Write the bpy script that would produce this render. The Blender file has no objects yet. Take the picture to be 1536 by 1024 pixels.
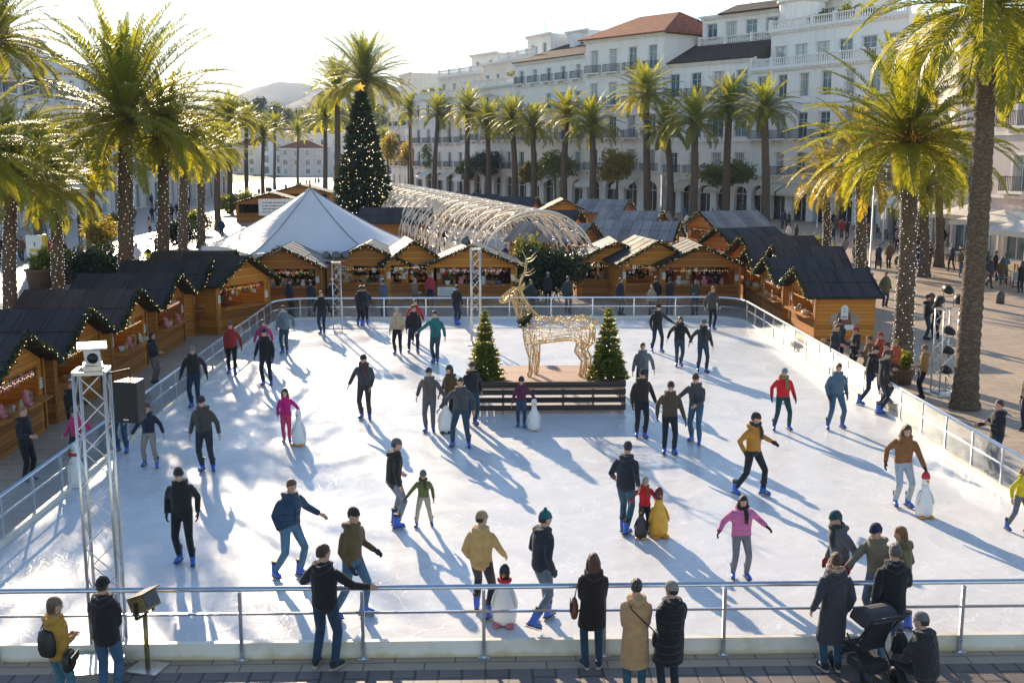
import bpy, math, random
import numpy as np
from mathutils import Vector, Matrix, Euler, noise
rnd = random.Random(7)
R = math.radians
PI = math.pi
scene = bpy.context.scene
COL = scene.collection
# ---------------------------------------------------------------- camera
FPX, CX, CY, HC = 1650.0, 768.0, 512.0, 7.45
ICE = 0.15
PITCH, YAW = R(9.77), R(1.47)
CAMP = Vector((0, 0, HC))
CF = Vector((math.sin(YAW)*math.cos(PITCH), math.cos(YAW)*math.cos(PITCH), -math.sin(PITCH)))
CR = Vector((math.cos(YAW), -math.sin(YAW), 0))
CU = CR.cross(CF)
def ray(u, v):
    return CF + CR*((u-CX)/FPX) + CU*((CY-v)/FPX)
def gp(u, v, z=0.0):                      # point of the photo on a level plane
    d = ray(u, v); t = (z-HC)/d.z
    return CAMP + d*t
def yp(u, v, Y):                          # point of the photo at a given distance
    d = ray(u, v); return CAMP + d*(Y/d.y)
cam = bpy.data.cameras.new('camera'); camo = bpy.data.objects.new('camera', cam); COL.objects.link(camo)
camo.location = CAMP
camo.rotation_euler = Matrix((CR, CU, -CF)).transposed().to_euler()
cam.sensor_width = 36; cam.lens = 36*FPX/1536; cam.clip_end = 20000; cam.clip_start = .1
scene.camera = camo
# ---------------------------------------------------------------- properties
def tag(o, label, cat, group=None, kind=None):
    if label: o['label'] = label
    if cat: o['category'] = cat
    if group: o['group'] = group
    if kind: o['kind'] = kind
    return o
def struct(o, label, cat, kind='structure'):
    return tag(o, label, cat, None, kind)
def root(name, loc, rz=0.0, label=None, cat=None, group=None, scale=1.0):
    o = bpy.data.objects.new(name, None); COL.objects.link(o)
    o.empty_display_size = .2
    o.location = loc; o.rotation_euler = (0, 0, rz); o.scale = (scale,)*3
    if cat: tag(o, label, cat, group)
    return o
def copy_tree(o, kids, parent=None):
    c = o.copy(); COL.objects.link(c)
    if parent is not None: c.parent = parent
    for k in kids.get(o.name, ()): copy_tree(k, kids, c)
    return c
def kids_map(o, m=None):
    m = {} if m is None else m
    ch = [x for x in FAMILY.get(o.name, ())]
    m[o.name] = ch
    for c in ch: kids_map(c, m)
    return m
FAMILY = {}
def link(name, me, parent=None, loc=None, rot=None, scale=None, label=None):
    o = bpy.data.objects.new(name, me); COL.objects.link(o)
    if parent is not None:
        o.parent = parent; FAMILY.setdefault(parent.name, []).append(o)
    if loc is not None: o.location = loc
    if rot is not None: o.rotation_euler = rot
    if scale is not None: o.scale = scale if hasattr(scale, '__len__') else (scale,)*3
    if label: o['label'] = label
    return o
# ---------------------------------------------------------------- mesh builder
class MB:
    def __init__(s): s.v = []; s.f = []; s.m = []; s.cm = 0
    def add(s, vs, fs):
        b = len(s.v); s.v.extend([tuple(p) for p in vs])
        s.f.extend([tuple(i+b for i in f) for f in fs]); s.m.extend([s.cm]*len(fs)); return s
    def box(s, c, d, rz=0.0, rx=0.0, ry=0.0):
        hx, hy, hz = d[0]/2, d[1]/2, d[2]/2
        P = [Vector((x, y, z)) for x in (-hx, hx) for y in (-hy, hy) for z in (-hz, hz)]
        if rz or rx or ry:
            M = Euler((rx, ry, rz)).to_matrix(); P = [M@p for p in P]
        c = Vector(c)
        return s.add([p+c for p in P], [(0,1,3,2),(4,6,7,5),(0,4,5,1),(2,3,7,6),(0,2,6,4),(1,5,7,3)])
    def bb(s, x0, x1, y0, y1, z0, z1):
        return s.box(((x0+x1)/2, (y0+y1)/2, (z0+z1)/2), (x1-x0, y1-y0, z1-z0))
    def beam(s, p, q, w, h, up=(0, 0, 1)):           # square bar from p to q
        p, q = Vector(p), Vector(q); d = (q-p).normalized(); u = Vector(up)
        if abs(d.dot(u)) > .98: u = Vector((1, 0, 0))
        a = d.cross(u).normalized()*w/2; b = a.cross(d).normalized()*h/2
        P = [p-a-b, p+a-b, p+a+b, p-a+b, q-a-b, q+a-b, q+a+b, q-a+b]
        return s.add(P, [(0,3,2,1),(4,5,6,7),(0,1,5,4),(1,2,6,5),(2,3,7,6),(3,0,4,7)])
    def tube(s, pts, rad, n=8, caps=True, flat=None, ref=None, closed=False):
        pts = [Vector(p) for p in pts]; k = len(pts)
        if not hasattr(rad, '__len__'): rad = [rad]*k
        up = Vector(ref) if ref is not None else Vector((0.13, 0.9, 0.4)); base = len(s.v); nv = []
        for i, p in enumerate(pts):
            if closed: t = pts[(i+1) % k]-pts[i-1]
            else: t = pts[min(i+1, k-1)]-pts[max(i-1, 0)]
            if t.length < 1e-9: t = Vector((0, 0, 1))
            t.normalize()
            a = up-t*up.dot(t)
            if a.length < 1e-4: a = Vector((1, 0, 0))-t*t.x
            a.normalize(); b = t.cross(a)
            if ref is None: up = a
            r = rad[i]; rx, ry = (r if hasattr(r, '__len__') else (r, r))
            for j in range(n):
                an = 2*PI*j/n; nv.append(p+a*(math.cos(an)*ry)+b*(math.sin(an)*rx))
        fs = []
        for i in range(k if closed else k-1):
            for j in range(n):
                i2 = (i+1) % k
                fs.append((i*n+j, i*n+(j+1) % n, i2*n+(j+1) % n, i2*n+j))
        if caps and not closed:
            fs.append(tuple(range(n-1, -1, -1))); fs.append(tuple((k-1)*n+j for j in range(n)))
        return s.add(nv, fs)
    def rings(s, rings, n=16, caps=True):            # [(center, rx, ryfront, ryback)] stacked along z
        nv = []
        for c, rx, rf, rb in rings:
            for j in range(n):
                an = 2*PI*j/n; x = math.cos(an)*rx; y = math.sin(an); y = y*(rb if y > 0 else rf)
                nv.append(Vector(c)+Vector((x, y, 0)))
        k = len(rings); fs = [(i*n+j, i*n+(j+1) % n, (i+1)*n+(j+1) % n, (i+1)*n+j) for i in range(k-1) for j in range(n)]
        if caps: fs.append(tuple(range(n-1, -1, -1))); fs.append(tuple((k-1)*n+j for j in range(n)))
        return s.add(nv, fs)
    def lathe(s, prof, n=16, c=(0, 0, 0)):
        return s.rings([((c[0], c[1], c[2]+z), r, r, r) for r, z in prof], n)
    def ball(s, c, r, n=10, k=6):
        r = r if hasattr(r, '__len__') else (r,)*3
        rr = []
        for i in range(k+1):
            a = -PI/2+PI*i/k; q = max(math.cos(a), .02)
            rr.append(((c[0], c[1], c[2]+math.sin(a)*r[2]), q*r[0], q*r[1], q*r[1]))
        return s.rings(rr, n)
    def octa(s, c, r):
        x, y, z = c
        return s.add([(x+r,y,z),(x-r,y,z),(x,y+r,z),(x,y-r,z),(x,y,z+r),(x,y,z-r)],
                     [(0,2,4),(2,1,4),(1,3,4),(3,0,4),(2,0,5),(1,2,5),(3,1,5),(0,3,5)])
    def quad(s, a, b, c, d): return s.add([a, b, c, d], [(0, 1, 2, 3)])
    def xform(s, M, start=0):
        s.v[start:] = [tuple(M@Vector(p)) for p in s.v[start:]]; return s
    def mesh(s, name, mats, smooth=False):
        me = bpy.data.meshes.new(name); me.from_pydata(s.v, [], s.f); 
        for m in (mats if isinstance(mats, (list, tuple)) else [mats]): me.materials.append(m)
        if any(s.m): me.polygons.foreach_set('material_index', s.m)
        if smooth: me.polygons.foreach_set('use_smooth', [True]*len(s.f))
        me.update(); return me
    def build(s, name, mats, parent=None, smooth=False, **k):
        return link(name, s.mesh(name, mats, smooth), parent, **k)
def np_mesh(name, V, F, mats, attr=None, mi=None, smooth=False):
    """V (n,3), F (m,4) or (m,3); attr = dict of per-face floats"""
    me = bpy.data.meshes.new(name); n, m, k = len(V), len(F), F.shape[1]
    me.vertices.add(n); me.vertices.foreach_set('co', np.asarray(V, np.float32).ravel())
    me.loops.add(m*k); me.loops.foreach_set('vertex_index', np.asarray(F, np.int32).ravel())
    me.polygons.add(m); me.polygons.foreach_set('loop_start', np.arange(0, m*k, k, dtype=np.int32))
    for q in (mats if isinstance(mats, (list, tuple)) else [mats]): me.materials.append(q)
    if mi is not None: me.polygons.foreach_set('material_index', np.asarray(mi, np.int32))
    if smooth: me.polygons.foreach_set('use_smooth', np.ones(m, bool))
    for a, val in (attr or {}).items():
        at = me.attributes.new(a, 'FLOAT', 'FACE'); at.data.foreach_set('value', np.asarray(val, np.float32))
    me.update(calc_edges=True); return me
# deferred voxel remesh: one depsgraph pass for all of them
JOBS = []
def remesh_obj(mb, name, mats, parent, voxel, smooth=4, extra=None, key=None, **k):
    o = mb.build(name, mats, parent, True, **k)
    JOBS.append((o, voxel, smooth, extra)); return o
def finish_jobs():
    for o, vx, sm, ex in JOBS:
        m = o.modifiers.new('r', 'REMESH'); m.mode = 'VOXEL'; m.voxel_size = vx; m.use_smooth_shade = True
        if sm:
            q = o.modifiers.new('s', 'SMOOTH'); q.iterations = sm; q.factor = .5
    dg = bpy.context.evaluated_depsgraph_get(); dg.update()
    done = {}
    res = []
    for o, vx, sm, ex in JOBS:
        if o.data.name in done: res.append((o, done[o.data.name])); continue
        ev = o.evaluated_get(dg); me = bpy.data.meshes.new_from_object(ev)
        if ex is not None:                              # islands that keep their own shape (fingers, eyes)
            n0 = len(me.vertices); V = np.empty(n0*3, np.float32); me.vertices.foreach_get('co', V)
            F = [tuple(p.vertices) for p in me.polygons]; 
            m2 = bpy.data.meshes.new(o.name)
            m2.from_pydata(V.reshape(-1, 3).tolist()+[tuple(p) for p in ex.v], [], F+[tuple(i+n0 for i in f) for f in ex.f])
            for q in o.data.materials: m2.materials.append(q)
            m2.polygons.foreach_set('material_index', [0]*len(F)+ex.m)
            m2.polygons.foreach_set('use_smooth', [True]*(len(F)+len(ex.f)))
            m2.update(); me = m2
        else:
            me.materials.clear()
            for q in o.data.materials: me.materials.append(q)
        done[o.data.name] = me; res.append((o, me))
    for o, me in res:
        o.modifiers.clear(); o.data = me
    JOBS.clear()
# ---------------------------------------------------------------- materials
MATS = {}
class NT:
    def __init__(s, name):
        s.mat = bpy.data.materials.new(name); s.mat.use_nodes = True; s.t = s.mat.node_tree; s.t.nodes.clear()
        s.out = s.t.nodes.new('ShaderNodeOutputMaterial')
    def n(s, typ, **k):
        nd = s.t.nodes.new('ShaderNode'+typ)
        for a, b in k.items():
            if hasattr(nd, a) and a not in ('Scale', 'Detail'): setattr(nd, a, b)
        return nd
    def l(s, a, b): s.t.links.new(a, b)
    def setl(s, sock, val):
        if hasattr(val, 'links') or isinstance(val, bpy.types.NodeSocket): s.l(val, sock)
        elif hasattr(val, '__len__') and len(val) == 3 and sock.type == 'RGBA': sock.default_value = (*val, 1)
        else: sock.default_value = val
    def coord(s, kind='Object'):
        return s.n('TexCoord').outputs[kind]
    def noise(s, vec, scale, detail=4.0, rough=.55, out='Fac', dist=0.0):
        nd = s.n('TexNoise'); s.l(vec, nd.inputs['Vector']); nd.inputs['Scale'].default_value = scale
        nd.inputs['Detail'].default_value = detail; nd.inputs['Roughness'].default_value = rough; nd.inputs['Distortion'].default_value = dist
        return nd.outputs[out]
    def ramp(s, fac, stops, interp='LINEAR'):
        nd = s.n('ValToRGB'); cr = nd.color_ramp; cr.interpolation = interp
        while len(cr.elements) < len(stops): cr.elements.new(.5)
        for e, (p, c) in zip(cr.elements, stops):
            e.position = p; e.color = (*c, 1) if hasattr(c, '__len__') else (c, c, c, 1)
        s.l(fac, nd.inputs[0]); return nd.outputs[0]
    def math(s, op, a, b=0.0, c=0.0):
        nd = s.n('Math'); nd.operation = op
        s.setl(nd.inputs[0], a); s.setl(nd.inputs[1], b)
        if len(nd.inputs) > 2: s.setl(nd.inputs[2], c)
        return nd.outputs[0]
    def mix(s, fac, a, b, mode='MIX'):
        nd = s.n('Mix'); nd.data_type = 'RGBA'; nd.blend_type = mode
        s.setl(nd.inputs[0], fac); s.setl(nd.inputs[6], a); s.setl(nd.inputs[7], b); return nd.outputs[2]
    def mapr(s, v, a, b, c, d):
        nd = s.n('MapRange'); s.setl(nd.inputs[0], v)
        for i, q in enumerate((a, b, c, d)): nd.inputs[i+1].default_value = q
        return nd.outputs[0]
    def sep(s, vec):
        nd = s.n('SeparateXYZ'); s.l(vec, nd.inputs[0]); return nd.outputs
    def comb(s, x, y, z):
        nd = s.n('CombineXYZ')
        for i, q in enumerate((x, y, z)): s.setl(nd.inputs[i], q)
        return nd.outputs[0]
    def mapping(s, vec, scale=(1, 1, 1), rot=(0, 0, 0)):
        nd = s.n('Mapping'); s.l(vec, nd.inputs[0]); nd.inputs['Scale'].default_value = scale; nd.inputs['Rotation'].default_value = rot
        return nd.outputs[0]
    def bump(s, h, strength=.3, dist=.02):
        nd = s.n('Bump'); nd.inputs['Strength'].default_value = strength; nd.inputs['Distance'].default_value = dist
        s.l(h, nd.inputs['Height']); return nd.outputs[0]
    def prin(s, color, rough=.6, spec=.5, metal=0.0, normal=None, **k):
        p = s.n('BsdfPrincipled'); s.setl(p.inputs['Base Color'], color); s.setl(p.inputs['Roughness'], rough)
        p.inputs['Specular IOR Level'].default_value = spec; p.inputs['Metallic'].default_value = metal
        if normal is not None: s.l(normal, p.inputs['Normal'])
        for a, b in k.items(): s.setl(p.inputs[a.replace('_', ' ')], b)
        return p.outputs[0]
    def done(s, sh): s.l(sh, s.out.inputs[0]); return s.mat
def mat(name, color, rough=.6, var=.25, scale=6.0, bump=0.0, bscale=30.0, metal=0.0, spec=.4, emit=None, coord='Object', bdist=.02):
    if name in MATS: return MATS[name]
    t = NT(name); c = t.coord(coord); n = t.noise(c, scale, 5)
    lo = tuple(x*(1-var) for x in color); hi = tuple(min(1, x*(1+var)) for x in color)
    col = t.ramp(n, [(.3, lo), (.7, hi)])
    nm = t.bump(t.noise(c, bscale, 4), bump, bdist) if bump else None
    k = {}
    if emit: k = dict(Emission_Color=emit[0], Emission_Strength=emit[1])
    MATS[name] = t.done(t.prin(col, rough, spec, metal, nm, **k)); return MATS[name]
def objmat(name, rough=.8, bump=.25, bscale=25.0, quilt=0.0, var=.18, spec=.3):
    """colour comes from the object's own colour, so copies can share one mesh"""
    if name in MATS: return MATS[name]
    t = NT(name); c = t.coord('Object'); oi = t.n('ObjectInfo')
    n = t.noise(c, 9, 5); f = t.mapr(n, .25, .75, 1-var, 1+var)
    nd = t.n('VectorMath'); nd.operation = 'SCALE'; t.l(oi.outputs['Color'], nd.inputs[0]); t.l(f, nd.inputs['Scale'])
    h = t.math('ADD', t.noise(c, bscale, 5, .6, dist=.6), t.math('MULTIPLY', t.noise(t.mapping(c, (1, 1, .6)), 7.5, 3, .6, dist=1.5), 2.2))
    if quilt:
        z = t.sep(c)[2]; w = t.math('ABSOLUTE', t.math('SINE', t.math('MULTIPLY', z, quilt)))
        h = t.math('ADD', t.math('MULTIPLY', t.math('POWER', w, .5), .8), t.math('MULTIPLY', h, .7))
    MATS[name] = t.done(t.prin(nd.outputs[0], rough, spec, 0, t.bump(h, bump*1.3, .04), Sheen_Weight=.15)); return MATS[name]
def setcol(o, c): o.color = (*c, 1); return o
def wood(name, color, plank=.14, axis=2, rough=.65, groove=.10, spec=.3):
    if name in MATS: return MATS[name]
    t = NT(name); c = t.coord('Object'); xyz = t.sep(c)
    q = t.math('DIVIDE', xyz[axis], plank); fl = t.math('FLOOR', q); fr = t.math('FRACT', q)
    wn = t.n('TexWhiteNoise'); wn.noise_dimensions = '1D'; t.l(fl, wn.inputs['W'])
    sc = [4, 4, 4]; sc[axis] = 40; 
    if axis != 2: sc[2] = 40
    g = t.noise(t.mapping(c, sc), 1.0, 5, .6)
    v = t.math('ADD', t.math('MULTIPLY', wn.outputs['Value'], .45), t.math('MULTIPLY', g, .7))
    col = t.ramp(v, [(.15, tuple(x*.55 for x in color)), (.6, color), (1, tuple(min(1, x*1.35) for x in color))])
    e = t.math('MINIMUM', fr, t.math('SUBTRACT', 1, fr)); gr = t.mapr(e, 0, groove, 0, 1)
    col = t.mix(t.mapr(gr, 0, 1, .75, 0), col, tuple(x*.15 for x in color))
    b = t.bump(t.math('ADD', gr, t.math('MULTIPLY', g, .3)), .5, .012)
    MATS[name] = t.done(t.prin(col, rough, spec, 0, b)); return MATS[name]
def leafmat(name, dark, light, trans, tw=.45, rough=.45, spec=.35):
    if name in MATS: return MATS[name]
    t = NT(name); a = t.n('Attribute'); a.attribute_name = 'tint'; oi = t.n('ObjectInfo')
    n = t.noise(t.coord('Object'), 1.2, 3)
    f = t.math('ADD', t.math('MULTIPLY', a.outputs['Fac'], .7), t.math('MULTIPLY', n, .3))
    f = t.math('ADD', f, t.mapr(oi.outputs['Random'], 0, 1, -.08, .08))
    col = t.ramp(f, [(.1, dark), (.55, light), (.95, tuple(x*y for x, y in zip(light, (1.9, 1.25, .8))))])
    p = t.prin(col, rough, spec); tr = t.n('BsdfTranslucent')
    tc = t.mix(f, trans, tuple(x*y for x, y in zip(trans, (1.5, 1.1, .7)))); t.l(tc, tr.inputs[0])
    m = t.n('MixShader'); m.inputs[0].default_value = tw; t.l(p, m.inputs[1]); t.l(tr.outputs[0], m.inputs[2])
    MATS[name] = t.done(m.outputs[0]); return MATS[name]
def glow(name, color, strength):
    if name in MATS: return MATS[name]
    t = NT(name); MATS[name] = t.done(t.prin(tuple(min(1, c) for c in color), .3, .5, 0, None, Emission_Color=color, Emission_Strength=strength)); return MATS[name]
metal = lambda: mat('galvanised metal', (.62, .63, .65), .32, .12, 8, .05, 60, .9)
white_paint = lambda: mat('white painted metal', (.78, .78, .77), .45, .06, 5)
black_plastic = lambda: mat('black plastic', (.018, .018, .02), .45, .2, 12, .1, 90)
# ================================================================ ground, rink
XL, XR, YF, YB = -9.1, 11.35, 15.62, 48.3
def sheet(name, pts, z, m, label, cat, nsub=0):
    mb = MB(); mb.add([(x, y, z) for x, y in pts], [tuple(range(len(pts)))])
    o = mb.build(name, m); struct(o, label, cat); return o
def rect(x0, x1, y0, y1): return [(x0, y0), (x1, y0), (x1, y1), (x0, y1)]
def paving(name, c1, c2, mortar, bw, bh, rough=.6, rot=0.0, spec=.4, msize=.012, patch=.18):
    t = NT(name); c = t.mapping(t.coord('Object'), (1, 1, 1), (0, 0, rot))
    b = t.n('TexBrick'); t.l(c, b.inputs['Vector']); b.inputs['Scale'].default_value = 1
    b.inputs['Brick Width'].default_value = bw; b.inputs['Row Height'].default_value = bh; b.inputs['Mortar Size'].default_value = msize
    b.inputs['Color1'].default_value = (*c1, 1); b.inputs['Color2'].default_value = (*c2, 1); b.inputs['Mortar'].default_value = (*mortar, 1)
    b.inputs['Bias'].default_value = -.2
    n1 = t.noise(c, .35, 5, .6); n2 = t.noise(c, 3.2, 5, .65)
    f = t.math('ADD', t.mapr(n1, .25, .75, 1-patch, 1+patch), t.mapr(n2, .3, .7, -.1, .1))
    nd = t.n('VectorMath'); nd.operation = 'SCALE'; t.l(b.outputs[0], nd.inputs[0]); t.l(f, nd.inputs['Scale'])
    h = t.math('ADD', b.outputs['Fac'], t.math('MULTIPLY', n2, -.6))
    nm = t.bump(h, .45, -.012)
    return t.done(t.prin(nd.outputs[0], t.mapr(n2, .3, .7, rough-.12, rough+.12), spec, 0, nm))
M_plaza = paving('plaza stone', (.42, .325, .24), (.37, .285, .21), (.15, .12, .095), .9, .45, .55)
M_prom = paving('promenade stone', (.38, .355, .32), (.345, .32, .295), (.20, .18, .16), .6, .6, .36, 0, .6)
M_front = paving('dark brick paving', (.16, .13, .115), (.11, .092, .085), (.045, .038, .034), .58, .34, .55, R(90), .45, .022, .22)
M_earth = mat('far earth', (.20, .18, .14), .9, .3, .02)
sheet('ground', rect(-2500, 2500, -40, 6000), -.012, M_earth, 'wide bare ground reaching the horizon', 'ground')
sheet('plaza_paving', [(-21, 15.05), (120, 15.05), (120, 230), (-21, 230)], -.004, M_plaza, 'warm grey stone paving of the market square', 'pavement')
sheet('promenade', rect(-60, -21, 10, 520), -.004, M_prom, 'pale stone promenade running between the palms', 'promenade')
sheet('front_pavement', rect(-25, 40, -20, 15.05), 0.0, M_front, 'dark brick pavement in front of the rink', 'pavement')
sheet('street', rect(-21, 12, 230, 520), -.006, M_prom, 'pale street leading away to the old town', 'street')
def rounded(x0, x1, y0, y1, r, n=7):
    P = [(x0, y0), (x1, y0)]
    for i in range(n+1):
        a = PI/2*i/n; P.append((x1-r+math.cos(a)*r, y1-r+math.sin(a)*r))
    for i in range(n+1):
        a = PI/2+PI/2*i/n; P.append((x0+r+math.cos(a)*r, y1-r+math.sin(a)*r))
    return P
CR_ = 1.5
RINK = rounded(XL, XR, YF, YB, CR_)
# ---- ice: pale, scratched, damp in patches
t = NT('rink ice'); c = t.coord('Object')
big = t.noise(c, .16, 4, .6, dist=.8); mid = t.noise(c, .9, 6, .62, dist=1.2); fine = t.noise(c, 9, 6, .7)
def scratches(rot, sc, seed):
    m = t.mapping(c, sc, (0, 0, rot)); w = t.noise(t.mapping(c, (.35, .35, .35)), 1.0, 2, out='Color')
    ad = t.n('VectorMath'); ad.operation = 'MULTIPLY_ADD'; t.l(w, ad.inputs[0]); ad.inputs[1].default_value = (seed, seed, 0); t.l(m, ad.inputs[2])
    v = t.n('TexVoronoi'); v.feature = 'DISTANCE_TO_EDGE'; t.l(ad.outputs[0], v.inputs['Vector']); v.inputs['Scale'].default_value = 1
    return t.mapr(v.outputs['Distance'], 0, .018, 1, 0)
s1 = scratches(.5, (.9, .28, 1), 3.0); s2 = scratches(-.7, (1.3, .33, 1), 4.0); s3 = scratches(1.5, (.5, 1.6, 1), 5.0)
sc = t.math('MAXIMUM', t.math('MAXIMUM', s1, s2), s3)
sc = t.math('MULTIPLY', sc, t.mapr(mid, .45, .65, 0, .55))
def arcs(cx, cy, freq, seed):
    d = t.n('VectorMath'); d.operation = 'DISTANCE'; t.l(c, d.inputs[0]); d.inputs[1].default_value = (cx, cy, ICE)
    q = t.math('ADD', t.math('MULTIPLY', d.outputs['Value'], freq), t.math('MULTIPLY', t.noise(c, .45+.1*seed, 3), 3.5))
    fr = t.math('FRACT', q); return t.math('MULTIPLY', t.mapr(t.math('ABSOLUTE', t.math('SUBTRACT', fr, .5)), 0, .045, 1, 0), t.mapr(t.noise(t.mapping(c, (1, 1, 1), (0, 0, seed)), .8, 4, .7), .5, .62, 0, 1))
for k_, (a_, b_, f_) in enumerate(((-16, 12, 1.7), (14, 20, 2.1), (2, 44, 1.5), (-4, 26, 2.4), (8, 30, 1.9), (-22, 40, 2.6))): sc = t.math('MAXIMUM', sc, arcs(a_, b_, f_, k_+1))
base = t.ramp(mid, [(.25, (.54, .55, .56)), (.55, (.635, .635, .635)), (.8, (.71, .705, .695))])
base = t.mix(t.math('MULTIPLY', sc, .75), base, (.80, .83, .86))
base = t.mix(t.mapr(fine, .55, .8, 0, .35), base, (.72, .76, .80))
rough = t.math('ADD', t.mapr(big, .38, .62, .12, .36), t.math('MULTIPLY', mid, .18))
h = t.math('ADD', t.math('MULTIPLY', fine, .4), t.math('ADD', t.math('MULTIPLY', mid, 1.5), t.math('MULTIPLY', sc, .6)))
M_ice = t.done(t.prin(base, rough, .4, 0, t.bump(h, .22, .02), IOR=1.31))
o = MB().add([(x, y, ICE) for x, y in RINK], [tuple(range(len(RINK)))]).build('ice', M_ice)
struct(o, 'pale blue white rink ice scored by skate blades', 'ice')
# ---- kickboards and barrier
def kick_mat():
    t = NT('kickboard plastic'); c = t.coord('Object'); n = t.noise(c, 1.5, 6, .65); x = t.sep(c)
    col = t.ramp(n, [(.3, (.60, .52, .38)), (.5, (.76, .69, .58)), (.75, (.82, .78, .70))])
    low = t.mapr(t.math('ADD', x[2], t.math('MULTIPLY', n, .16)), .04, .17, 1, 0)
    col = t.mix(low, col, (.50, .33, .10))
    return t.done(t.prin(col, .4, .5, 0, t.bump(t.noise(c, 8, 4), .15, .02)))
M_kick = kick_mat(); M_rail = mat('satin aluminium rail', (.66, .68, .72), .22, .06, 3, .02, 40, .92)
M_bluecap = mat('blue plastic rail cap', (.24, .34, .48), .25, .15, 6)
M_whitecap = mat('white plastic rail cap', (.80, .82, .84), .3, .05, 6)
def panemat():
    t = NT('clear acrylic'); tr = t.n('BsdfTransparent'); tr.inputs[0].default_value = (.86, .89, .91, 1)
    n = t.noise(t.coord('Object'), 2.5, 5, .7)
    gl_ = t.n('BsdfGlossy'); t.l(t.mapr(n, .3, .7, .06, .22), gl_.inputs['Roughness']); gl_.inputs[0].default_value = (.85, .9, .95, 1); gl = gl_.outputs[0]
    fr = t.n('LayerWeight'); fr.inputs[0].default_value = .25
    f = t.math('ADD', t.math('MULTIPLY', fr.outputs['Fresnel'], .13), t.mapr(n, .35, .75, .01, .06))
    m = t.n('MixShader'); t.l(f, m.inputs[0]); t.l(tr.outputs[0], m.inputs[1]); t.l(gl, m.inputs[2]); return t.done(m.outputs[0])
M_pane = panemat()
def barrier(name, pts, label, cap, glazed, step, cat='barrier', mid=True, group=None, post_in=.0):
    """pts: plan polyline on the ice edge; kickboard, rails, posts, panes"""
    b = root(name, (pts[0][0], pts[0][1], 0), 0, label, cat, group)
    ox, oy = pts[0]; L = [Vector((x-ox, y-oy, 0)) for x, y in pts]
    k = MB(); kt = MB(); mr = MB(); top = MB()
    for a, c in zip(L, L[1:]):
        k.beam(a+Vector((0, 0, .13)), c+Vector((0, 0, .13)), .09, .26)
        if mid: mr.beam(a+Vector((0, 0, .70)), c+Vector((0, 0, .70)), .03, .035)
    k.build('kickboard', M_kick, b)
    if mid: mr.build('middle_rail', M_rail, b)
    top.tube([p+Vector((0, 0, 1.08)) for p in L], .031, 10, ref=(0, 0, 1)); top.build('top_rail', M_rail, b, True)
    if cap: MB().tube([p+Vector((0, 0, 1.112)) for p in L], .018, 8, ref=(0, 0, 1)).build('rail_cap', cap, b, True)
    # posts at even spacing
    seg = [(q-p).length for p, q in zip(L, L[1:])]; tot = sum(seg); n = max(1, round(tot/step))
    P = []
    for i in range(n+1):
        d = tot*i/n; j = 0
        while j < len(seg)-1 and d > seg[j]: d -= seg[j]; j += 1
        P.append(L[j].lerp(L[j+1], min(1, d/seg[j])))
    for p in P:
        m = MB(); m.bb(p.x-.025, p.x+.025, p.y-.025-post_in, p.y+.025-post_in, .0, 1.06)
        m.bb(p.x-.09, p.x+.09, p.y-.06-post_in, p.y+.06-post_in, .0, .018); m.build('post', M_rail, b)
    if glazed:
        for p, q in zip(P, P[1:]):
            d = (q-p).normalized(); m = MB(); m.beam(p+d*.03+Vector((0, 0, .66)), q-d*.03+Vector((0, 0, .66)), .012, .76)
            m.build('pane', M_pane, b)
    return b
barrier('rink_barrier', [(XL-3.5, YF-.12), (XR+3, YF-.12)], 'open metal railing on a cream kickboard along the front of the rink', M_bluecap, False, 1.82, post_in=.075)
barrier('rink_barrier', [(XL, YF+.0), (XL, YB-CR_)], 'glazed barrier between the ice and the left row of huts', M_bluecap, True, 1.5)
barrier('rink_barrier', [(XR, YF+.0), (XR, YB-CR_)], 'glazed barrier between the ice and the palm plaza on the right', M_whitecap, True, 1.5)
back = [(x, y) for x, y in RINK[2:]]
barrier('rink_barrier', back[::-1], 'glazed barrier with rounded corners across the back of the rink', M_whitecap, True, 1.9)
# ================================================================ people
M_skin = mat('skin', (.50, .29, .20), .5, .12, 8, .05, 40)
M_eye = mat('dark eye', (.02, .015, .012), .3, .1); M_lip = mat('lip', (.36, .13, .11), .5, .1)
M_brow = mat('brow hair', (.05, .03, .02), .8, .2)
M_cloth = objmat('woven cloth', .85, .35, 22); M_puff = objmat('quilted cloth', .7, .6, 18, 26, spec=.2)
M_denim = objmat('trouser cloth', .9, .3, 16, var=.25); M_knit = objmat('knitted wool', .95, .6, 60)
M_hair = objmat('hair', .5, .6, 45, var=.3, spec=.4)
M_boot = objmat('boot plastic', .35, .15, 30, spec=.5); M_sole = black_plastic()
M_blade = mat('skate blade steel', (.6, .6, .62), .25, .1, 10, 0, 30, .9)
M_shoe = objmat('shoe leather', .55, .2, 40)
def boot_mesh(voxel):
    b = MB(); b.tube([(0, -.005, .31), (0, .005, .22), (0, .012, .13), (0, .0, .085)], [(.060, .072), (.058, .068), (.054, .072), (.048, .08)], 10, ref=(0, 1, 0))
    b.tube([(0, .085, .075), (0, .03, .085), (0, -.06, .085), (0, -.13, .08), (0, -.165, .072)], [(.036, .03), (.046, .045), (.048, .045), (.046, .036), (.03, .025)], 10, ref=(0, 0, 1))
    return b
SKATE = {}
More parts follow.
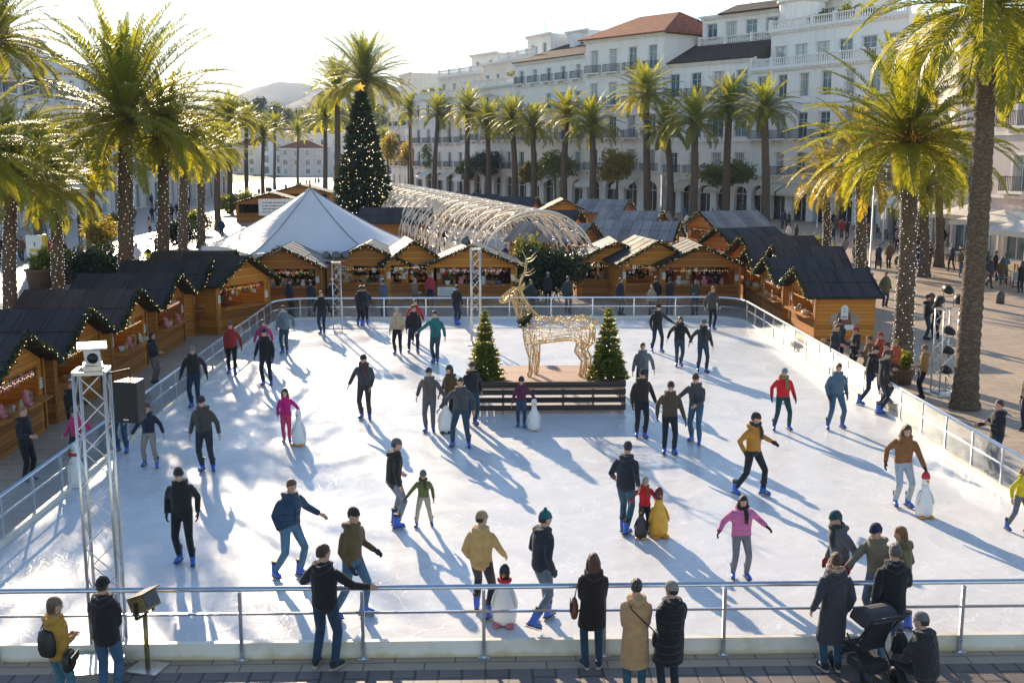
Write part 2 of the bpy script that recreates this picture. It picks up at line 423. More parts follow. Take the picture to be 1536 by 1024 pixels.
def skate(parent, M, color):
    """a boot with cuff and blade at the foot frame M"""
    if 'b' not in SKATE:
        SKATE['bm'] = boot_mesh(0).mesh('skate_boot', [M_boot], True)
        d = MB(); d.tube([(0, -.002, .27), (0, -.006, .325)], [(.064, .076), (.064, .076)], 10, ref=(0, 1, 0))
        SKATE['c'] = d.mesh('cuff', M_sole, False); d = MB(); d.box((0, -.035, .048), (.075, .26, .022)); SKATE['so'] = d.mesh('sole', M_sole, False)
        e = MB(); e.tube([(0, .12, .006), (0, .10, .004), (0, -.15, .004), (0, -.185, .012), (0, -.195, .03)], [(.0022, .004)]*5, 4, ref=(0, 0, 1))
        e.bb(-.002, .002, -.16, .11, .006, .022); e.box((0, .06, .030), (.02, .03, .03)); e.box((0, -.10, .030), (.02, .03, .03))
        SKATE['k'] = e.mesh('blade', M_blade)
        SKATE['b'] = True
    if 'first' not in SKATE:
        o = link('skate', SKATE['bm'], parent); JOBS.append((o, .014, 3, None)); SKATE['first'] = o
    else: o = link('skate', SKATE['bm'], parent); JOBS.append((o, .014, 3, None))
    o.matrix_local = M; setcol(o, color)
    link('cuff', SKATE['c'], o); link('sole', SKATE['so'], o); link('blade', SKATE['k'], o); return o
def shoe(parent, M, color):
    if 's' not in SKATE:
        b = MB(); b.tube([(0, .075, .06), (0, .03, .07), (0, -.05, .065), (0, -.14, .045), (0, -.18, .038)], [(.036, .04), (.046, .055), (.048, .05), (.05, .038), (.03, .025)], 10, ref=(0, 0, 1))
        b.tube([(0, .035, .13), (0, .03, .06)], [(.05, .055), (.05, .06)], 10, ref=(0, 1, 0)); SKATE['s'] = b.mesh('shoe', [M_shoe], True)
        d = MB(); d.tube([(0, .09, .014), (0, .03, .014), (0, -.07, .014), (0, -.15, .014), (0, -.195, .016)], [(.036, .014), (.044, .014), (.046, .014), (.052, .014), (.03, .012)], 10, ref=(0, 0, 1))
        SKATE['t'] = d.mesh('sole', mat('pale rubber sole', (.42, .36, .28), .7, .15))
    o = link('shoe', SKATE['s'], parent); JOBS.append((o, .014, 3, None)); o.matrix_local = M; setcol(o, color); link('sole', SKATE['t'], o); return o
def ik(a, b, l1, l2, pole):
    d = b-a; L = min(d.length, (l1+l2)*.999); d.normalize(); b2 = a+d*L
    x = (l1*l1-l2*l2+L*L)/(2*L); hgt = math.sqrt(max(0, l1*l1-x*x)); p = pole-d*pole.dot(d)
    if p.length < 1e-4: p = Vector((0, 1, 0))
    return a+d*x+p.normalized()*hgt, b2
ARM = {  # wrist from the shoulder: out, forward, up
 'down': (.05, .07, -.51), 'out': (.21, .09, -.45), 'wide': (.36, .07, -.35), 'low': (.12, .07, -.49), 'fwd': (.02, .42, -.26), 'rail': (.06, .38, -.24),
 'face': (-.08, .27, .02), 'hold': (.14, .26, -.42), 'side': (.34, .16, -.36), 'back': (.14, -.20, -.45), 'pocket': (.07, .10, -.36), 'belly': (-.12, .25, -.30), 'chest': (-.10, .27, -.17),
 'rside': (.36, .0, -.36), 'cross': (-.2, .20, -.22), 'swing': (.14, .28, -.40)}
LEG = {  # (out, forward, lift) left then right
 'stand': ((.10, .0, 0), (.10, .0, 0)), 'wide': ((.19, .02, 0), (.19, .02, 0)), 'glide': ((.12, .12, 0), (.13, -.14, 0)), 'glider': ((.13, -.14, 0), (.12, .12, 0)),
 'push': ((.10, .12, 0), (.34, -.22, .05)), 'pushl': ((.34, -.22, .05), (.10, .12, 0)), 'stride': ((.09, .26, 0), (.10, -.32, .08)), 'stridel': ((.10, -.32, .08), (.09, .26, 0)),
 'close': ((.08, .02, 0), (.08, -.02, 0)), 'vee': ((.24, .0, 0), (.24, .0, 0)), 'crouch': ((.14, .18, 0), (.14, -.22, .03))}
PEOPLE = []
def person(loc, face=0, h=1.75, legs='stand', arms=('down', 'down'), lean=0, drop=0.0, jac=(.02, .02, .02), jlen=.80, puff=False, hood=True, tro=(.02, .03, .05),
           feet='skate', fcol=(.015, .10, .48), hat=None, hair=(.03, .02, .015), hstyle='short', glove=None, scarf=None, hyaw=0, hpitch=0, vox=.018, skin=None,
           label='', group='people skating on the rink', child=False, bare=False, twist=0, flare=1.0, hcol=None, pom=False, sho=None):
    P = root('person', loc, R(face), label, 'person', group, h/1.75)
    lift = .055 if feet == 'skate' else .0
    hs = 1.22 if child else 1.0; wd = .92 if child else 1.0
    Z = lambda z: z
    # --- legs
    hipz = .93-drop+lift; J = []
    lf = LEG[legs] if isinstance(legs, str) else legs
    for sx, (o, f, l) in ((1, lf[0]), (-1, lf[1])):
        hip = Vector((sx*.09*wd, .0, hipz)); ank = Vector((sx*o, -f, .085+l+lift))
        kn, ank = ik(hip, ank, .445, .43, Vector((sx*.12, -1, .1))); J.append((hip, kn, ank))
    mid = Vector((0, 0, 0))
    # --- torso frame
    T = Matrix.Translation((0, 0, hipz+.03)) @ Matrix.Rotation(R(lean), 4, 'X') @ Matrix.Rotation(R(twist), 4, 'Z') @ Matrix.Translation((0, 0, -.96))
    t = lambda x, y, z: T @ Vector((x, y, z))
    AJ = []
    for sx, a in ((1, arms[0]), (-1, arms[1])):
        o, f, u = ARM[a] if isinstance(a, str) else a
        sh = t(sx*.170*wd, .01, 1.385); w = sh+(T.to_3x3() @ Vector((sx*o, -f, u)) if lean < 15 else Vector((sx*o, -f, u)))
        el, w = ik(sh, w, .295, .27, Vector((sx*.32, .8, -.35))); AJ.append((sh, el, w))
    # --- body: one surface
    B = MB()
    tor = [(.86, .15, .10), (.95, .165, .115), (1.06, .145, .10), (1.2, .16, .105), (1.33, .165, .11), (1.40, .150, .095), (1.46, .09, .07), (1.50, .062, .06), (1.60, .056, .058)]
    B.tube([t(0, 0, z) for z, a, b in tor], [(a*wd, b) for z, a, b in tor], 14, ref=(0, 1, 0))
    for hip, kn, an in J:
        B.tube([hip, hip.lerp(kn, .5), kn, kn.lerp(an, .35), an], [.082, .068, .052, .052, .038], 10)
        B.tube([an+Vector((0, .03, -.03)), an+Vector((0, -.07, -.05)), an+Vector((0, -.12, -.06))], [.035, .032, .025], 8)
    for sh, el, w in AJ:
        B.tube([sh, sh.lerp(el, .5), el, el.lerp(w, .4), w], [.055, .046, .038, .036, .026], 10)
    HM = T @ Matrix.Translation((0, -.012, 1.59)) @ Matrix.Rotation(R(hyaw), 4, 'Z') @ Matrix.Rotation(R(hpitch-lean*.6), 4, 'X') @ Matrix.Scale(hs, 4)
    s0 = len(B.v)
    B.rings([((0, -.022, -.055), .028, .035, .030), ((0, -.02, -.035), .047, .062, .055), ((0, -.012, .0), .060, .080, .070), ((0, -.006, .035), .067, .088, .085), ((0, 0, .07), .072, .092, .097), ((0, 0, .105), .071, .090, .098), ((0, 0, .135), .060, .078, .085), ((0, .003, .158), .036, .048, .052), ((0, .004, .166), .01, .012, .012)], 18)
    B.tube([(0, -.088, .058), (0, -.104, .028), (0, -.100, .012), (0, -.078, .008)], [.009, .013, .015, .008], 8)
    for sx in (1, -1): B.ball((sx*.071, .008, .035), (.012, .022, .032), 8, 5)
    B.ball((0, -.078, .075), (.05, .018, .012), 10, 5); B.ball((0, -.064, -.043), (.026, .02, .018), 8, 5)
    B.xform(HM, s0)
    X = MB()
    s1 = len(X.v)
    X.cm = 1
    for sx in (1, -1): X.ball((sx*.030, -.0835, .052), (.011, .006, .007), 8, 5)
    X.cm = 2; X.ball((0, -.0835, -.012), (.022, .006, .006), 8, 4)
    X.cm = 3
    for sx in (1, -1): X.box((sx*.032, -.089, .072), (.03, .008, .007), rz=-sx*.25)
    X.xform(HM, s1)
    # hands: palm, four fingers, thumb
    for (sh, el, w), sx in zip(AJ, (1, -1)):
        d = (w-el).normalized(); inn = Vector((-sx, 0, 0)); inn = (inn-d*inn.dot(d)).normalized(); fr = d.cross(inn)*(-sx)
        if fr.y > 0: fr = -fr
        def hand(m, k):
            m.tube([w-d*.01, w+d*.03, w+d*.085], [(.026*k, .022*k), (.041*k, .017*k), (.040*k, .014*k)], 8, ref=inn)
            for q, (L, off) in enumerate(((.072, -.028), (.080, -.010), (.075, .009), (.060, .026))):
                p0 = w+d*.08-fr*off; p1 = p0+d*(L*.5)+inn*.006; p2 = p0+d*(L*.85)+inn*.022; p3 = p0+d*L+inn*.04
                m.tube([p0, p1, p2, p3], [.0095*k, .009*k, .0085*k, .006*k], 6)
            p0 = w+d*.025+fr*.034; m.tube([p0, p0+d*.03+fr*.022+inn*.012, p0+d*.058+fr*.022+inn*.024], [.012*k, .0105*k, .008*k], 6)
        X.cm = 0
        if glove is None: hand(X, 1.0)
        else:
            g = MB(); hand(g, 1.28); g.tube([w-d*.05, w+d*.0], [.042, .036], 8)
            o = g.build('glove', M_knit, P, True); setcol(o, glove)
    remesh_obj(B, 'body', [skin or M_skin, M_eye, M_lip, M_brow], P, vox*.8, 2, X)
    # --- trousers
    K = MB(); K.tube([t(0, .0, z) for z in (.86, .92, 1.0, 1.06)], [(.150*wd, .115), (.178*wd, .13), (.168*wd, .12), (.155*wd, .11)], 14, ref=(0, 1, 0))
    fl = flare
    for hip, kn, an in J:
        K.tube([hip+Vector((0, 0, .03)), hip.lerp(kn, .45), kn, kn.lerp(an, .4), (an.lerp(kn, .06) if feet == 'skate' else an+Vector((0, .01, -.03)))], [.100, .088*fl, .069*fl, .066*fl, .055*fl], 12)
    if feet is None:
        for hip, kn, an in J: K.tube([an+Vector((0, .05, -.03)), an+Vector((0, -.06, -.045)), an+Vector((0, -.17, -.055))], [.05, .05, .035], 8)
    if not bare: setcol(remesh_obj(K, 'trousers', [M_denim], P, vox, 3), tro)
    # --- jacket
    C = MB()
    hem = jlen; hw = .19*flare if jlen > .7 else .215
    prof = [(hem, hw, .135 if jlen > .7 else .165), (max(hem+.05, .9), .19, .142), (1.06, .180, .135), (1.2, .19, .142), (1.32, .198, .142), (1.39, .186, .128), (1.44, .145, .108), (1.485, .105, .092), (1.535, .085, .086)]
    if puff: prof = [(z, a*1.1, b*1.14) for z, a, b in prof]
    def tp(z):
        if z >= .93: return t(0, 0, z)
        q = t(0, 0, .93); mm = (J[0][1]+J[1][1])/2; f = (.93-z)/.45
        return q.lerp(Vector((mm.x, mm.y*.75, q.z-(.93-z))), min(1, f))
    C.tube([tp(z) for z, a, b in prof], [(a*wd, b) for z, a, b in prof], 18, ref=(0, 1, 0))
    pf = 1.12 if puff else 1.0
    for sh, el, w in AJ:
        sh2 = sh+(t(0, 0, 1.42)-sh)*.12
        C.tube([sh2, sh.lerp(el, .35), el, el.lerp(w, .5), w.lerp(el, .03)], [.070*pf, .071*pf, .060*pf, .054*pf, .047*pf], 12)
    if hood:
        C.tube([t(-.12, .03, 1.50), t(-.09, .105, 1.475), t(0, .135, 1.44), t(.09, .105, 1.475), t(.12, .03, 1.50)], [.032, .05, .062, .05, .032], 10)
        C.tube([t(-.115, .04, 1.51), t(-.10, -.055, 1.50), t(0, -.092, 1.465), t(.10, -.055, 1.50), t(.115, .04, 1.51)], [.03, .028, .022, .028, .03], 8)
    setcol(remesh_obj(C, 'jacket', [M_puff if puff else M_cloth], P, vox, 5), jac)
    if feet is not None and (not hood or glove is None):
        zf = [t(0, -.147*(1.14 if puff else 1) if z > 1.0 else -.143, z) for z in (max(hem+.08, 1.0), 1.1, 1.2, 1.3)]
        setcol(MB().tube(zf, [.007]*4, 5).build('zip', M_cloth, P), tuple(x*.35 for x in jac))
    # --- head cover
    if hat is not None:
        m = MB(); m.rings([((0, .004, .068), .080, .100, .104), ((0, .004, .10), .083, .103, .108), ((0, .006, .14), .074, .092, .097), ((0, .01, .172), .05, .062, .066), ((0, .012, .186), .018, .022, .024)], 16)
        m.tube([(0.082*math.cos(a), .004-.104*math.sin(a), .078) for a in np.linspace(0, 2*PI, 17)[:-1]], .014, 6, closed=True)
        if pom: m.ball((0, .012, .205), .03, 8, 5)
        m.xform(HM); setcol(remesh_obj(m, 'beanie', [M_knit], P, vox*.8, 1), hat)
    if hat is None or hstyle in ('long', 'bob'):
        m = MB()
        if hat is None: m.rings([((0, .03, .01), .07, .035, .082), ((0, .022, .05), .081, .062, .094), ((0, .008, .09), .083, .096, .108), ((0, .006, .13), .076, .092, .10), ((0, .006, .165), .052, .062, .068), ((0, .006, .184), .016, .02, .02)], 16)
        if hstyle == 'long':
            m.tube([(0, .06, .11), (0, .085, .03), (0, .095, -.06), (0, .10, -.15), (0, .10, -.23)], [(.075, .04), (.088, .045), (.092, .042), (.085, .036), (.05, .022)], 12, ref=(0, 1, 0))
            for sx in (1, -1): m.tube([(sx*.074, .0, .09), (sx*.085, .01, .02), (sx*.09, .02, -.07), (sx*.085, .01, -.15)], [.02, .026, .026, .016], 8)
        if hstyle == 'bob':
            m.tube([(0, .05, .12), (0, .07, .04), (0, .07, -.03), (0, .062, -.07)], [(.08, .045), (.092, .05), (.088, .045), (.06, .03)], 12, ref=(0, 1, 0))
            for sx in (1, -1): m.tube([(sx*.074, .0, .10), (sx*.084, .012, .02), (sx*.078, .01, -.05)], [.022, .026, .018], 8)
        if hstyle == 'bun': m.ball((0, .115, .09), .042, 10, 6)
        m.xform(HM); setcol(remesh_obj(m, 'hair', [M_hair], P, vox*.8, 1), hair)
    elif hstyle == 'short':
        m = MB(); m.rings([((0, .03, -.0), .066, .03, .078), ((0, .02, .05), .079, .03, .098), ((0, .012, .085), .08, .03, .102)], 14); m.xform(HM)
        setcol(remesh_obj(m, 'hair', [M_hair], P, vox*.8, 1), hair)
    if scarf is not None:
        m = MB(); m.tube([t(.098*math.cos(a), -.005-.10*math.sin(a), 1.525+.02*math.sin(a*2)) for a in np.linspace(0, 2*PI, 15)[:-1]], .036, 8, closed=True)
        if flare < 5: m.tube([t(.03, -.115, 1.50), t(.04, -.165, 1.38), t(.045, -.168, 1.22)], [(.04, .02), (.045, .018), (.04, .015)], 8, ref=(0, 1, 0))
        setcol(m.build('scarf', M_knit, P, True), scarf)
    # --- feet
    for (hip, kn, an), (o, f, l) in zip(J, lf):
        if feet is None: break
        sx = 1 if hip.x > 0 else -1
        yaw = sx*R(14)
        pit = R(-26) if l > .04 and f < 0 else 0.0
        M = Matrix.Translation(an-Vector((0, 0, .085+lift))) @ Matrix.Rotation(yaw, 4, 'Z')
        if pit: M = Matrix.Translation(an) @ Matrix.Rotation(yaw, 4, 'Z') @ Matrix.Rotation(-pit, 4, 'X') @ Matrix.Translation((0, 0, -.085-lift))
        if feet == 'skate': skate(P, M, fcol)
        else: shoe(P, M, sho or fcol)
    PEOPLE.append((P, dict(T=T, AJ=AJ))); return P, T, AJ
def at_head(u, v, hgt, base=0.0):
    q = gp(u, v, base+hgt); return Vector((q.x, q.y, base))
BLK = (.012, .012, .014); NVY = (.018, .028, .055); CHAR = (.035, .037, .043); JEAN = (.075, .135, .22); TEALJ = (.04, .12, .17); BRN = (.06, .04, .028)
LJEAN = (.30, .36, .42); GREYP = (.14, .15, .165); OLV = (.075, .062, .032)
PR = random.Random(5)
def S(u, v, **k):
    k.setdefault('lean', PR.uniform(2, 10)); k.setdefault('drop', PR.uniform(.01, .06)); k.setdefault('twist', PR.uniform(-14, 14)); k.setdefault('hyaw', PR.uniform(-28, 28)); k.setdefault('hpitch', PR.uniform(0, 14))
    if isinstance(k.get('arms'), tuple): k['arms'] = tuple(tuple(np.array(ARM[a] if isinstance(a, str) else a)+np.array([PR.uniform(-.05, .07), PR.uniform(-.08, .14), PR.uniform(-.02, .05)])) for a in k['arms'])
    if isinstance(k.get('legs'), str): k['legs'] = tuple((o+PR.uniform(-.02, .05), f+PR.uniform(-.09, .09), l) for o, f, l in LEG[k['legs']])
    return person(gp(u, v, ICE), **k)
S(293, 611, face=5, h=1.82, jac=(.022, .017, .014), tro=NVY, hat=(.20, .19, .18), arms=('low', 'low'), legs='stand', glove=BLK, label='skater in dark brown jacket and grey flat cap near the left barrier')
S(349, 562, face=8, h=1.74, jac=(.26, .022, .018), jlen=.76, tro=BLK, hair=BRN, arms=('low', 'down'), legs='glide', glove=BLK, label='skater in dark red jacket and black trousers by the left barrier')
S(397, 548, face=10, h=1.62, jac=(.36, .02, .12), tro=NVY, hair=BRN, hstyle='bob', arms=('low', 'low'), label='skater in magenta jacket half hidden behind a man in black')
S(400, 578, face=0, h=1.8, jac=BLK, tro=(.02, .02, .025), hair=(.02, .015, .012), hat=(.02, .02, .02), arms=('low', 'low'), legs='stand', glove=(.05, .03, .03), label='skater all in black standing before one in magenta')
S(428, 531, face=-10, h=1.76, jac=(.12, .16, .19), jlen=.74, tro=(.03, .06, .07), hair=BRN, arms=('low', 'low'), legs='close', label='skater in grey blue jacket and teal trousers near the far left corner')
S(484, 501, face=-5, h=1.78, jac=BLK, tro=NVY, hair=(.12, .06, .03), arms=('low', 'low'), legs='stand', label='skater in black jacket and jeans just left of the lighting mast')
S(540, 489, face=160, h=1.72, jac=BLK, tro=BLK, hair=(.02, .015, .01), arms=('rail', 'rail'), lean=12, label='skater in black leaning over the far barrier, left of a pair')
S(548, 488, face=200, h=1.66, jac=CHAR, tro=BLK, hair=(.05, .02, .015), arms=('rail', 'down'), lean=6, label='skater in charcoal leaning on the far barrier, right of a pair')
S(597, 531, face=-5, h=1.72, jac=(.42, .32, .21), tro=BLK, hair=(.06, .035, .02), hat=(.42, .36, .28), arms=('low', 'down'), legs='close', label='skater in beige jacket and cream hood beside one in black')
S(621, 529, face=5, h=1.78, jac=BLK, tro=NVY, hair=BRN, arms=('down', 'low'), legs='glide', label='skater in black jacket between a beige and a teal jacket')
S(623, 515, face=12, h=1.7, jac=(.34, .02, .025), tro=BLK, hair=(.12, .05, .02), arms=('low', 'low'), label='skater in red jacket mostly hidden behind one in black')
S(654, 544, face=-12, h=1.82, jac=(.015, .13, .14), jlen=.72, tro=(.03, .06, .08), hair=(.03, .02, .015), arms=('low', 'wide'), legs='close', label='skater in teal jacket stretching one arm out')
S(684, 487, face=150, h=1.7, jac=BLK, tro=NVY, hair=BRN, arms=('rail', 'low'), lean=8, legs='glide', label='skater in black bending at the far barrier near the second mast')
S(985, 528, face=12, h=1.76, jac=BLK, tro=NVY, hair=(.02, .015, .01), hat=BLK, arms=('wide', 'out'), legs='glide', glove=(.05, .02, .02), label='skater in black jacket with both arms spread, right of the reindeer')
S(1018, 550, face=0, h=1.75, jac=(.015, .014, .014), tro=(.03, .055, .09), hair=BRN, hstyle='bob', scarf=BLK, arms=('out', 'out'), legs='close', label='skater in black jacket and bob haircut, left of two side by side')
S(1053, 558, face=5, h=1.75, jac=CHAR, tro=(.025, .045, .075), hat=(.10, .09, .085), scarf=BLK, arms=('low', 'out'), legs='glide', label='skater in dark grey jacket and grey cap, right of two side by side')
S(1067, 495, face=8, h=1.78, jac=(.055, .048, .042), jlen=.72, tro=BLK, hair=(.16, .08, .04), arms=('low', 'low'), legs='close', label='skater in long taupe jacket standing by the far right corner')
S(963, 598, face=-15, h=1.72, jac=(.11, .13, .15), jlen=.78, tro=CHAR, hair=BRN, arms=('low', 'low'), legs='stand', label='skater in blue grey jacket behind the right end of the deck fence')
S(961, 656, face=4, h=1.78, jac=(.028, .02, .017), tro=(.016, .018, .024), hat=(.02, .018, .018), arms=('low', 'down'), legs='close', glove=(.10, .03, .02), label='skater in black brown jacket and beanie beside the deck fence')
S(1003, 682, face=-2, h=1.8, jac=(.065, .048, .030), jlen=.78, tro=(.014, .016, .022), hat=(.05, .035, .028), arms=('low', 'low'), legs='stand', glove=(.05, .03, .03), label='skater in olive brown jacket and black trousers, middle of three')
S(1043, 665, face=-28, h=1.8, jac=(.05, .056, .066), jlen=.82, tro=(.045, .10, .16), hat=(.10, .03, .02), arms=('belly', 'side'), legs='glide', hyaw=10, label='skater in slate jacket and blue jeans fiddling with their hands')
S(1172, 645, face=0, h=1.68, jac=(.50, .012, .02), jlen=.80, tro=(.012, .055, .06), hat=(.22, .23, .25), scarf=(.22, .20, .06), arms=('low', 'low'), legs='wide', glove=BLK, label='skater in bright red jacket and grey beanie')
S(1252, 643, face=2, h=1.8, jac=(.07, .12, .17), jlen=.80, tro=(.045, .10, .15), hair=(.12, .06, .03), arms=('low', 'low'), legs='wide', glove=(.05, .02, .02), label='skater in denim jacket and blue jeans on the right')
S(1127, 742, face=38, h=1.8, jac=(.40, .19, .025), jlen=.80, tro=(.018, .02, .025), hat=(.03, .025, .022), scarf=(.03, .03, .035), arms=('wide', 'out'), legs=((.16, .18, 0), (.34, -.16, .03)), hyaw=20, glove=(.04, .02, .015), label='skater in mustard jacket and dark beanie striding with legs apart')
S(1350, 760, face=4, h=1.78, jac=(.20, .085, .025), jlen=.80, tro=(.33, .39, .44), hair=(.07, .035, .02), hstyle='long', arms=('hold', 'low'), legs='stand', glove=(.05, .02, .015), label='skater in tan brown jacket and pale jeans guiding a penguin')
S(1527, 797, face=25, h=1.32, jac=(.60, .48, .015), jlen=.80, tro=(.12, .13, .15), hat=(.62, .30, .34), hair=(.30, .16, .07), hstyle='long', arms=('low', 'out'), legs='glide', child=True, label='child in yellow jacket and pink bobble hat at the right barrier', pom=True)
S(1109, 868, face=2, h=1.5, jac=(.60, .16, .34), jlen=.78, tro=(.17, .18, .20), hair=(.02, .013, .01), hstyle='long', scarf=(.015, .013, .013), arms=('wide', 'wide'), legs='stand', glove=BLK, hpitch=12, label='girl in pink jacket and grey leggings with long black hair', puff=True)
S(937, 800, face=152, h=1.78, jac=(.015, .02, .03), jlen=.76, tro=(.03, .09, .13), hat=(.02, .03, .05), arms=('hold', 'back'), legs='close', hyaw=25, label='adult in black hooded jacket holding a child in red', hpitch=10)
S(966, 801, face=-8, h=1.12, jac=(.48, .008, .015), jlen=.74, tro=BLK, hat=(.40, .37, .33), arms=('hold', 'side'), legs='close', child=True, scarf=(.30, .06, .02), label='child in red jacket and pale beanie between two penguins')
S(591, 789, face=128, h=1.76, jac=(.018, .016, .016), jlen=.74, tro=(.20, .22, .25), hat=(.12, .12, .125), arms=('swing', 'down'), legs=((.12, .10, 0), (.20, -.06, 0)), hyaw=-20, label='adult in black jacket and grey jeans leading a child in green')
S(636, 789, face=0, h=1.14, jac=(.11, .13, .035), jlen=.78, tro=(.40, .33, .26), hat=(.11, .14, .13), arms=('low', 'side'), legs='vee', child=True, scarf=(.10, .05, .03), glove=BLK, label='child in green jacket and beige trousers with legs apart')
S(437, 866, face=55, h=1.78, jac=(.02, .05, .10), jlen=.80, tro=(.085, .17, .25), hair=(.12, .06, .03), arms=('wide', 'down'), legs='glide', hyaw=-5, puff=True, label='skater in navy puffer jacket and light jeans at the lower left')
S(530, 925, face=62, h=1.78, jac=(.11, .075, .032), jlen=.80, tro=(.06, .13, .21), hat=(.03, .022, .02), arms=('swing', 'down'), legs='glide', glove=(.02, .04, .07), hyaw=0, label='skater in olive brown parka just behind the man on the rail')
S(277, 845, face=2, h=1.78, jac=(.012, .012, .012), jlen=.84, tro=(.012, .012, .013), hat=(.03, .025, .025), arms=('low', 'low'), legs=((.16, .08, 0), (.10, -.06, 0)), glove=BLK, hpitch=8, label='skater in plain black with a dark cap gliding alone at the lower left')
S(226, 700, face=3, h=1.5, jac=(.015, .02, .04), jlen=.80, tro=(.27, .22, .18), hair=(.06, .03, .02), arms=('out', 'out'), legs='wide', child=True, label='boy in navy jacket and beige trousers with arms out')
S(309, 708, face=2, h=1.8, jac=(.055, .05, .045), jlen=.80, tro=(.02, .025, .035), hat=(.02, .022, .025), arms=('out', 'low'), legs='stand', label='skater in grey olive jacket and dark beanie, right of a boy in navy')
S(430, 664, face=8, h=1.36, jac=(.50, .01, .16), jlen=.78, tro=(.50, .05, .12), hair=(.05, .025, .015), hstyle='long', arms=('side', 'low'), legs='close', child=True, label='girl in magenta jacket and coral leggings beside a white penguin')
S(548, 628, face=-5, h=1.82, jac=(.045, .047, .052), jlen=.78, tro=(.035, .033, .034), hat=(.02, .018, .018), arms=('down', 'out'), legs='stand', hyaw=-20, scarf=(.10, .03, .02), label='skater in charcoal jacket alone at the centre left of the ice')
S(645, 648, face=-5, h=1.72, jac=(.10, .088, .078), jlen=.78, tro=(.10, .10, .11), hat=(.05, .045, .045), arms=('side', 'out'), legs='stand', label='skater in taupe jacket and grey leggings holding a penguin')
S(676, 640, face=-30, h=1.68, jac=(.085, .055, .022), jlen=.78, tro=BLK, hair=BRN, hstyle='bob', hat=(.06, .045, .04), arms=('low', 'low'), legs='close', label='skater in brown jacket behind a penguin and a man in grey')
S(692, 671, face=-8, h=1.8, jac=(.055, .058, .065), jlen=.82, tro=(.025, .05, .08), hair=(.06, .035, .022), arms=('low', 'side'), legs='wide', hyaw=-10, hpitch=10, label='man in open grey jacket reaching for a penguin by the deck')
S(708, 638, face=20, h=1.74, jac=(.018, .022, .028), jlen=.78, tro=(.02, .05, .09), hat=(.05, .045, .045), arms=('low', 'low'), legs='close', label='skater in black jacket against the left end of the deck fence')
S(782, 640, face=-3, h=1.36, jac=(.10, .02, .05), jlen=.82, tro=(.03, .06, .11), hat=(.05, .04, .035), arms=('side', 'low'), legs='stand', child=True, label='child in plum jacket in front of the deck fence')
S(120, 705, face=-15, h=1.5, jac=(.45, .03, .14), jlen=.80, tro=(.02, .018, .02), hair=(.05, .03, .02), hstyle='bob', hat=(.04, .035, .03), arms=('low', 'hold'), legs='close', child=True, label='girl in magenta jacket behind the near lighting mast')
S(184, 678, face=-5, h=1.74, jac=BLK, tro=(.03, .07, .12), hair=BRN, arms=('down', 'down'), legs='stand', label='skater in black and jeans partly hidden by the hanging loudspeaker')
S(722, 924, face=160, h=1.72, jac=(.52, .33, .12), jlen=.76, tro=(.025, .028, .033), hat=(.40, .28, .15), arms=('low', 'hold'), legs='glide', hyaw=-35, label='woman in honey coloured parka with a matching beanie', puff=False)
S(812, 938, face=128, h=1.8, jac=(.022, .027, .038), jlen=.78, tro=(.15, .19, .23), hat=(.01, .12, .14), glove=(.01, .09, .10), arms=('swing', 'down'), legs='stride', hyaw=-15, pom=True, label='skater in dark navy coat with teal beanie and teal gloves')
S(1256, 925, face=-75, h=1.76, jac=(.10, .105, .115), jlen=.82, tro=CHAR, hat=(.015, .075, .09), arms=('out', 'low'), legs='close', scarf=(.03, .04, .045), hyaw=-5, glove=(.45, .03, .03), label='skater in grey jacket with teal beanie at the front railing')
S(1312, 948, face=-60, h=1.74, jac=(.17, .14, .09), jlen=.80, tro=(.10, .14, .2), hat=(.015, .022, .06), arms=('out', 'fwd'), legs='close', glove=(.20, .015, .02), hpitch=15, label='skater in khaki jacket and navy beanie behind the railing')
S(1350, 945, face=-120, h=1.66, jac=(.14, .11, .05), jlen=.70, tro=(.10, .13, .15), hair=(.24, .10, .03), hstyle='bob', arms=('down', 'down'), legs='close', label='skater in olive coat with auburn bob behind the railing')
S(1302, 607, face=60, h=1.76, jac=BLK, tro=NVY, hair=BRN, hat=(.06, .02, .02), arms=('rail', 'fwd'), lean=10, legs='glide', label='skater in black leaning on the right barrier, left of a pair')
S(1322, 621, face=95, h=1.82, jac=(.018, .016, .016), jlen=.74, tro=(.02, .03, .045), hair=(.05, .03, .02), hat=(.07, .04, .03), arms=('rail', 'down'), lean=4, legs='close', hyaw=-60, label='skater in long black coat at the right barrier, right of a pair')
S(1249, 565, face=40, h=1.74, jac=(.03, .032, .04), tro=(.04, .08, .14), hair=BRN, arms=('rail', 'rail'), legs='close', label='skater in slate jacket leaning on the right barrier near the hut')
# ---- spectators on the near pavement
SP = 'spectators at the front railing'
G = lambda p, **k: person(p, feet='shoe', group=SP, vox=.0135, **k)
def hd(u, v, hgt): return at_head(u, v, hgt)
FA = G(hd(80, 893, 1.66), face=150, h=1.62, jac=(.42, .22, .035), jlen=.78, tro=(.05, .14, .20), fcol=BLK, hat=(.20, .14, .09), arms=('belly', 'belly'), legs='stand', hyaw=-45, hair=(.12, .06, .03), hstyle='bob', label='woman in mustard jacket with black harness straps at the far left railing')
FB = G(hd(153, 863, 1.79), face=176, h=1.76, jac=(.016, .014, .014), jlen=.72, tro=(.045, .10, .18), fcol=BLK, hat=(.015, .013, .013), arms=('chest', 'chest'), legs='stand', hyaw=-12, label='person in long black parka and black beanie beside a lamp stand')
FC = G(gp(490, 1001), face=158, h=1.88, jac=(.014, .012, .012), jlen=.80, tro=(.02, .045, .08), fcol=(.02, .018, .016), hair=(.06, .028, .012), arms=((.22, .34, -.26), (.36, .30, -.26)), legs=((.16, .0, 0), (.12, .02, 0)), hyaw=-25, label='man in black hooded jacket leaning on the front railing')
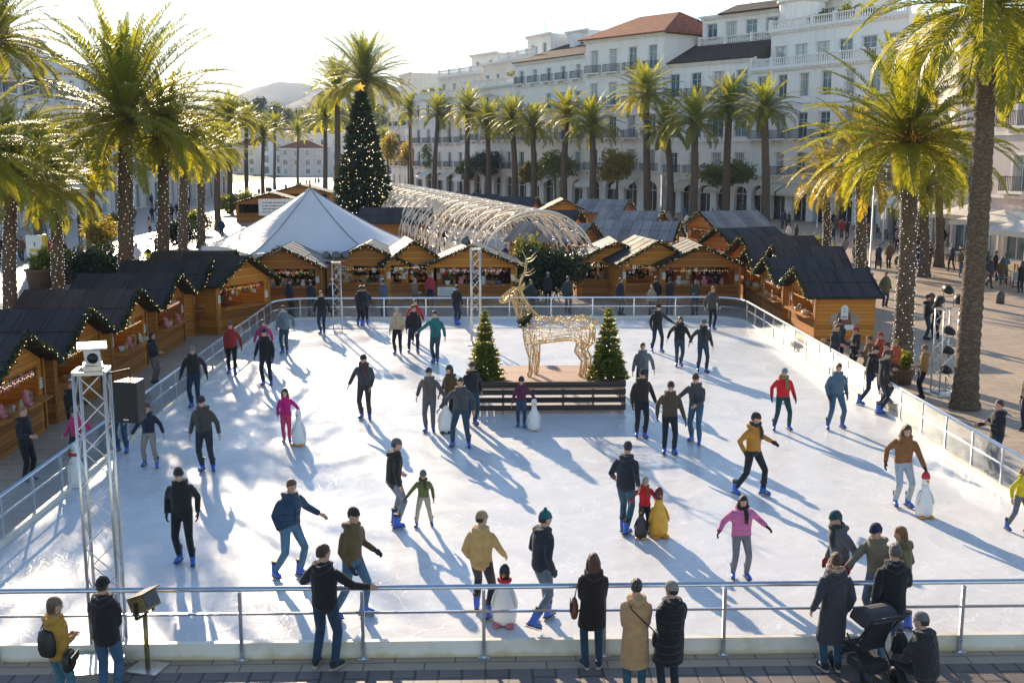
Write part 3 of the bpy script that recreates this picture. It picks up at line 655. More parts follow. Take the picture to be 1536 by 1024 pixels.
FD = G(gp(888, 1000), face=184, h=1.74, jac=(.018, .014, .012), jlen=.56, tro=(.02, .05, .08), fcol=NVY, hair=(.10, .04, .02), hstyle='long', arms=('chest', 'chest'), legs='stand', flare=.95, label='woman in black coat with long brown hair and a brown bag')
FE = G(hd(955, 868, 1.71), face=178, h=1.70, jac=(.46, .27, .13), jlen=.44, tro=(.03, .08, .11), fcol=BLK, hair=(.035, .018, .012), hstyle='bun', arms=('belly', 'chest'), legs='stand', label='woman in long camel coat with dark hair pinned up')
FF = G(hd(1008, 870, 1.72), face=196, h=1.69, jac=(.014, .013, .014), jlen=.52, tro=(.015, .022, .035), fcol=BLK, hat=(.30, .26, .22), puff=True, arms=('belly', 'fwd'), legs='stand', hyaw=20, label='person in black quilted coat and pale beanie raising a phone')
FG = G(gp(1246, 1004), face=182, h=1.78, jac=(.042, .042, .052), jlen=.42, tro=(.02, .06, .10), fcol=BLK, hair=(.07, .03, .014), arms=('low', 'down'), legs='stand', scarf=(.42, .28, .18), hyaw=-10, label='man in long charcoal overcoat with a sandy scarf')
FH = G(gp(1332, 997), face=172, h=1.86, jac=(.013, .013, .016), jlen=.62, tro=(.14, .24, .34), fcol=BLK, hair=(.11, .09, .085), arms=('down', 'fwd'), legs='stand', hyaw=18, label='man in black jacket and light jeans standing by the pushchair')
FI = G(hd(1392, 922, 1.20)+Vector((0, -.1, 0)), face=205, h=1.74, jac=(.03, .026, .028), jlen=.84, tro=BLK, fcol=BLK, hat=(.17, .155, .15), arms=('fwd', 'fwd'), lean=14, drop=.52, legs='crouch', hyaw=25, puff=True, label='person in black quilted jacket crouching beside the pushchair')
FK = G(gp(1345, 1018), face=185, h=.82, jac=(.03, .03, .034), jlen=.74, tro=BLK, fcol=(.4, .38, .36), hat=(.22, .22, .24), arms=('down', 'down'), legs='stand', child=True, label='toddler in grey beanie beside the crouching person')
# ---- onlookers outside the barriers
ON = 'onlookers around the rink'
def O(u, v, z=0.0, **k): return person(gp(u, v, z), feet='shoe', fcol=BLK, group=ON, **k)
O(42, 722, face=70, h=1.76, jac=BLK, tro=BLK, hair=(.20, .10, .05), arms=('belly', 'rail'), label='man in black jacket with fair hair outside the left barrier')
O(112, 668, face=60, h=1.72, jac=(.014, .013, .015), tro=BLK, hair=(.16, .08, .06), arms=('rail', 'belly'), label='person in black outside the left barrier beside a hut counter')
O(232, 575, face=80, h=1.68, jac=(.02, .022, .028), tro=(.16, .13, .10), hair=(.05, .03, .02), hstyle='bob', arms=('down', 'belly'), label='person in dark top and tan trousers at a left hut')
# ================================================================ skating-aid penguins and bags
M_pw = mat('white skating aid plastic', (.74, .70, .66), .35, .06, 6); M_po = mat('orange plastic', (.60, .24, .03), .4, .12, 8); M_pr = mat('red cloth', (.50, .02, .03), .7, .2, 10)
M_pk = mat('dark plastic', (.03, .024, .03), .4, .2, 8); M_py = mat('amber plastic', (.62, .33, .03), .4, .15, 7)
def penguin(u, v, h, face, body, head, feet, label, hat=None, scarf=None):
    p = root('penguin_aid', gp(u, v, ICE), R(face), label, 'skating aid', 'penguin skating aids', h)
    b = MB(); b.lathe([(.15, .015), (.175, .03), (.195, .12), (.195, .24), (.172, .40), (.125, .56), (.085, .68), (.073, .76)], 20); b.build('body', body, p, True)
    hm = MB(); hm.lathe([(.07, .755), (.080, .80), (.088, .86), (.078, .93), (.045, .985), (.01, .998)], 18); o = hm.build('head', head, p, True)
    bk = MB(); bk.tube([(0, -.07, .85), (0, -.12, .84), (0, -.16, .825)], [(.035, .022), (.028, .016), (.006, .005)], 8, ref=(0, 0, 1)); bk.build('beak', M_po, o, True)
    ey = MB()
    for s in (1, -1): ey.ball((s*.040, -.072, .90), .012, 8, 5)
    ey.build('eyes', M_eye, o, True)
    for s in (1, -1):
        w = MB(); w.tube([(s*.095, 0, .62), (s*.155, -.01, .5), (s*.20, -.03, .36), (s*.205, -.04, .29)], [(.05, .02), (.065, .022), (.05, .02), (.02, .01)], 8, ref=(s, 0, .3)); w.build('wing', body, p, True)
        f = MB(); f.ball((s*.10, -.14, .035), (.075, .12, .035), 12, 6); f.build('foot', feet, p, True)
    if hat: MB().lathe([(.092, .89), (.096, .93), (.085, .98), (.055, 1.03), (.02, 1.05)], 14).build('hat', hat, p, True)
    if scarf: MB().tube([(.085*math.cos(a), .085*math.sin(a), .735) for a in np.linspace(0, 2*PI, 15)[:-1]], .035, 8, closed=True).build('scarf', scarf, p, True)
penguin(449, 667, .92, -15, M_pw, M_pw, M_po, 'white penguin aid with amber feet beside a girl in magenta', scarf=None)
penguin(668, 648, .98, 10, M_pw, mat('brown plastic', (.10, .035, .025), .5, .2), M_pk, 'white penguin aid with a brown head held by two skaters')
penguin(801, 645, .86, 5, M_pw, M_pw, mat('tan plastic', (.55, .42, .28), .5, .1), 'white penguin aid beside a child in plum by the deck')
penguin(116, 728, .98, -20, M_pw, M_pw, M_pw, 'white penguin aid behind the near lighting mast', scarf=M_pr)
penguin(987, 803, .98, 12, M_py, mat('maroon plastic', (.09, .025, .03), .5, .2), M_po, 'amber penguin aid with dark maroon head')
penguin(961, 806, .62, -12, M_pk, M_pk, M_py, 'small black penguin aid with yellow feet')
penguin(757, 934, .98, -10, M_pw, M_pk, mat('rose plastic', (.55, .14, .13), .5, .1), 'white penguin aid with red scarf in front of the honey coloured parka', scarf=M_pr)
penguin(1385, 774, .90, 6, M_pw, M_pw, M_po, 'white penguin aid wearing a red hat', hat=M_pr, scarf=None)
def strap(name, p0, p1, n, off, mat_, parent):
    pass
def bag(loc, size, color, label, rz=0, strap_pts=None):
    b = root('shoulder_bag', loc, rz, label, 'bag', 'bags carried by spectators')
    m = MB(); w, d, h = size
    m.tube([(0, 0, -h/2), (0, 0, -h*.3), (0, 0, h*.1), (0, 0, h*.42), (0, 0, h/2)], [(w*.42, d*.4), (w*.5, d*.5), (w*.5, d*.5), (w*.42, d*.35), (w*.36, d*.25)], 12, ref=(0, 1, 0))
    mm = mat('bag leather '+label[:12], color, .5, .2, 10, .2, 40)
    m.build('pouch', mm, b, True)
    MB().box((0, -d*.5, h*.15), (w*.9, .012, h*.5)).build('flap', mm, b)
    if strap_pts:
        q = [Vector(p)-Vector(loc) for p in strap_pts]; M = Matrix.Rotation(-rz, 3, 'Z')
        MB().tube([M@x for x in q], [(.012, .006)]*len(q), 6).build('strap', mm, b, True)
    return b
def wp(Pt, x, y, z):     # a point given in a person's own frame
    P, T, A = Pt; P_m = Matrix.Translation(P.location) @ P.rotation_euler.to_matrix().to_4x4() @ Matrix.Scale(P.scale.x, 4)
    return P_m @ Vector((x, y, z))
bag(wp(FD, .27, -.02, .93), (.28, .12, .26), (.16, .05, .03), 'brown leather shoulder bag on the side of the black coat', FD[0].rotation_euler.z+R(80), [wp(FD, .27, 0, 1.05), wp(FD, .255, .06, 1.25), wp(FD, .17, .06, 1.47), wp(FD, .2, -.12, 1.30), wp(FD, .27, -.06, 1.05)])
bag(wp(FE, -.30, .03, .88), (.24, .11, .24), (.015, .013, .013), 'black crossbody bag over the camel coat', FE[0].rotation_euler.z+R(-70), [wp(FE, -.27, .05, 1.0), wp(FE, -.12, .165, 1.18), wp(FE, .08, .16, 1.38), wp(FE, .13, .06, 1.50)])
bk = bag(wp(FA, .0, .17, 1.14), (.30, .17, .34), (.02, .018, .017), 'black camera pack strapped on the mustard jacket', FA[0].rotation_euler.z, [wp(FA, .13, .17, 1.02), wp(FA, .13, .16, 1.3), wp(FA, .1, .06, 1.50)])
bag(wp(FA, -.30, .05, .90), (.30, .16, .24), (.022, .016, .012), 'black camera bag hanging at the hip of the mustard jacket', FA[0].rotation_euler.z+R(-60))
def phone(Pt, side, label):
    P, T, A = Pt; w = A[side][2]; d = (w-A[side][1]).normalized(); q = wp(Pt, *(w+d*.13+Vector((0, -.01, .03))))
    p = root('phone', q, P.rotation_euler.z, label, 'phone'); MB().box((0, 0, 0), (.15, .012, .078)).build('case', M_sole, p)
    MB().box((0, .007, 0), (.14, .003, .07)).build('screen', glow('phone screen', (.35, .42, .5), .6), p)
phone(FF, 1, 'phone held up over the railing by the quilted coat')
# ================================================================ palms, firs, shrubs
M_frond = leafmat('palm frond', (.016, .045, .008), (.060, .120, .016), (.40, .45, .03), .5)
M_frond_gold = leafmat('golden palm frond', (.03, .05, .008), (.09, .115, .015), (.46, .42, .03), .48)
M_rachis = mat('frond stalk', (.22, .19, .06), .5, .2, 4)
def bark_mat():
    t = NT('palm bark'); c = t.coord('Object'); m = t.mapping(c, (6, 6, 15)); v = t.n('TexVoronoi'); t.l(m, v.inputs['Vector']); v.inputs['Scale'].default_value = 1.6
    n = t.noise(c, 6, 6, .65); f = t.math('ADD', t.math('MULTIPLY', v.outputs['Distance'], .7), t.math('MULTIPLY', n, .5))
    col = t.ramp(f, [(.2, (.045, .030, .019)), (.55, (.105, .072, .046)), (.95, (.19, .14, .095))])
    return t.done(t.prin(col, .85, .25, 0, t.bump(f, .9, .05)))
M_bark = bark_mat(); M_boots = mat('cut frond stubs', (.13, .085, .04), .85, .45, 9, .7, 18)
M_fairy = glow('white fairy lights', (1, .93, .8), 1.1); M_fairyw = glow('warm fairy lights', (1, .66, .28), 1.6)
M_date = mat('orange date clusters', (.55, .22, .03), .6, .3, 12)
def palm_crown(seed, L=3.6, n=46, nl=44, droop=1.0, leafw=.032, gold=False, skirt=.0, lf=.15):
    r = np.random.default_rng(seed); V = []; F = []; A = []; MI = []; base = 0
    RV = []; RF = []
    for i in range(n):
        q = (i+.5)/n
        az = i*2.39996+r.uniform(-.25, .25); el = R(87-q**.95*(92+skirt)+r.uniform(-7, 7))
        ln = L*(1.0-.20*q**3)*r.uniform(.88, 1.08)*(.85 if q < .12 else 1)
        k = 14; s = np.linspace(0, 1, k)
        bend = (0.35+.55*q)*droop*r.uniform(.75, 1.3)
        ang = el-bend*s**1.6*1.15
        dx = np.cos(ang); dz = np.sin(ang); st = ln/(k-1)
        x = np.concatenate([[0], np.cumsum(dx[:-1])*st]); z = np.concatenate([[0], np.cumsum(dz[:-1])*st])
        tw = r.uniform(-.16, .16); h = np.array([math.cos(az), math.sin(az), 0]); sd = np.array([-math.sin(az), math.cos(az), 0])
        P = x[:, None]*h+z[:, None]*np.array([0, 0, 1])+(tw*ln*s**2)[:, None]*sd
        T = np.gradient(P, axis=0); T /= np.linalg.norm(T, axis=1)[:, None]
        # rachis: flat strip of three sides
        w = (.035*(1-s)+.006)*L/3.6
        U = np.cross(T, np.broadcast_to(sd, T.shape)); U /= np.linalg.norm(U, axis=1)[:, None]; U[U[:, 2] < 0] *= 1
        RVi = np.concatenate([P+w[:, None]*sd, P-w[:, None]*sd, P+U*w[:, None]*1.0]); b = len(V)
        tint = np.clip(.25+.6*q+r.uniform(-.15, .15), 0, 1)
        for a in range(k-1):
            for (e, f) in ((0, 1), (1, 2), (2, 0)):
                F.append((base+e*k+a, base+e*k+a+1, base+f*k+a+1, base+f*k+a)); A.append(tint); MI.append(1)
        V.append(RVi); base += 3*k
        # leaflets
        for side in (1, -1):
            u = np.linspace(.10, .995, nl)+r.uniform(-.006, .006, nl)
            p = np.stack([np.interp(u, s, P[:, c]) for c in range(3)], 1); t = np.stack([np.interp(u, s, T[:, c]) for c in range(3)], 1)
            t /= np.linalg.norm(t, axis=1)[:, None]; up = np.cross(t, sd); up /= np.linalg.norm(up, axis=1)[:, None]; up *= np.sign(up[:, 2:3]+1e-6)
            ll = L*lf*np.clip(np.sin(np.clip((u-.05)/.98, 0, 1)*PI)**.55, .15, 1)*(1-.42*u**2)*r.uniform(.8, 1.15, nl)
            fw = np.interp(u, [0, .5, 1], [.45, .75, 1.6])+r.uniform(-.12, .12, nl); lift = .42+r.uniform(-.22, .22, nl)
            d = side*sd[None]+fw[:, None]*t+lift[:, None]*up; d /= np.linalg.norm(d, axis=1)[:, None]
            nn = np.cross(d, t); wv = t*1.0; wv = wv-d*np.sum(wv*d, 1)[:, None]; wv /= np.linalg.norm(wv, axis=1)[:, None]
            lw = leafw*L/3.6*r.uniform(.8, 1.25, nl)
            m = p+d*(ll*.55)[:, None]; e = m+(d*.8+np.array([0, 0, -.55]))*(ll*.5)[:, None]
            q4 = np.stack([p-wv*(lw*.4)[:, None], p+wv*(lw*.4)[:, None], m+wv*lw[:, None], m-wv*lw[:, None], e+wv*(lw*.15)[:, None], e-wv*(lw*.15)[:, None]], 1).reshape(-1, 3)
            V.append(q4); j = base+np.arange(nl)*6
            for a in j: F.append((a, a+1, a+2, a+3)); F.append((a+3, a+2, a+4, a+5)); 
            A += list(np.repeat(np.clip(tint+r.uniform(-.12, .12, nl), 0, 1), 2)); MI += [0]*(2*nl); base += nl*6
    return np_mesh('crown', np.concatenate(V), np.array(F), [M_frond_gold if gold else M_frond, M_rachis], {'tint': A}, MI)
def dates_mesh(seed):
    r = random.Random(seed); out = []
    for i in range(9):
        m = MB()
        az = r.uniform(0, 6.28); h = Vector((math.cos(az), math.sin(az), 0)); p0 = h*.15+Vector((0, 0, .1)); p1 = h*.55+Vector((0, 0, .45)); p2 = h*.95+Vector((0, 0, .2))
        m.tube([p0, p1, p2], [.02, .016, .012], 5)
        for k in range(34):
            c = p2+Vector((r.gauss(0, .16), r.gauss(0, .16), r.gauss(-.12, .22))); m.octa(c, r.uniform(.025, .045))
        out.append(m.mesh('date_cluster', M_date))
    return out
def trunk_mesh(hgt, r0, r1, seed, lean=(0, 0), n=14, boots=.9, flare=1.35):
    rr = np.random.default_rng(seed); k = max(16, int(hgt/.13)); m = MB(); pts = []; rad = []
    for i in range(k+1):
        f = i/k; z = f*hgt; r = r0+(r1-r0)*f
        r *= 1+(flare-1)*math.exp(-z/.45)
        r *= 1+(.055 if i % 2 else -.035)+rr.uniform(-.025, .025)
        if hgt-z < boots: r *= 1+.45*math.sin((1-(hgt-z)/boots)*PI*.72)
        wob = math.sin(f*3+seed)*.05*hgt/8
        pts.append((lean[0]*f**1.5+wob*math.sin(f*PI), lean[1]*f**1.5, z-.15*(i == 0))); rad.append(r)
    m.tube(pts, rad, n, ref=(1, 0, 0)); return m, pts, rad
CROWNS = {}
def crown(key):
    if key not in CROWNS:
        kind, s = key
        CROWNS[key] = {'big': lambda: palm_crown(s, 4.6, 78, 76, 1.15, .0165, skirt=18, lf=.15), 'hang': lambda: palm_crown(s, 4.4, 64, 76, 1.8, .0165, skirt=22, lf=.15), 'gold': lambda: palm_crown(s, 3.6, 58, 56, 1.4, .022, True, 18),
                       'mid': lambda: palm_crown(s, 3.4, 60, 40, 1.35, .028, skirt=16, lf=.17), 'far': lambda: palm_crown(s, 3.2, 54, 26, 1.35, .042, skirt=15, lf=.17)}[kind]()
    return CROWNS[key]
PALMS = []
def palm(u, v_base, v_crown, kind='far', seed=0, cr=None, r0=.34, lights=0, dates=False, label='', group='palms of the square', u_top=None, Y=None, boots=.9, zc=None):
    """trunk from its foot in the photo to its crown; cr = frond reach in metres"""
    b = gp(u, v_base) if Y is None else Vector((yp(u, 300, Y).x, Y, 0))
    tp = yp(u if u_top is None else u_top, v_crown, b.y); hgt = tp.z
    P = root('palm_tree', b, 0, label, 'palm tree', group)
    rot = rnd.uniform(0, 6.28)
    m, pts, rad = trunk_mesh(hgt, r0, r0*.72, seed+len(PALMS), (tp.x-b.x, 0), 16 if kind in ('big', 'hang', 'gold') else 10, boots)
    m.build('trunk', M_bark, P, True)
    base = {'big': 4.6, 'hang': 4.4, 'gold': 3.6, 'mid': 3.4, 'far': 3.2}[kind]
    s = (cr or base)/base
    link('crown', crown((kind, seed)), P, (tp.x-b.x, 0, hgt-.05), (rnd.uniform(-.06, .06), rnd.uniform(-.06, .06), rot), s)
    for dm in (dates_mesh(seed) if dates else ()): link('date_cluster', dm, P, (tp.x-b.x, 0, hgt+.1), None, s*1.25)
    if lights:
        L = MB(); r = random.Random(seed+5); sz = .009+.00011*b.y
        for i in range(lights):
            f = (i+.5)/lights*.93; j = min(int(f*(len(pts)-1)), len(pts)-1); a = i*2.4+r.uniform(-.6, .6); p = pts[j]
            rr = rad[j]*1.04+.02; L.octa((p[0]+math.cos(a)*rr, p[1]+math.sin(a)*rr, f*hgt), sz)
        L.build('fairy_lights', M_fairy, P)
    PALMS.append(P); return P
# ---- left of the rink
palm(190, 466, 178, 'big', 1, 6.0, .40, 190, label='broad palm with lights wound on its trunk behind the left huts')
palm(18, 505, 270, 'big', 2, 3.7, .30, 170, label='palm with lit trunk at the left picture edge, its frond arching over the path')
palm(90, 470, 285, 'hang', 3, 3.2, .30, 150, u_top=82, label='palm with lit trunk and hanging fronds beside a tub hedge', boots=1.1)
palm(246, 455, 205, 'big', 4, 3.9, .33, 120, label='palm whose crown merges behind the broad palm, trunk near a hut roof')
palm(276, 400, 228, 'mid', 1, 3.5, .34, 90, label='slender palm with lit trunk, third from the market on the promenade')
palm(302, 372, 232, 'mid', 2, 3.4, .34, 80, label='palm between clipped hedges on the left promenade')
palm(327, 345, 222, 'mid', 3, 3.8, .34, label='palm beyond the clipped hedges, left of the white tent')
palm(370, 300, 186, 'mid', 1, 4.2, .36, label='palm with dense crown above the hut left of the tent')
palm(395, 300, 205, 'far', 2, 3.4, .34, label='palm with pale thin trunk in the left avenue')
palm(412, 284, 192, 'far', 3, 4.0, .32, label='upright palm near the middle of the left avenue')
palm(447, 280, 200, 'far', 1, 3.8, .30, label='thin palm standing alone before the old town')
palm(345, 320, 178, 'mid', 2, 4.3, .36, label='tall palm behind the dense left crown')
palm(-16, 470, 62, 'big', 3, 4.2, .36, label='tall palm whose fronds enter at the top left corner')
palm(60, 395, 225, 'mid', 3, 3.2, .34, label='palm in shade before the pink left building')
palm(138, 385, 252, 'mid', 1, 3.0, .34, label='palm with yellow fronds behind the tub hedge')
palm(-50, 560, 235, 'big', 4, 3.7, .34, 120, label='palm just outside the left edge with fronds reaching in')
def fac(u): return float(np.interp(u, [588, 632, 700, 772, 876, 990, 1122, 1322], [236, 214, 184, 166, 149, 138, 128, 110]))
# ---- centre
palm(547, 318, 120, 'big', 1, 7.2, .55, label='tallest palm, rising behind the big Christmas tree')
palm(506, 305, 135, 'mid', 2, 6.4, .5, label='tall palm just left of the tallest palm')
palm(488, 290, 180, 'far', 1, 5.4, .45, label='palm with lit trunk left of the big Christmas tree')
palm(575, 275, 207, 'far', 2, 3.6, .32, label='small bushy palm right of the big Christmas tree')
for i, (u, vb, vc, k, sd, cr, lab) in enumerate([
    (618, 276, 168, 'far', 1, 4.8, 'slim palm, first of the row before the white facades'), (652, 276, 172, 'far', 2, 4.8, 'slim palm, second of the row before the white facades'),
    (699, 284, 168, 'mid', 3, 5.0, 'golden green palm before the corner of the terrace building'), (733, 288, 186, 'far', 3, 4.8, 'dark palm right of the golden green one'),
    (773, 290, 180, 'mid', 1, 4.6, 'palm before the arched ground floor, left of a close pair'), (801, 290, 192, 'far', 1, 4.6, 'shorter palm of a close pair before the dark roofed house'),
    (845, 300, 176, 'mid', 2, 4.6, 'palm before the dark roofed house, right of a close pair'), (890, 303, 190, 'mid', 3, 4.8, 'palm left of the red roofed house corner'),
    (972, 312, 143, 'mid', 1, 5.0, 'high palm before the right half of the red roofed house'), (1007, 305, 195, 'far', 2, 4.4, 'low palm tucked between two taller ones'),
    (1040, 318, 184, 'mid', 2, 4.6, 'palm below the lettered balcony'), (1089, 328, 160, 'mid', 3, 4.4, 'palm right of the lettered balcony'),
    (1149, 357, 166, 'mid', 1, 4.3, 'palm before the balustraded building, nearest of its row')]):
    palm(u, vb, vc, k, sd, cr*.98, .46 if k == 'mid' else .42, Y=fac(u)-rnd.uniform(11, 17), u_top=u+rnd.uniform(-7, 7), label=lab, group='palms in the row before the white facades')
# ---- right
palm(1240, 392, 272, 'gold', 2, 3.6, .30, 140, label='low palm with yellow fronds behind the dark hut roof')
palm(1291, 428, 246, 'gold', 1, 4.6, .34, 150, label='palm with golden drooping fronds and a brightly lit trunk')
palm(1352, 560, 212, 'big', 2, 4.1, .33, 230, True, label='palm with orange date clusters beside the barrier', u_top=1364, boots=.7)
palm(1447, 612, 8, 'hang', 1, 4.5, .34, 0, label='tallest near palm with bare ringed trunk at the right', u_top=1483, boots=.5)
palm(1386, 415, 282, 'mid', 3, 3.3, .32, label='short palm with lit trunk before the cafe awnings', lights=60)
palm(1408, 400, 250, 'mid', 2, 3.2, .3, label='palm hidden behind the date palm')
palm(1560, 520, 90, 'big', 4, 4.2, .36, label='palm outside the right edge with fronds reaching in')
# ---- leafy things
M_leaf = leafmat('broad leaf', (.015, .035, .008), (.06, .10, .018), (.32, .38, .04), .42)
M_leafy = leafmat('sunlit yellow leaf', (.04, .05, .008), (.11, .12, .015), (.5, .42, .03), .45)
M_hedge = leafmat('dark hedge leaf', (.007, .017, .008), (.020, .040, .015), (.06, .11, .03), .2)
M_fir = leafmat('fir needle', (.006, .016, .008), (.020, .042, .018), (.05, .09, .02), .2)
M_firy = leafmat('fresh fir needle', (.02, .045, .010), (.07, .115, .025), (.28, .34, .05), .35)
M_bark2 = mat('grey bark', (.10, .075, .055), .9, .3, 8, .6, 20)
def leaf_cloud(name, blobs, n, size, m, seed, shell=.55):
    """many small leaves through the volume of lumpy blobs [(c, r)]"""
    r = np.random.default_rng(seed); vol = np.array([b[1][0]*b[1][1]*b[1][2] for b in blobs])**(2/3); cnt = np.maximum(1, (n*vol/vol.sum()).astype(int))
    P = []; T = []
    for (c, rad), k in zip(blobs, cnt):
        d = r.normal(size=(k, 3)); d /= np.linalg.norm(d, axis=1)[:, None]; q = shell+(1-shell)*r.random(k)**.6
        P.append(np.array(c)+d*q[:, None]*np.array(rad)*(1+.16*r.normal(size=(k, 1)))); T.append(np.clip(.45+r.normal(0, .22, k)+r.normal(0, .10), 0, 1))
    P = np.concatenate(P); T = np.concatenate(T); k = len(P)
    a = r.normal(size=(k, 3)); a /= np.linalg.norm(a, axis=1)[:, None]; b = np.cross(a, r.normal(size=(k, 3))); b /= np.linalg.norm(b, axis=1)[:, None]
    s = size*r.uniform(.6, 1.4, k)[:, None]
    V = np.stack([P-a*s, P+b*s*.5, P+a*s, P-b*s*.5], 1).reshape(-1, 3); F = np.arange(k*4).reshape(-1, 4)
    return np_mesh(name, V, F, m, {'tint': T})
def lumps(r, c, rad, n, k=.5):
    out = []
    for i in range(n):
        d = Vector((r.gauss(0, 1), r.gauss(0, 1), r.gauss(0, 1))).normalized()*r.uniform(.35, .75)
        out.append(((c[0]+d.x*rad[0], c[1]+d.y*rad[1], c[2]+d.z*rad[2]), tuple(q*k*r.uniform(.75, 1.2) for q in rad)))
    return out
def broadleaf(u, v, hgt, rad, m, label, n=2600, seed=0, size=.19, trunk=.45, name='broadleaf_tree', cat='tree', group='round crowned street trees', base=None):
    r = random.Random(seed); b = base or gp(u, v); P = root(name, b, 0, label, cat, group); ch = hgt*(1-trunk)
    T = MB(); top = (r.uniform(-.2, .2), 0, hgt*trunk+ch*.3); T.tube([(0, 0, -.1), (.05, 0, hgt*trunk*.5), top], [hgt*.028, hgt*.02, hgt*.014], 8)
    for i in range(5):
        a = i*1.26+r.uniform(-.3, .3); T.tube([top, (top[0]+math.cos(a)*rad*.6, math.sin(a)*rad*.6, hgt*trunk+ch*r.uniform(.45, .75))], [hgt*.011, hgt*.004], 6)
    T.build('trunk', M_bark2, P, True)
    link('crown', leaf_cloud('crown', lumps(r, (0, 0, hgt*trunk+ch*.5), (rad, rad, ch*.5), 13), n, size, m, seed), P)
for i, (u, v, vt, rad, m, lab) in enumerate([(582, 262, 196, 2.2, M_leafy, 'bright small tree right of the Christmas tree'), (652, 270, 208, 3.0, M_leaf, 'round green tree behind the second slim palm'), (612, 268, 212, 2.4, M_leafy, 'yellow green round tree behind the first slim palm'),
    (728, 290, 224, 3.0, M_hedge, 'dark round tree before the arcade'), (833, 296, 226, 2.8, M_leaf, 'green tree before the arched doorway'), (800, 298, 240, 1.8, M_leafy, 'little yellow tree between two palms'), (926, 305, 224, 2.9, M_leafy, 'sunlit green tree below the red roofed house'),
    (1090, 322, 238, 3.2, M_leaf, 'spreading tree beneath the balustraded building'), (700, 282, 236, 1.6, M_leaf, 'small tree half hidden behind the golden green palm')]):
    Yb = fac(u)-7; b = Vector((yp(u, 250, Yb).x, Yb, 0)); broadleaf(u, v, yp(u, vt, Yb).z, rad*1.05, m, lab, 3000, i+3, base=b)
def hedge(u, v, w, d, h, m, label, n=3000, seed=1, size=.09, name='hedge', group='clipped hedges on the promenade'):
    r = random.Random(seed); b = gp(u, v); P = root(name, b, 0, label, 'hedge', group); bl = []
    for i in range(10):
        bl.append(((r.uniform(-.32, .32)*w, r.uniform(-.32, .32)*d, h*r.uniform(.3, .68)), (w*.26, d*.28, h*.32)))
    link('foliage', leaf_cloud('foliage', bl, n, size, m, seed, .45), P)
    S_ = MB()
    for i in range(6): S_.tube([(r.uniform(-.2, .2)*w, r.uniform(-.2, .2)*d, -.05), (r.uniform(-.3, .3)*w, r.uniform(-.3, .3)*d, h*.6)], [.03, .012], 5)
    S_.build('stems', M_bark2, P)
hedge(150, 432, 3.6, 1.8, 2.6, M_hedge, 'large dark hedge flowering white beside the broad palm', 7000, 1, .10)
hedge(268, 372, 3.4, 2.0, 2.6, M_hedge, 'clipped hedge between two lit palms', 3500, 2, .11)
hedge(300, 352, 3.0, 2.0, 2.4, M_leaf, 'green hedge beyond the clipped one', 3000, 3, .12)
hedge(356, 322, 5.0, 2.5, 3.2, M_leaf, 'wide green hedge left of the tent', 3500, 4, .14)
hedge(152, 392, 2.2, 1.6, 3.2, M_leafy, 'yellow leaved shrub behind the dark hedge', 3000, 5, .11)
hedge(1190, 395, 3.0, 1.5, 1.9, M_hedge, 'dark hedge behind the right hand huts', 3000, 6, .10)
hedge(1222, 388, 2.6, 1.5, 1.7, M_leaf, 'green hedge beside the low yellow palm', 2600, 7, .10)
hedge(65, 482, 1.6, 1.2, 1.1, M_leafy, 'low yellow bush behind the left hut roofs', 1800, 8, .08)
hedge(232, 420, 1.7, 1.4, 1.9, M_leaf, 'small shrub beside the leaning lit trunk', 1800, 9, .09)
hedge(822, 452, 3.6, 3.0, 3.0, M_hedge, 'dark evergreen bank inside the mouth of the light tunnel', 6000, 10, .10)
hedge(802, 447, 2.2, 2.0, 3.3, M_leaf, 'green shrub inside the mouth of the light tunnel', 4200, 11, .10)
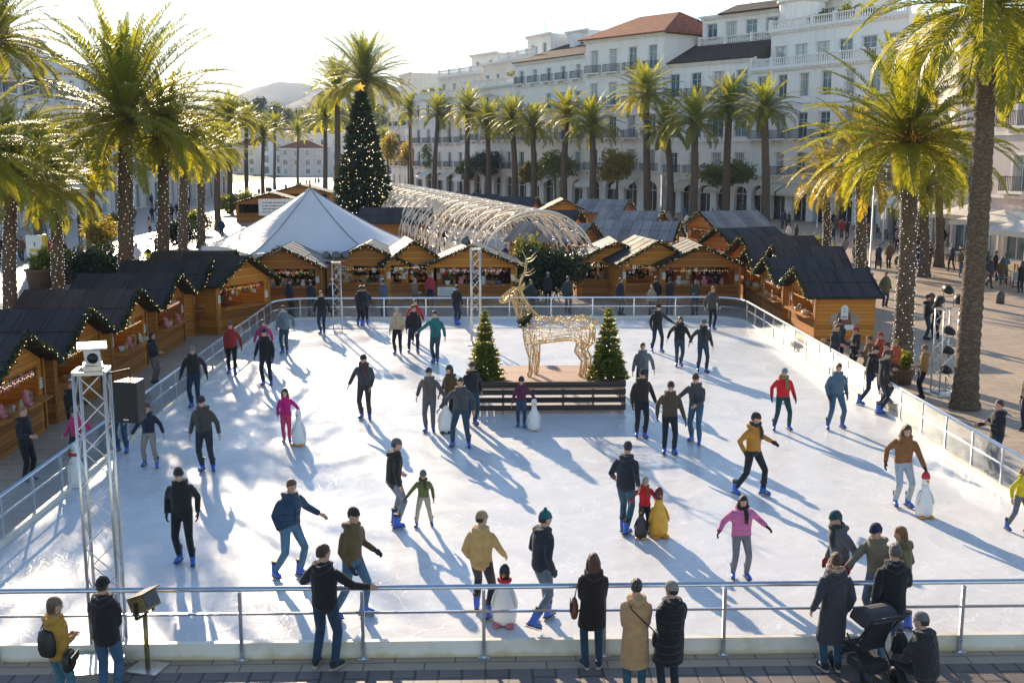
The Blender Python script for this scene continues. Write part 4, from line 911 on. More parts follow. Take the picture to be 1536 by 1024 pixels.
def fir(b, hgt, rad, label, m, seed, n_w=15, lights=0, base=.12, name='fir_tree', group=None, star=False, tub=False, dens=1.0, lsz=.02, nsz=1.0):
    r = np.random.default_rng(seed); P = root(name, b, 0, label, 'fir tree', group); V = []; T = []
    T_ = MB(); T_.tube([(0, 0, -.05), (0, 0, hgt*.97)], [rad*.09, rad*.012], 8); T_.build('trunk', M_bark2, P, True)
    tips = []
    for i in range(n_w):
        f = (i+r.uniform(.0, .6))/n_w; z = hgt*(base+(1-base)*f); rr = rad*(1-f)**.92+.02*rad; nb = int((15-9*f)*dens)+3
        for j in range(nb):
            az = j*6.283/nb+i*1.3+r.uniform(-.2, .2); ln = rr*r.uniform(.78, 1.12); h = np.array([math.cos(az), math.sin(az), 0])
            up = .18 if f < .6 else .5
            nn = max(7, int(26*dens*(ln/rad)**.6))
            s = np.sqrt(r.random(nn))*.95+.05
            p = h*(ln*s)[:, None]+np.array([0, 0, 1])*(z-ln*.30*s**1.5+ln*up*s**3)[:, None]
            wdt = ln*.26*(1-s*.75); sdv = np.array([-h[1], h[0], 0]); p = p+sdv*(r.uniform(-1, 1, nn)*wdt)[:, None]
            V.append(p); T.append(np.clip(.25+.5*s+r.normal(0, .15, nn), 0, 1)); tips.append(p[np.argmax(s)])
    P3 = np.concatenate(V); T = np.concatenate(T); k = len(P3)
    out = P3*np.array([1, 1, 0]); out /= np.linalg.norm(out, axis=1)[:, None]+1e-6
    a = out+r.normal(0, .55, (k, 3))+np.array([0, 0, .15]); a /= np.linalg.norm(a, axis=1)[:, None]; b2 = np.cross(a, r.normal(size=(k, 3))); b2 /= np.linalg.norm(b2, axis=1)[:, None]
    s = (nsz*hgt*.036*r.uniform(.6, 1.4, k)*min(1, 1.2/dens**.4))[:, None]
    Q = np.stack([P3-a*s*.6, P3+b2*s*.28, P3+a*s, P3-b2*s*.28], 1).reshape(-1, 3)
    link('crown', np_mesh('crown', Q, np.arange(k*4).reshape(-1, 4), m, {'tint': T}), P)
    if lights:
        A, B2 = MB(), MB(); rr = random.Random(seed)
        for i in range(lights):
            f = rr.random()**1.25; z = hgt*(base+.02+(.96-base)*f); q = rad*(1-f)**.92*rr.uniform(.9, 1.06)+.03; az = rr.uniform(0, 6.28)
            (A if rr.random() < .6 else B2).octa((math.cos(az)*q, math.sin(az)*q, z), lsz*rr.uniform(.7, 1.5))
        A.build('warm_lights', M_fairyw, P); B2.build('white_lights', M_fairy, P)
    if star:
        m2 = MB()
        for i in range(10):
            a0 = PI/2+i*PI/5; a1 = a0+PI/5; r0_, r1_ = (.46, .20) if i % 2 == 0 else (.20, .46); z0 = hgt+.35
            m2.add([(0, -.14, z0), (math.cos(a0)*r0_, 0, z0+math.sin(a0)*r0_), (math.cos(a1)*r1_, 0, z0+math.sin(a1)*r1_), (0, .14, z0)], [(0, 1, 2), (3, 2, 1)])
        m2.build('star', glow('golden star', (.8, .38, .05), .5), P)
    if tub:
        MB().bb(-.30, .30, -.30, .30, 0, .36).build('planter', wood('planter wood', (.10, .065, .04), .12), P)
    return P
# ================================================================ market huts
M_pine = wood('honey pine boards', (.56, .215, .03), .145); M_pine2 = wood('brown pine boards', (.40, .15, .028), .145); M_pinedk = wood('dark stained boards', (.06, .032, .016), .16)
M_post = wood('pine post', (.50, .20, .035), .9, 0)
def roofmat(name, c, seam):
    t = NT(name); co = t.coord('Object'); n = t.noise(co, 1.1, 6, .65); n2 = t.noise(co, 14, 4, .6)
    col = t.ramp(t.math('ADD', t.math('MULTIPLY', n, .8), t.math('MULTIPLY', n2, .25)), [(.3, tuple(x*.6 for x in c)), (.6, c), (.85, tuple(min(1, x*1.7) for x in c))])
    y = t.sep(co)[1]; fr = t.math('FRACT', t.math('DIVIDE', y, .62)); e = t.math('MINIMUM', fr, t.math('SUBTRACT', 1, fr)); ln = t.mapr(e, 0, .075, 1, 0)
    wn = t.n('TexWhiteNoise'); wn.noise_dimensions = '1D'; t.l(t.math('FLOOR', t.math('DIVIDE', y, .62)), wn.inputs['W']); st = t.noise(t.mapping(co, (1.2, 9, 1.2)), 1, 4, .6)
    nd = t.n('VectorMath'); nd.operation = 'SCALE'; t.l(t.mix(t.math('MULTIPLY', ln, .7), col, tuple(x*.22 for x in c)), nd.inputs[0]); t.l(t.math('ADD', t.mapr(wn.outputs['Value'], 0, 1, .72, 1.12), t.mapr(st, .3, .7, -.18, .18)), nd.inputs['Scale'])
    return t.done(t.prin(nd.outputs[0], t.mapr(n, .3, .7, .5, .75), .25, 0, t.bump(t.math('ADD', t.math('ADD', n2, n), t.math('MULTIPLY', ln, -.6)), .35, .02)))
M_roofdk = roofmat('dark roofing felt', (.042, .036, .035), 1); M_roofgr = roofmat('grey roof sheet', (.28, .26, .245), 1); M_roofbr = roofmat('brown roofing felt', (.075, .045, .035), 1)
M_garl = leafmat('garland leaf', (.006, .014, .006), (.025, .042, .014), (.06, .09, .02), .2)
M_inside = mat('hut inside', (.055, .03, .018), .9, .4, 3); M_white = mat('white painted board', (.70, .69, .66), .5, .1, 4)
HUTS = []
M_bulb = glow('warm bulbs', (1, .62, .25), 30.0)
WARES = [mat('ware '+n, c, .6, .25, 9) for n, c in (('cream', (.62, .54, .44)), ('red', (.42, .05, .04)), ('green', (.06, .14, .05)), ('brown', (.20, .10, .05)), ('gold', (.50, .30, .08)), ('white', (.72, .70, .66)))]
def garland_mesh(name, pts, seed, rad=.09, dens=230, size=.05):
    r = np.random.default_rng(seed); V = []
    pts = [np.array(p, float) for p in pts]
    for a, b in zip(pts, pts[1:]):
        L = np.linalg.norm(b-a); k = int(L*dens); f = r.random(k)[:, None]; V.append(a+(b-a)*f+r.normal(0, rad*.55, (k, 3)))
    P = np.concatenate(V); k = len(P); a = r.normal(size=(k, 3)); a /= np.linalg.norm(a, axis=1)[:, None]; b = np.cross(a, r.normal(size=(k, 3))); b /= np.linalg.norm(b, axis=1)[:, None]
    s = size*r.uniform(.6, 1.4, k)[:, None]
    return np_mesh(name, np.stack([P-a*s, P+b*s*.45, P+a*s, P-b*s*.45], 1).reshape(-1, 3), np.arange(4*k).reshape(-1, 4), M_garl, {'tint': np.clip(.45+r.normal(0, .25, k), 0, 1)})
def hut(loc, rz, w, d, eave, ridge, label, roof=None, walls=None, seed=0, garland=True, closed=False, detail=True, oh=.32, group='wooden market huts', lights=True):
    roof = roof or M_roofdk; walls = walls or M_pine
    H = root('market_hut', loc, rz, label, 'market hut', group); x = w/2; r = random.Random(seed); th = .06
    rise = (ridge-eave)/x
    m = MB()                                             # shell: floor, back, sides, gables
    m.bb(-x, x, 0, d, -.02, .06); m.bb(-x, x, d-th, d, .06, eave)
    for s in (-1, 1): m.bb(min(s*x, s*(x-th)), max(s*x, s*(x-th)), th, d-th, .06, eave)
    for y0 in (0, d-th):
        m.add([(-x, y0, eave), (x, y0, eave), (0, y0, ridge), (-x, y0+th, eave), (x, y0+th, eave), (0, y0+th, ridge)], [(0, 1, 2), (5, 4, 3), (0, 3, 4, 1), (1, 4, 5, 2), (2, 5, 3, 0)])
    if closed: m.bb(-x, x, 0, th, .06, eave)
    else:
        m.bb(-x, -x+.26, 0, th, .06, eave); m.bb(x-.26, x, 0, th, .06, eave); m.bb(-x+.26, x-.26, 0, th, eave-.14, eave)
    m.build('wall', walls, H)
    if not closed:
        m = MB(); m.bb(-x+.26, x-.26, .0, th, .06, .98); m.build('front_panel', M_pine2, H)
        MB().bb(-x+.22, x-.22, -.34, .30, .98, 1.03).build('counter', M_post, H)
        m = MB(); m.bb(-x+.12, x-.12, d-.50, d-.12, 1.28, 1.31); m.bb(-x+.12, x-.12, d-.50, d-.12, 1.75, 1.78); m.bb(-x+.12, x-.12, d-.09, d-.065, .1, eave-.05); m.build('back_shelf', M_inside, H)
        if detail:
            sw = MB(); 
            for i in range(95):
                q = r.random(); X_ = r.uniform(-x+.35, x-.35); sz = r.uniform(.04, .11); sw.cm = r.randrange(6)
                if q < .7: zz = r.choice((1.31, 1.78, 1.0)); yy = d-r.uniform(.2, .45) if zz > 1.1 else d-r.uniform(.3, 1.2)
                else: zz = r.uniform(1.45, 1.75); yy = r.uniform(.12, .5)
                if r.random() < .5: sw.ball((X_, yy, zz+sz), (sz, sz, sz*r.uniform(.8, 1.5)), 7, 5)
                else: sw.box((X_, yy, zz+sz), (sz*1.6, sz*1.4, sz*2), rz=r.uniform(-.5, .5))
            w_ = sw.build('displayed_wares', WARES, H); w_['kind'] = 'stuff'
            m = MB()
            for i in range(7): m.octa((-x+.4+(w-.8)*(i+.5)/7, d*.45, eave-.12), .035)
            m.build('lamp_bulbs', M_bulb, H)
    for s in (-1, 1):
        MB().bb(s*x-.06, s*x+.06, -.05, .0, .06, eave+.02).build('corner_post', M_post, H)
    # two roof slopes with laps
    for s in (-1, 1):
        m = MB(); ex = x+oh; ez = eave-rise*oh; n = Vector((rise, 0, 1)).normalized(); n.x *= s
        def P(f, y, up): return Vector((s*ex*f, y, ridge+.05+(ez-ridge)*f))+n*up
        y0, y1 = -oh*1.25, d+oh*.8
        a = [P(0, y0, 0), P(1, y0, 0), P(1, y1, 0), P(0, y1, 0), P(0, y0, .06), P(1, y0, .06), P(1, y1, .06), P(0, y1, .06)]
        m.add(a, [(0, 3, 2, 1), (4, 5, 6, 7), (0, 1, 5, 4), (1, 2, 6, 5), (2, 3, 7, 6), (3, 0, 4, 7)])
        if detail:
            for f in (.48, .97): m.beam(P(f, y0+.02, .068), P(f, y1-.02, .068), .05, .022, n)
            k = 4
            for i in range(k+1):
                y = y0+.05+(y1-y0-.1)*i/k+r.uniform(-.05, .05); m.beam(P(.02, y, .069), P(.965, y, .069), .03, .02, n)
        m.build('roof', roof, H)
    if garland:
        pts = [(-x-oh*.9, -oh*1.25-.04, eave-rise*oh*.9+.06), (0, -oh*1.25-.04, ridge+.10), (x+oh*.9, -oh*1.25-.04, eave-rise*oh*.9+.06)]
        g = link('garland', garland_mesh('garland', pts, seed, .085, 230 if detail else 120, .05 if detail else .075), H)
        if lights:
            L = MB()
            for a, b in zip(pts, pts[1:]):
                for i in range(9):
                    q = Vector(a).lerp(Vector(b), (i+r.random())/9); L.octa((q.x+r.uniform(-.05, .05), q.y-.09, q.z+r.uniform(-.07, .07)), .012)
            L.build('fairy_lights', M_fairyw, g)
        if detail:
            if not closed:
                for px_, pz_, pw_, ph_ in ((-x+.13, 1.45, .2, .32), (x-.13, 1.35, .2, .28))[seed % 2:]:
                    pb = MB().bb(px_-pw_/2, px_+pw_/2, -.022, -.003, pz_-ph_/2, pz_+ph_/2).build('poster', M_white, H); q_ = MB()
                    for i in range(3): q_.bb(px_-pw_*.32, px_+pw_*(.1+.1*i), -.027, -.0225, pz_-.07+i*.07, pz_-.045+i*.07)
                    q_.build('poster_print', mat('grey lettering', (.22, .18, .17), .8, .1), pb)
        if detail and not closed:
            m = MB(); k = 22
            for i in range(k):
                q = -x+.55+(w-1.1)*(i+.5)/k; z = eave-.26-.05*abs(math.sin(i*1.9)); m.octa((q, -.03, z), .012)
            m.build('opening_lights', M_fairyw, H)
            m = MB(); k = 9
            for i in range(k):
                q = -x+.6+(w-1.2)*i/k; m.add([(q, -.02, eave-.2), (q+.28, -.02, eave-.2), (q+.14, -.025, eave-.42)], [(0, 1, 2)])
            if seed % 3 == 0: m.build('bunting', mat('pink bunting', (.55, .28, .28), .8, .3), H)
    H['_w'] = w; HUTS.append((H, w, d, eave)); return H
# goods that stand on counters
GOODS = {}
def goods_protos():
    m = MB(); m.ball((0, 0, .11), (.10, .09, .12), 12, 7); m.ball((0, -.01, .27), .08, 12, 7)
    for s in (1, -1): m.ball((s*.06, 0, .34), .03, 8, 5); m.ball((s*.10, -.04, .14), (.035, .04, .07), 8, 5); m.ball((s*.06, -.09, .04), (.04, .06, .04), 8, 5)
    GOODS['plush_toy'] = (m, 'toy', [(.62, .55, .48), (.30, .18, .10), (.60, .20, .22)])
    m = MB(); m.lathe([(.05, 0), (.055, .02), (.055, .13), (.045, .15), (.03, .155), (.03, .18), (.034, .185), (.034, .20), (.01, .2)], 14); GOODS['jar'] = (m, 'jar', [(.40, .16, .05), (.20, .05, .05), (.45, .36, .15)])
    m = MB(); m.bb(-.18, .18, -.13, .13, 0, .02)
    for s in (1, -1): m.bb(s*.18-.01, s*.18+.01, -.13, .13, .02, .16); m.bb(-.17, .17, s*.13-.01, s*.13+.01, .02, .16)
    for i in range(16): m.ball((-.13+.085*(i % 4), -.09+.06*(i//4), .14), .045, 8, 5)
    GOODS['crate'] = (m, 'crate', [(.35, .20, .09), (.25, .12, .05), (.45, .32, .2)])
    m = MB(); m.lathe([(.07, 0), (.09, .01), (.10, .10), (.13, .17), (.12, .17), (.09, .12), (.01, .10)], 16); GOODS['bowl'] = (m, 'bowl', [(.65, .62, .58), (.10, .16, .25), (.35, .05, .05)])
    m = MB(); m.tube([(.15*math.cos(a), 0, .17+.15*math.sin(a)) for a in np.linspace(0, 2*PI, 17)[:-1]], .035, 8, closed=True); m.bb(-.03, .03, -.05, -.03, .0, .06); GOODS['wreath'] = (m, 'wreath', [(.04, .08, .03), (.25, .04, .04), (.30, .24, .10)])
    m = MB(); m.lathe([(.035, 0), (.035, .16), (.02, .20), (.015, .27), (.017, .28), (.017, .295), (.003, .295)], 12); GOODS['bottle'] = (m, 'bottle', [(.03, .06, .03), (.18, .07, .02), (.30, .25, .2)])
goods_protos(); M_goods = objmat('painted goods', .6, .2, 30, var=.3)
GM = {}
ORD = ['first', 'second', 'third', 'fourth', 'fifth', 'sixth', 'seventh', 'eighth', 'ninth']
def stock(H, w, names, n, where, seed=0):
    r = random.Random(seed); Mx = Matrix.Translation(H.location) @ H.rotation_euler.to_matrix().to_4x4()
    for i in range(n):
        k = names[i % len(names)]
        if k not in GM: GM[k] = GOODS[k][0].mesh(k, M_goods, True)
        o = link(k, GM[k]); q = Mx @ Vector((-w/2+.72+(w-1.44)*(i+.5)/n+r.uniform(-.04, .04), -.12+r.uniform(-.08, .10), 1.03))
        o.location = q; o.rotation_euler = (0, 0, H.rotation_euler.z+r.uniform(-.4, .4)); o.scale = (r.uniform(.85, 1.2),)*3
        c = r.choice(GOODS[k][2]); setcol(o, c)
        hue = {'plush_toy': 'soft toy', 'crate': 'small filled crate'}.get(k, k)
        o['label'] = f'{hue} {ORD[i]} along the counter of the {where}'; o['category'] = GOODS[k][1]; o['group'] = f'{hue} wares on the {where}'
# left row: gables face the ice (+X)
LX = -11.5
ALLG = ['plush_toy', 'crate', 'bowl', 'jar', 'plush_toy', 'wreath', 'bottle']
for i, (u, v, roof, lab) in enumerate([(42, 503, M_roofdk, 'nearest wooden hut of the left row, cut by the picture edge'), (132, 465, M_roofdk, 'second hut of the left row with a long dark roof and plush goods'), (204, 435, M_roofbr, 'third hut of the left row with a patch of sun on its roof'),
        (261, 411, M_roofdk, 'fourth hut of the left row with a big sign panel'), (316, 391, M_roofdk, 'fifth hut of the left row'), (347, 377, M_roofbr, 'last hut of the left row beside the tent')]):
    p = gp(u, v, 2.92); H = hut(Vector((LX-.4, p.y, 0)), R(90), 3.7, 3.1, 1.98, 2.85, lab, roof, M_pine if i % 2 == 0 else M_pine2, i)
    stock(H, 3.7, ALLG[i % 3:]+ALLG[:i % 3], 7, ['nearest', 'second', 'third', 'fourth', 'fifth', 'last'][i]+' hut of the left row', i)
# far row facing the camera
for i, (u, v, w, d, roof, wl, lab) in enumerate([(421, 372, 3.6, 2.8, M_roofgr, M_pine2, 'hut with a striped grey roof at the foot of the tent, left one'), (549, 368, 3.9, 2.8, M_roofgr, M_pine2, 'hut with sunlit grey roof at the foot of the tent, right one'),
        (708, 370, 4.3, 3.0, M_roofgr, M_pine, 'honey coloured hut behind the second lighting mast'), (926, 364, 3.9, 3.2, M_roofgr, M_pine, 'honey coloured hut right of the light tunnel mouth'), (1054, 370, 3.9, 3.6, M_roofdk, M_pine2, 'dark roofed hut at the far right corner of the rink')]):
    p = gp(u, v, 2.92); H = hut(Vector((p.x, p.y+.4, 0)), 0, w, d, 2.0, 2.86, lab, roof, wl, 10+i)
    stock(H, w, ALLG[i % 4:]+ALLG[:i % 4], 8, ['hut left under the tent', 'hut right under the tent', 'honey coloured hut behind the mast', 'hut right of the tunnel mouth', 'dark roofed corner hut'][i], 20+i)
# right row: gables face the ice (-X)
for i, (u, v, roof, lab) in enumerate([(1190, 404, M_roofdk, 'nearest hut of the right row with a painted figure on its boarded side'), (1146, 388, M_roofdk, 'second hut of the right row, behind the painted one'), (1118, 375, M_roofbr, 'third hut of the right row by the rink corner')]):
    p = gp(u, v, 2.75); H = hut(Vector((p.x+.45, p.y, 0)), R(-90), 3.6, 2.35, 1.9, 2.70, lab, roof, M_pine, 20+i)
    if i == 0: NEAR_R = H
    stock(H, 3.6, ['bottle', 'jar', 'crate', 'wreath'], 7, ['nearest', 'second', 'third'][i]+' hut of the right row', 40+i)
# painted figure on the boarded side of the nearest right hut (faces the camera)
H = NEAR_R; 
def onside(x, z): return (1.8+.004, x, z)      # local: +X side of the hut faces the camera after the turn
def disc(mb, y, z, ry, rz_, off, n=20):
    mb.add([(1.8+off, y+math.cos(a)*ry, z+math.sin(a)*rz_) for a in np.linspace(0, 2*PI, n+1)[:-1]], [tuple(range(n))])
m = MB(); disc(m, 1.15, .95, .62, .34, .006); m.build('painted_shadow', mat('faded grey paint', (.36, .27, .2), .8, .25, 5), H)
m = MB(); m.add([(1.81, .8, .72), (1.81, 1.45, .72), (1.81, 1.36, 1.25), (1.81, .9, 1.25)], [(0, 1, 2, 3)]); m.build('painted_coat', mat('brown paint', (.20, .085, .05), .8, .2, 5), H)
m = MB(); ps = [(.99, .96), (1.28, .96), (1.28, 1.30)]+[(1.135+.145*math.cos(a), 1.36+.18*math.sin(a)) for a in np.linspace(-.2, PI+.2, 12)]+[(.99, 1.30)]; m.add([(1.814, y, z) for y, z in ps], [tuple(range(len(ps)))]); b_ = MB(); b_.add([(1.814, .75, .55), (1.814, 1.10, .55), (1.814, 1.10, .75), (1.814, .75, .75)], [(0, 1, 2, 3)]); b_.build('painted_boot', mat('white paint', (.72, .71, .70), .7, .08, 6), H); b_ = MB(); b_.add([(1.814, 1.17, .55), (1.814, 1.52, .55), (1.814, 1.52, .75), (1.814, 1.17, .75)], [(0, 1, 2, 3)]); b_.build('painted_boot', mat('white paint', (.72, .71, .70), .7, .08, 6), H)
m.build('painted_figure', mat('white paint', (.72, .71, .70), .7, .08, 6), H)
m = MB(); m.bb(1.817, 1.822, 1.08, 1.12, 1.36, 1.40); m.bb(1.817, 1.822, 1.06, 1.20, 1.27, 1.29)
for i in range(5): m.bb(1.817, 1.822, 1.03+i*.045, 1.05+i*.045, 1.02, 1.10)
m.build('lettering', mat('dark paint', (.05, .045, .05), .8, .1), H)
# the market beyond
for i, (u, v, rz, w, d, roof, lab) in enumerate([(938, 300, 65, 3.8, 4.2, M_roofgr, 'hut with a bright grey roof in the middle of the market'), (985, 318, 62, 3.6, 4.2, M_roofgr, 'low pale roofed hut behind the bright grey one'), (1055, 318, -70, 4.0, 4.4, M_roofgr, 'long grey roofed hut under the palm row'),
        (880, 336, 60, 3.6, 4.4, M_roofgr, 'sunlit slate roofed hut beside the light tunnel'), (1010, 333, 70, 3.8, 4.6, M_roofgr, 'hut with sagging sunlit roof in front of the long one'), (862, 316, 70, 3.4, 4.0, M_roofdk, 'dark roofed hut right of the tunnel, second from its mouth'),
        (800, 296, 70, 3.6, 4.6, M_roofdk, 'dark long hut far along the tunnel'), (846, 300, 0, 4.0, 4.5, M_roofbr, 'brown gabled hut beyond the tunnel'), (1122, 356, -80, 3.8, 3.4, M_roofbr, 'brown roofed hut behind the rink corner'),
        (1082, 344, -65, 3.8, 3.6, M_roofdk, 'dark hut behind the far corner, below the palms'), (985, 362, 10, 3.6, 3.4, M_roofdk, 'small dark hut between two honey coloured ones'), (1172, 371, -90, 3.6, 2.6, M_roofbr, 'brown hut with a bare tree beside it'),
        (404, 290, 5, 7.0, 5.0, M_roofdk, 'wide hut with a white menu board left of the tent'), (450, 278, 0, 7.5, 5.0, M_roofdk, 'dark roofed hut behind the tent'), (620, 362, 12, 2.8, 2.6, M_roofdk, 'narrow hut between the tent and the light tunnel'), (640, 312, 90, 3.4, 5.0, M_roofdk, 'hut left of the tunnel, beyond the Christmas tree'),
        (362, 385, 60, 3.2, 2.8, M_roofdk, 'small hut with a pink canopy by the left rink corner'), (742, 292, 90, 4.0, 6.0, M_roofdk, 'far dark hut near the tunnel end')]):
    rg = 3.1; p = gp(u, v, rg)
    hut(Vector((p.x, p.y, 0)), R(rz), w, d, 2.1, rg-.05, lab, roof, M_pine if i % 3 else M_pine2, 60+i, True, False, p.y < 105)
def menu_board(p, w, h, rz, label):
    b = root('menu_board', p, rz, label, 'sign', 'white menu boards'); MB().box((0, 0, 0), (w, .03, h)).build('panel', M_white, b)
    m = MB(); r = random.Random(int(p[0]*10))
    for i in range(4):
        z = h*.28-i*h*.19; x = -w*.38
        while x < w*.3:
            l = r.uniform(.04, .12)*w; m.box((x+l/2, -.018, z), (l, .004, h*.075)); x += l+w*.03
    m.build('lettering', mat('grey lettering', (.22, .18, .17), .8, .1), b)
menu_board(yp(670, 437, 53.2), .9, .42, 0, 'white notice on the front of the honey coloured hut'); menu_board(yp(413, 311, 88), 2.6, 1.3, R(5), 'white menu board on the wide hut left of the tent')
# ================================================================ tent
def tentmat():
    t = NT('white tent membrane'); c = t.coord('Object'); n = t.noise(c, .5, 5); col = t.ramp(n, [(.3, (.70, .71, .74)), (.7, (.80, .81, .82))])
    p = t.prin(col, .5, .35, 0, t.bump(t.noise(c, 1.6, 4, dist=.6), .25, .08)); tr = t.n('BsdfTranslucent'); tr.inputs[0].default_value = (.75, .75, .75, 1)
    m = t.n('MixShader'); m.inputs[0].default_value = .18; t.l(p, m.inputs[1]); t.l(tr.outputs[0], m.inputs[2]); return t.done(m.outputs[0])
M_tent = tentmat(); tc = yp(465, 283, 62.0); TN = root('marquee_tent', (tc.x, 62, 0), R(8), 'white peaked marquee tent behind the far row of huts', 'tent')
NS, NR, RT, EZ, PZ = 6, 12, 6.0, 2.3, tc.z
m = MB(); V = []; 
for i in range(NR+1):
    f = i/NR
    for j in range(NS*8):
        a = j/(NS*8)*2*PI; k = (j % 8)/8; cr = 1-.13*math.sin(k*PI)*(f**.9)
        z = EZ+(PZ-EZ)*(1-f)**1.3+.25*math.sin(k*PI)*f*(1-f*.3)
        V.append((math.cos(a)*RT*f*cr, math.sin(a)*RT*f*cr, z+(.02 if i == 0 else 0)))
n8 = NS*8
m.add(V, [(i*n8+j, i*n8+(j+1) % n8, (i+1)*n8+(j+1) % n8, (i+1)*n8+j) for i in range(NR) for j in range(n8)]); 
seam = [[V[i*n8+j*8] for i in range(NR+1)] for j in range(NS)]; v0 = V[-n8:]; m.add(v0+[(x*1.003, y*1.003, z-.42) for x, y, z in v0], [(j, n8+j, n8+(j+1) % n8, (j+1) % n8) for j in range(n8)])
m.build('canopy', M_tent, TN, True)
for sp_ in seam: MB().tube([(x, y, z+.02) for x, y, z in sp_], .035, 6).build('seam_rope', mat('grey webbing', (.30, .31, .33), .8, .1), TN, True)
for j in range(NS):
    a = j/NS*2*PI; MB().tube([(math.cos(a)*RT, math.sin(a)*RT, EZ), (math.cos(a)*(RT+1.3), math.sin(a)*(RT+1.3), 0)], .02, 5).build('guy_rope', mat('grey webbing', (.30, .31, .33), .8, .1), TN)
m = MB()
for j in range(NS):
    a0, a1 = (j*8+1)/(n8)*2*PI, (j*8+7)/(n8)*2*PI
    if j in (0, 3): continue
    m.add([(math.cos(a)*RT*.93, math.sin(a)*RT*.93, z) for z in (0, 2.2) for a in np.linspace(a0, a1, 7)], [(i, i+1, i+8, i+7) for i in range(6)])
m.build('side_wall', M_tent, TN)
for j in range(NS):
    a = j/NS*2*PI; MB().tube([(math.cos(a)*RT*.98, math.sin(a)*RT*.98, 0), (math.cos(a)*RT*.98, math.sin(a)*RT*.98, EZ)], .05, 8).build('pole', M_rail, TN, True)
MB().tube([(0, 0, PZ-.1), (0, 0, PZ+.45), (0, 0, PZ+.5)], [.06, .05, .01], 8).build('finial', mat('golden finial', (.4, .25, .06), .4, .1), TN, True)
# ================================================================ big Christmas tree
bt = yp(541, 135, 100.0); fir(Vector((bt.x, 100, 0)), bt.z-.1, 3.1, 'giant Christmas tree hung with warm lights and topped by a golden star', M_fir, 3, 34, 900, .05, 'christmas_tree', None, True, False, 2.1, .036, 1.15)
# ================================================================ light tunnel
TL0, TL1 = Vector((2.9, 57.5, 0)), Vector((-8.2, 108, 0)); TLd = (TL1-TL0); TLl = TLd.length
TU = root('light_tunnel', TL0, math.atan2(TLd.y, TLd.x)-PI/2, 'long arched tunnel of white wire scrollwork over the market lane', 'light tunnel')
M_wire = mat('white wire with bulbs', (.80, .70, .55), .6, .1, 9, 0, 30, 0, .5); TW, TH = 3.3, 4.45
def barrel(s, a): return Vector((-math.cos(a)*TW, s, .9+math.sin(a)*(TH-.9)))
def scroll(seed, bay):
    r = random.Random(seed); m = MB()
    half = seed % 2
    for i in range(11):
        for sg in (1, -1):
            a0 = .14+i*(PI-.28)/10; pts = []
            for k in range(10):
                f = k/9; pts.append(barrel(f*bay, min(PI-.05, max(.05, a0+sg*.26*math.sin(f*PI+half*PI)))))
            m.tube(pts, .026, 4, False)
    for i in range(9):
        s0 = r.uniform(.2, .8)*bay; a0 = .3+i*(PI-.6)/8; R0 = r.uniform(.32, .5); sg = r.choice((1, -1)); ph = r.uniform(0, 6.28); pts = []
        for k in range(12):
            f = k/11; rr = R0*(1-.7*f); an = ph+sg*1.5*2*PI*f; pts.append(barrel(s0+math.cos(an)*rr*1.8, a0+math.sin(an)*rr/3.0))
        m.tube(pts, .022, 4, False)
    return m.mesh('scrollwork', M_wire)
NB = 17; bay = TLl/NB; SCR = [scroll(5+i, bay) for i in range(4)]; m = MB()
m.tube([barrel(0, PI*k/20) if 0 < k < 20 else barrel(0, PI*k/20) for k in range(21)], .05, 5); m.tube([barrel(0, PI*k/20)*1 + Vector((0, .25, -.22*math.sin(PI*k/20))) for k in range(21)], .03, 5)
for s in (-1, 1): m.tube([(s*TW, 0, 0), (s*TW, 0, .9)], .05, 5)
ARCH = m.mesh('arch', M_wire); m = MB(); m.tube([barrel(.25*math.sin(k*1.3), PI*k/20) for k in range(21)], .022, 5); RIB = m.mesh('arch', M_wire)
for i in range(NB+1):
    link('arch', ARCH, TU, (0, i*bay, 0))
    if i < NB: link('arch', RIB, TU, (0, (i+.5)*bay, 0)); link('scrollwork', SCR[i % 4], TU, (0, i*bay, 0), None)
# ================================================================ reindeer on its deck
M_deck = wood('pale deck boards', (.42, .26, .18), .16, 1); M_slat = wood('dark fence boards', (.055, .038, .030), .4, 2); M_gold = mat('gold lit wire', (.72, .52, .24), .45, .2, 7, 0, 30, .35, .5)
dx0, dx1, dy0, dy1, dz = -.38, 3.98, 30.3, 33.4, ICE+.80
D = root('fenced_deck', ((dx0+dx1)/2, dy0, ICE), 0, 'dark slatted deck in the middle of the ice carrying the reindeer', 'deck'); hx = (dx1-dx0)/2; dd = dy1-dy0
MB().bb(-hx+.08, hx-.08, .06, dd-.06, .70, .80).build('deck_boards', M_deck, D)
for y, nm in ((0, 'fence_front'),):
    m = MB(); 
    for k in range(4): m.bb(-hx, hx, y-.02, y+.02, .10+k*.225, .25+k*.225)
    m.build(nm, M_slat, D)
for s in (-1, 1):
    m = MB()
    for k in range(4): m.bb(s*hx-.02, s*hx+.02, .022, dd-.022, .10+k*.225, .25+k*.225)
    m.build('fence_side', M_slat, D)
for i in range(6):
    for y in (.05,):
        MB().bb(-hx+.06+i*(2*hx-.12)/5-.035, -hx+.06+i*(2*hx-.12)/5+.035, y-.028, y+.028, 0, .92).build('post', M_deck, D)
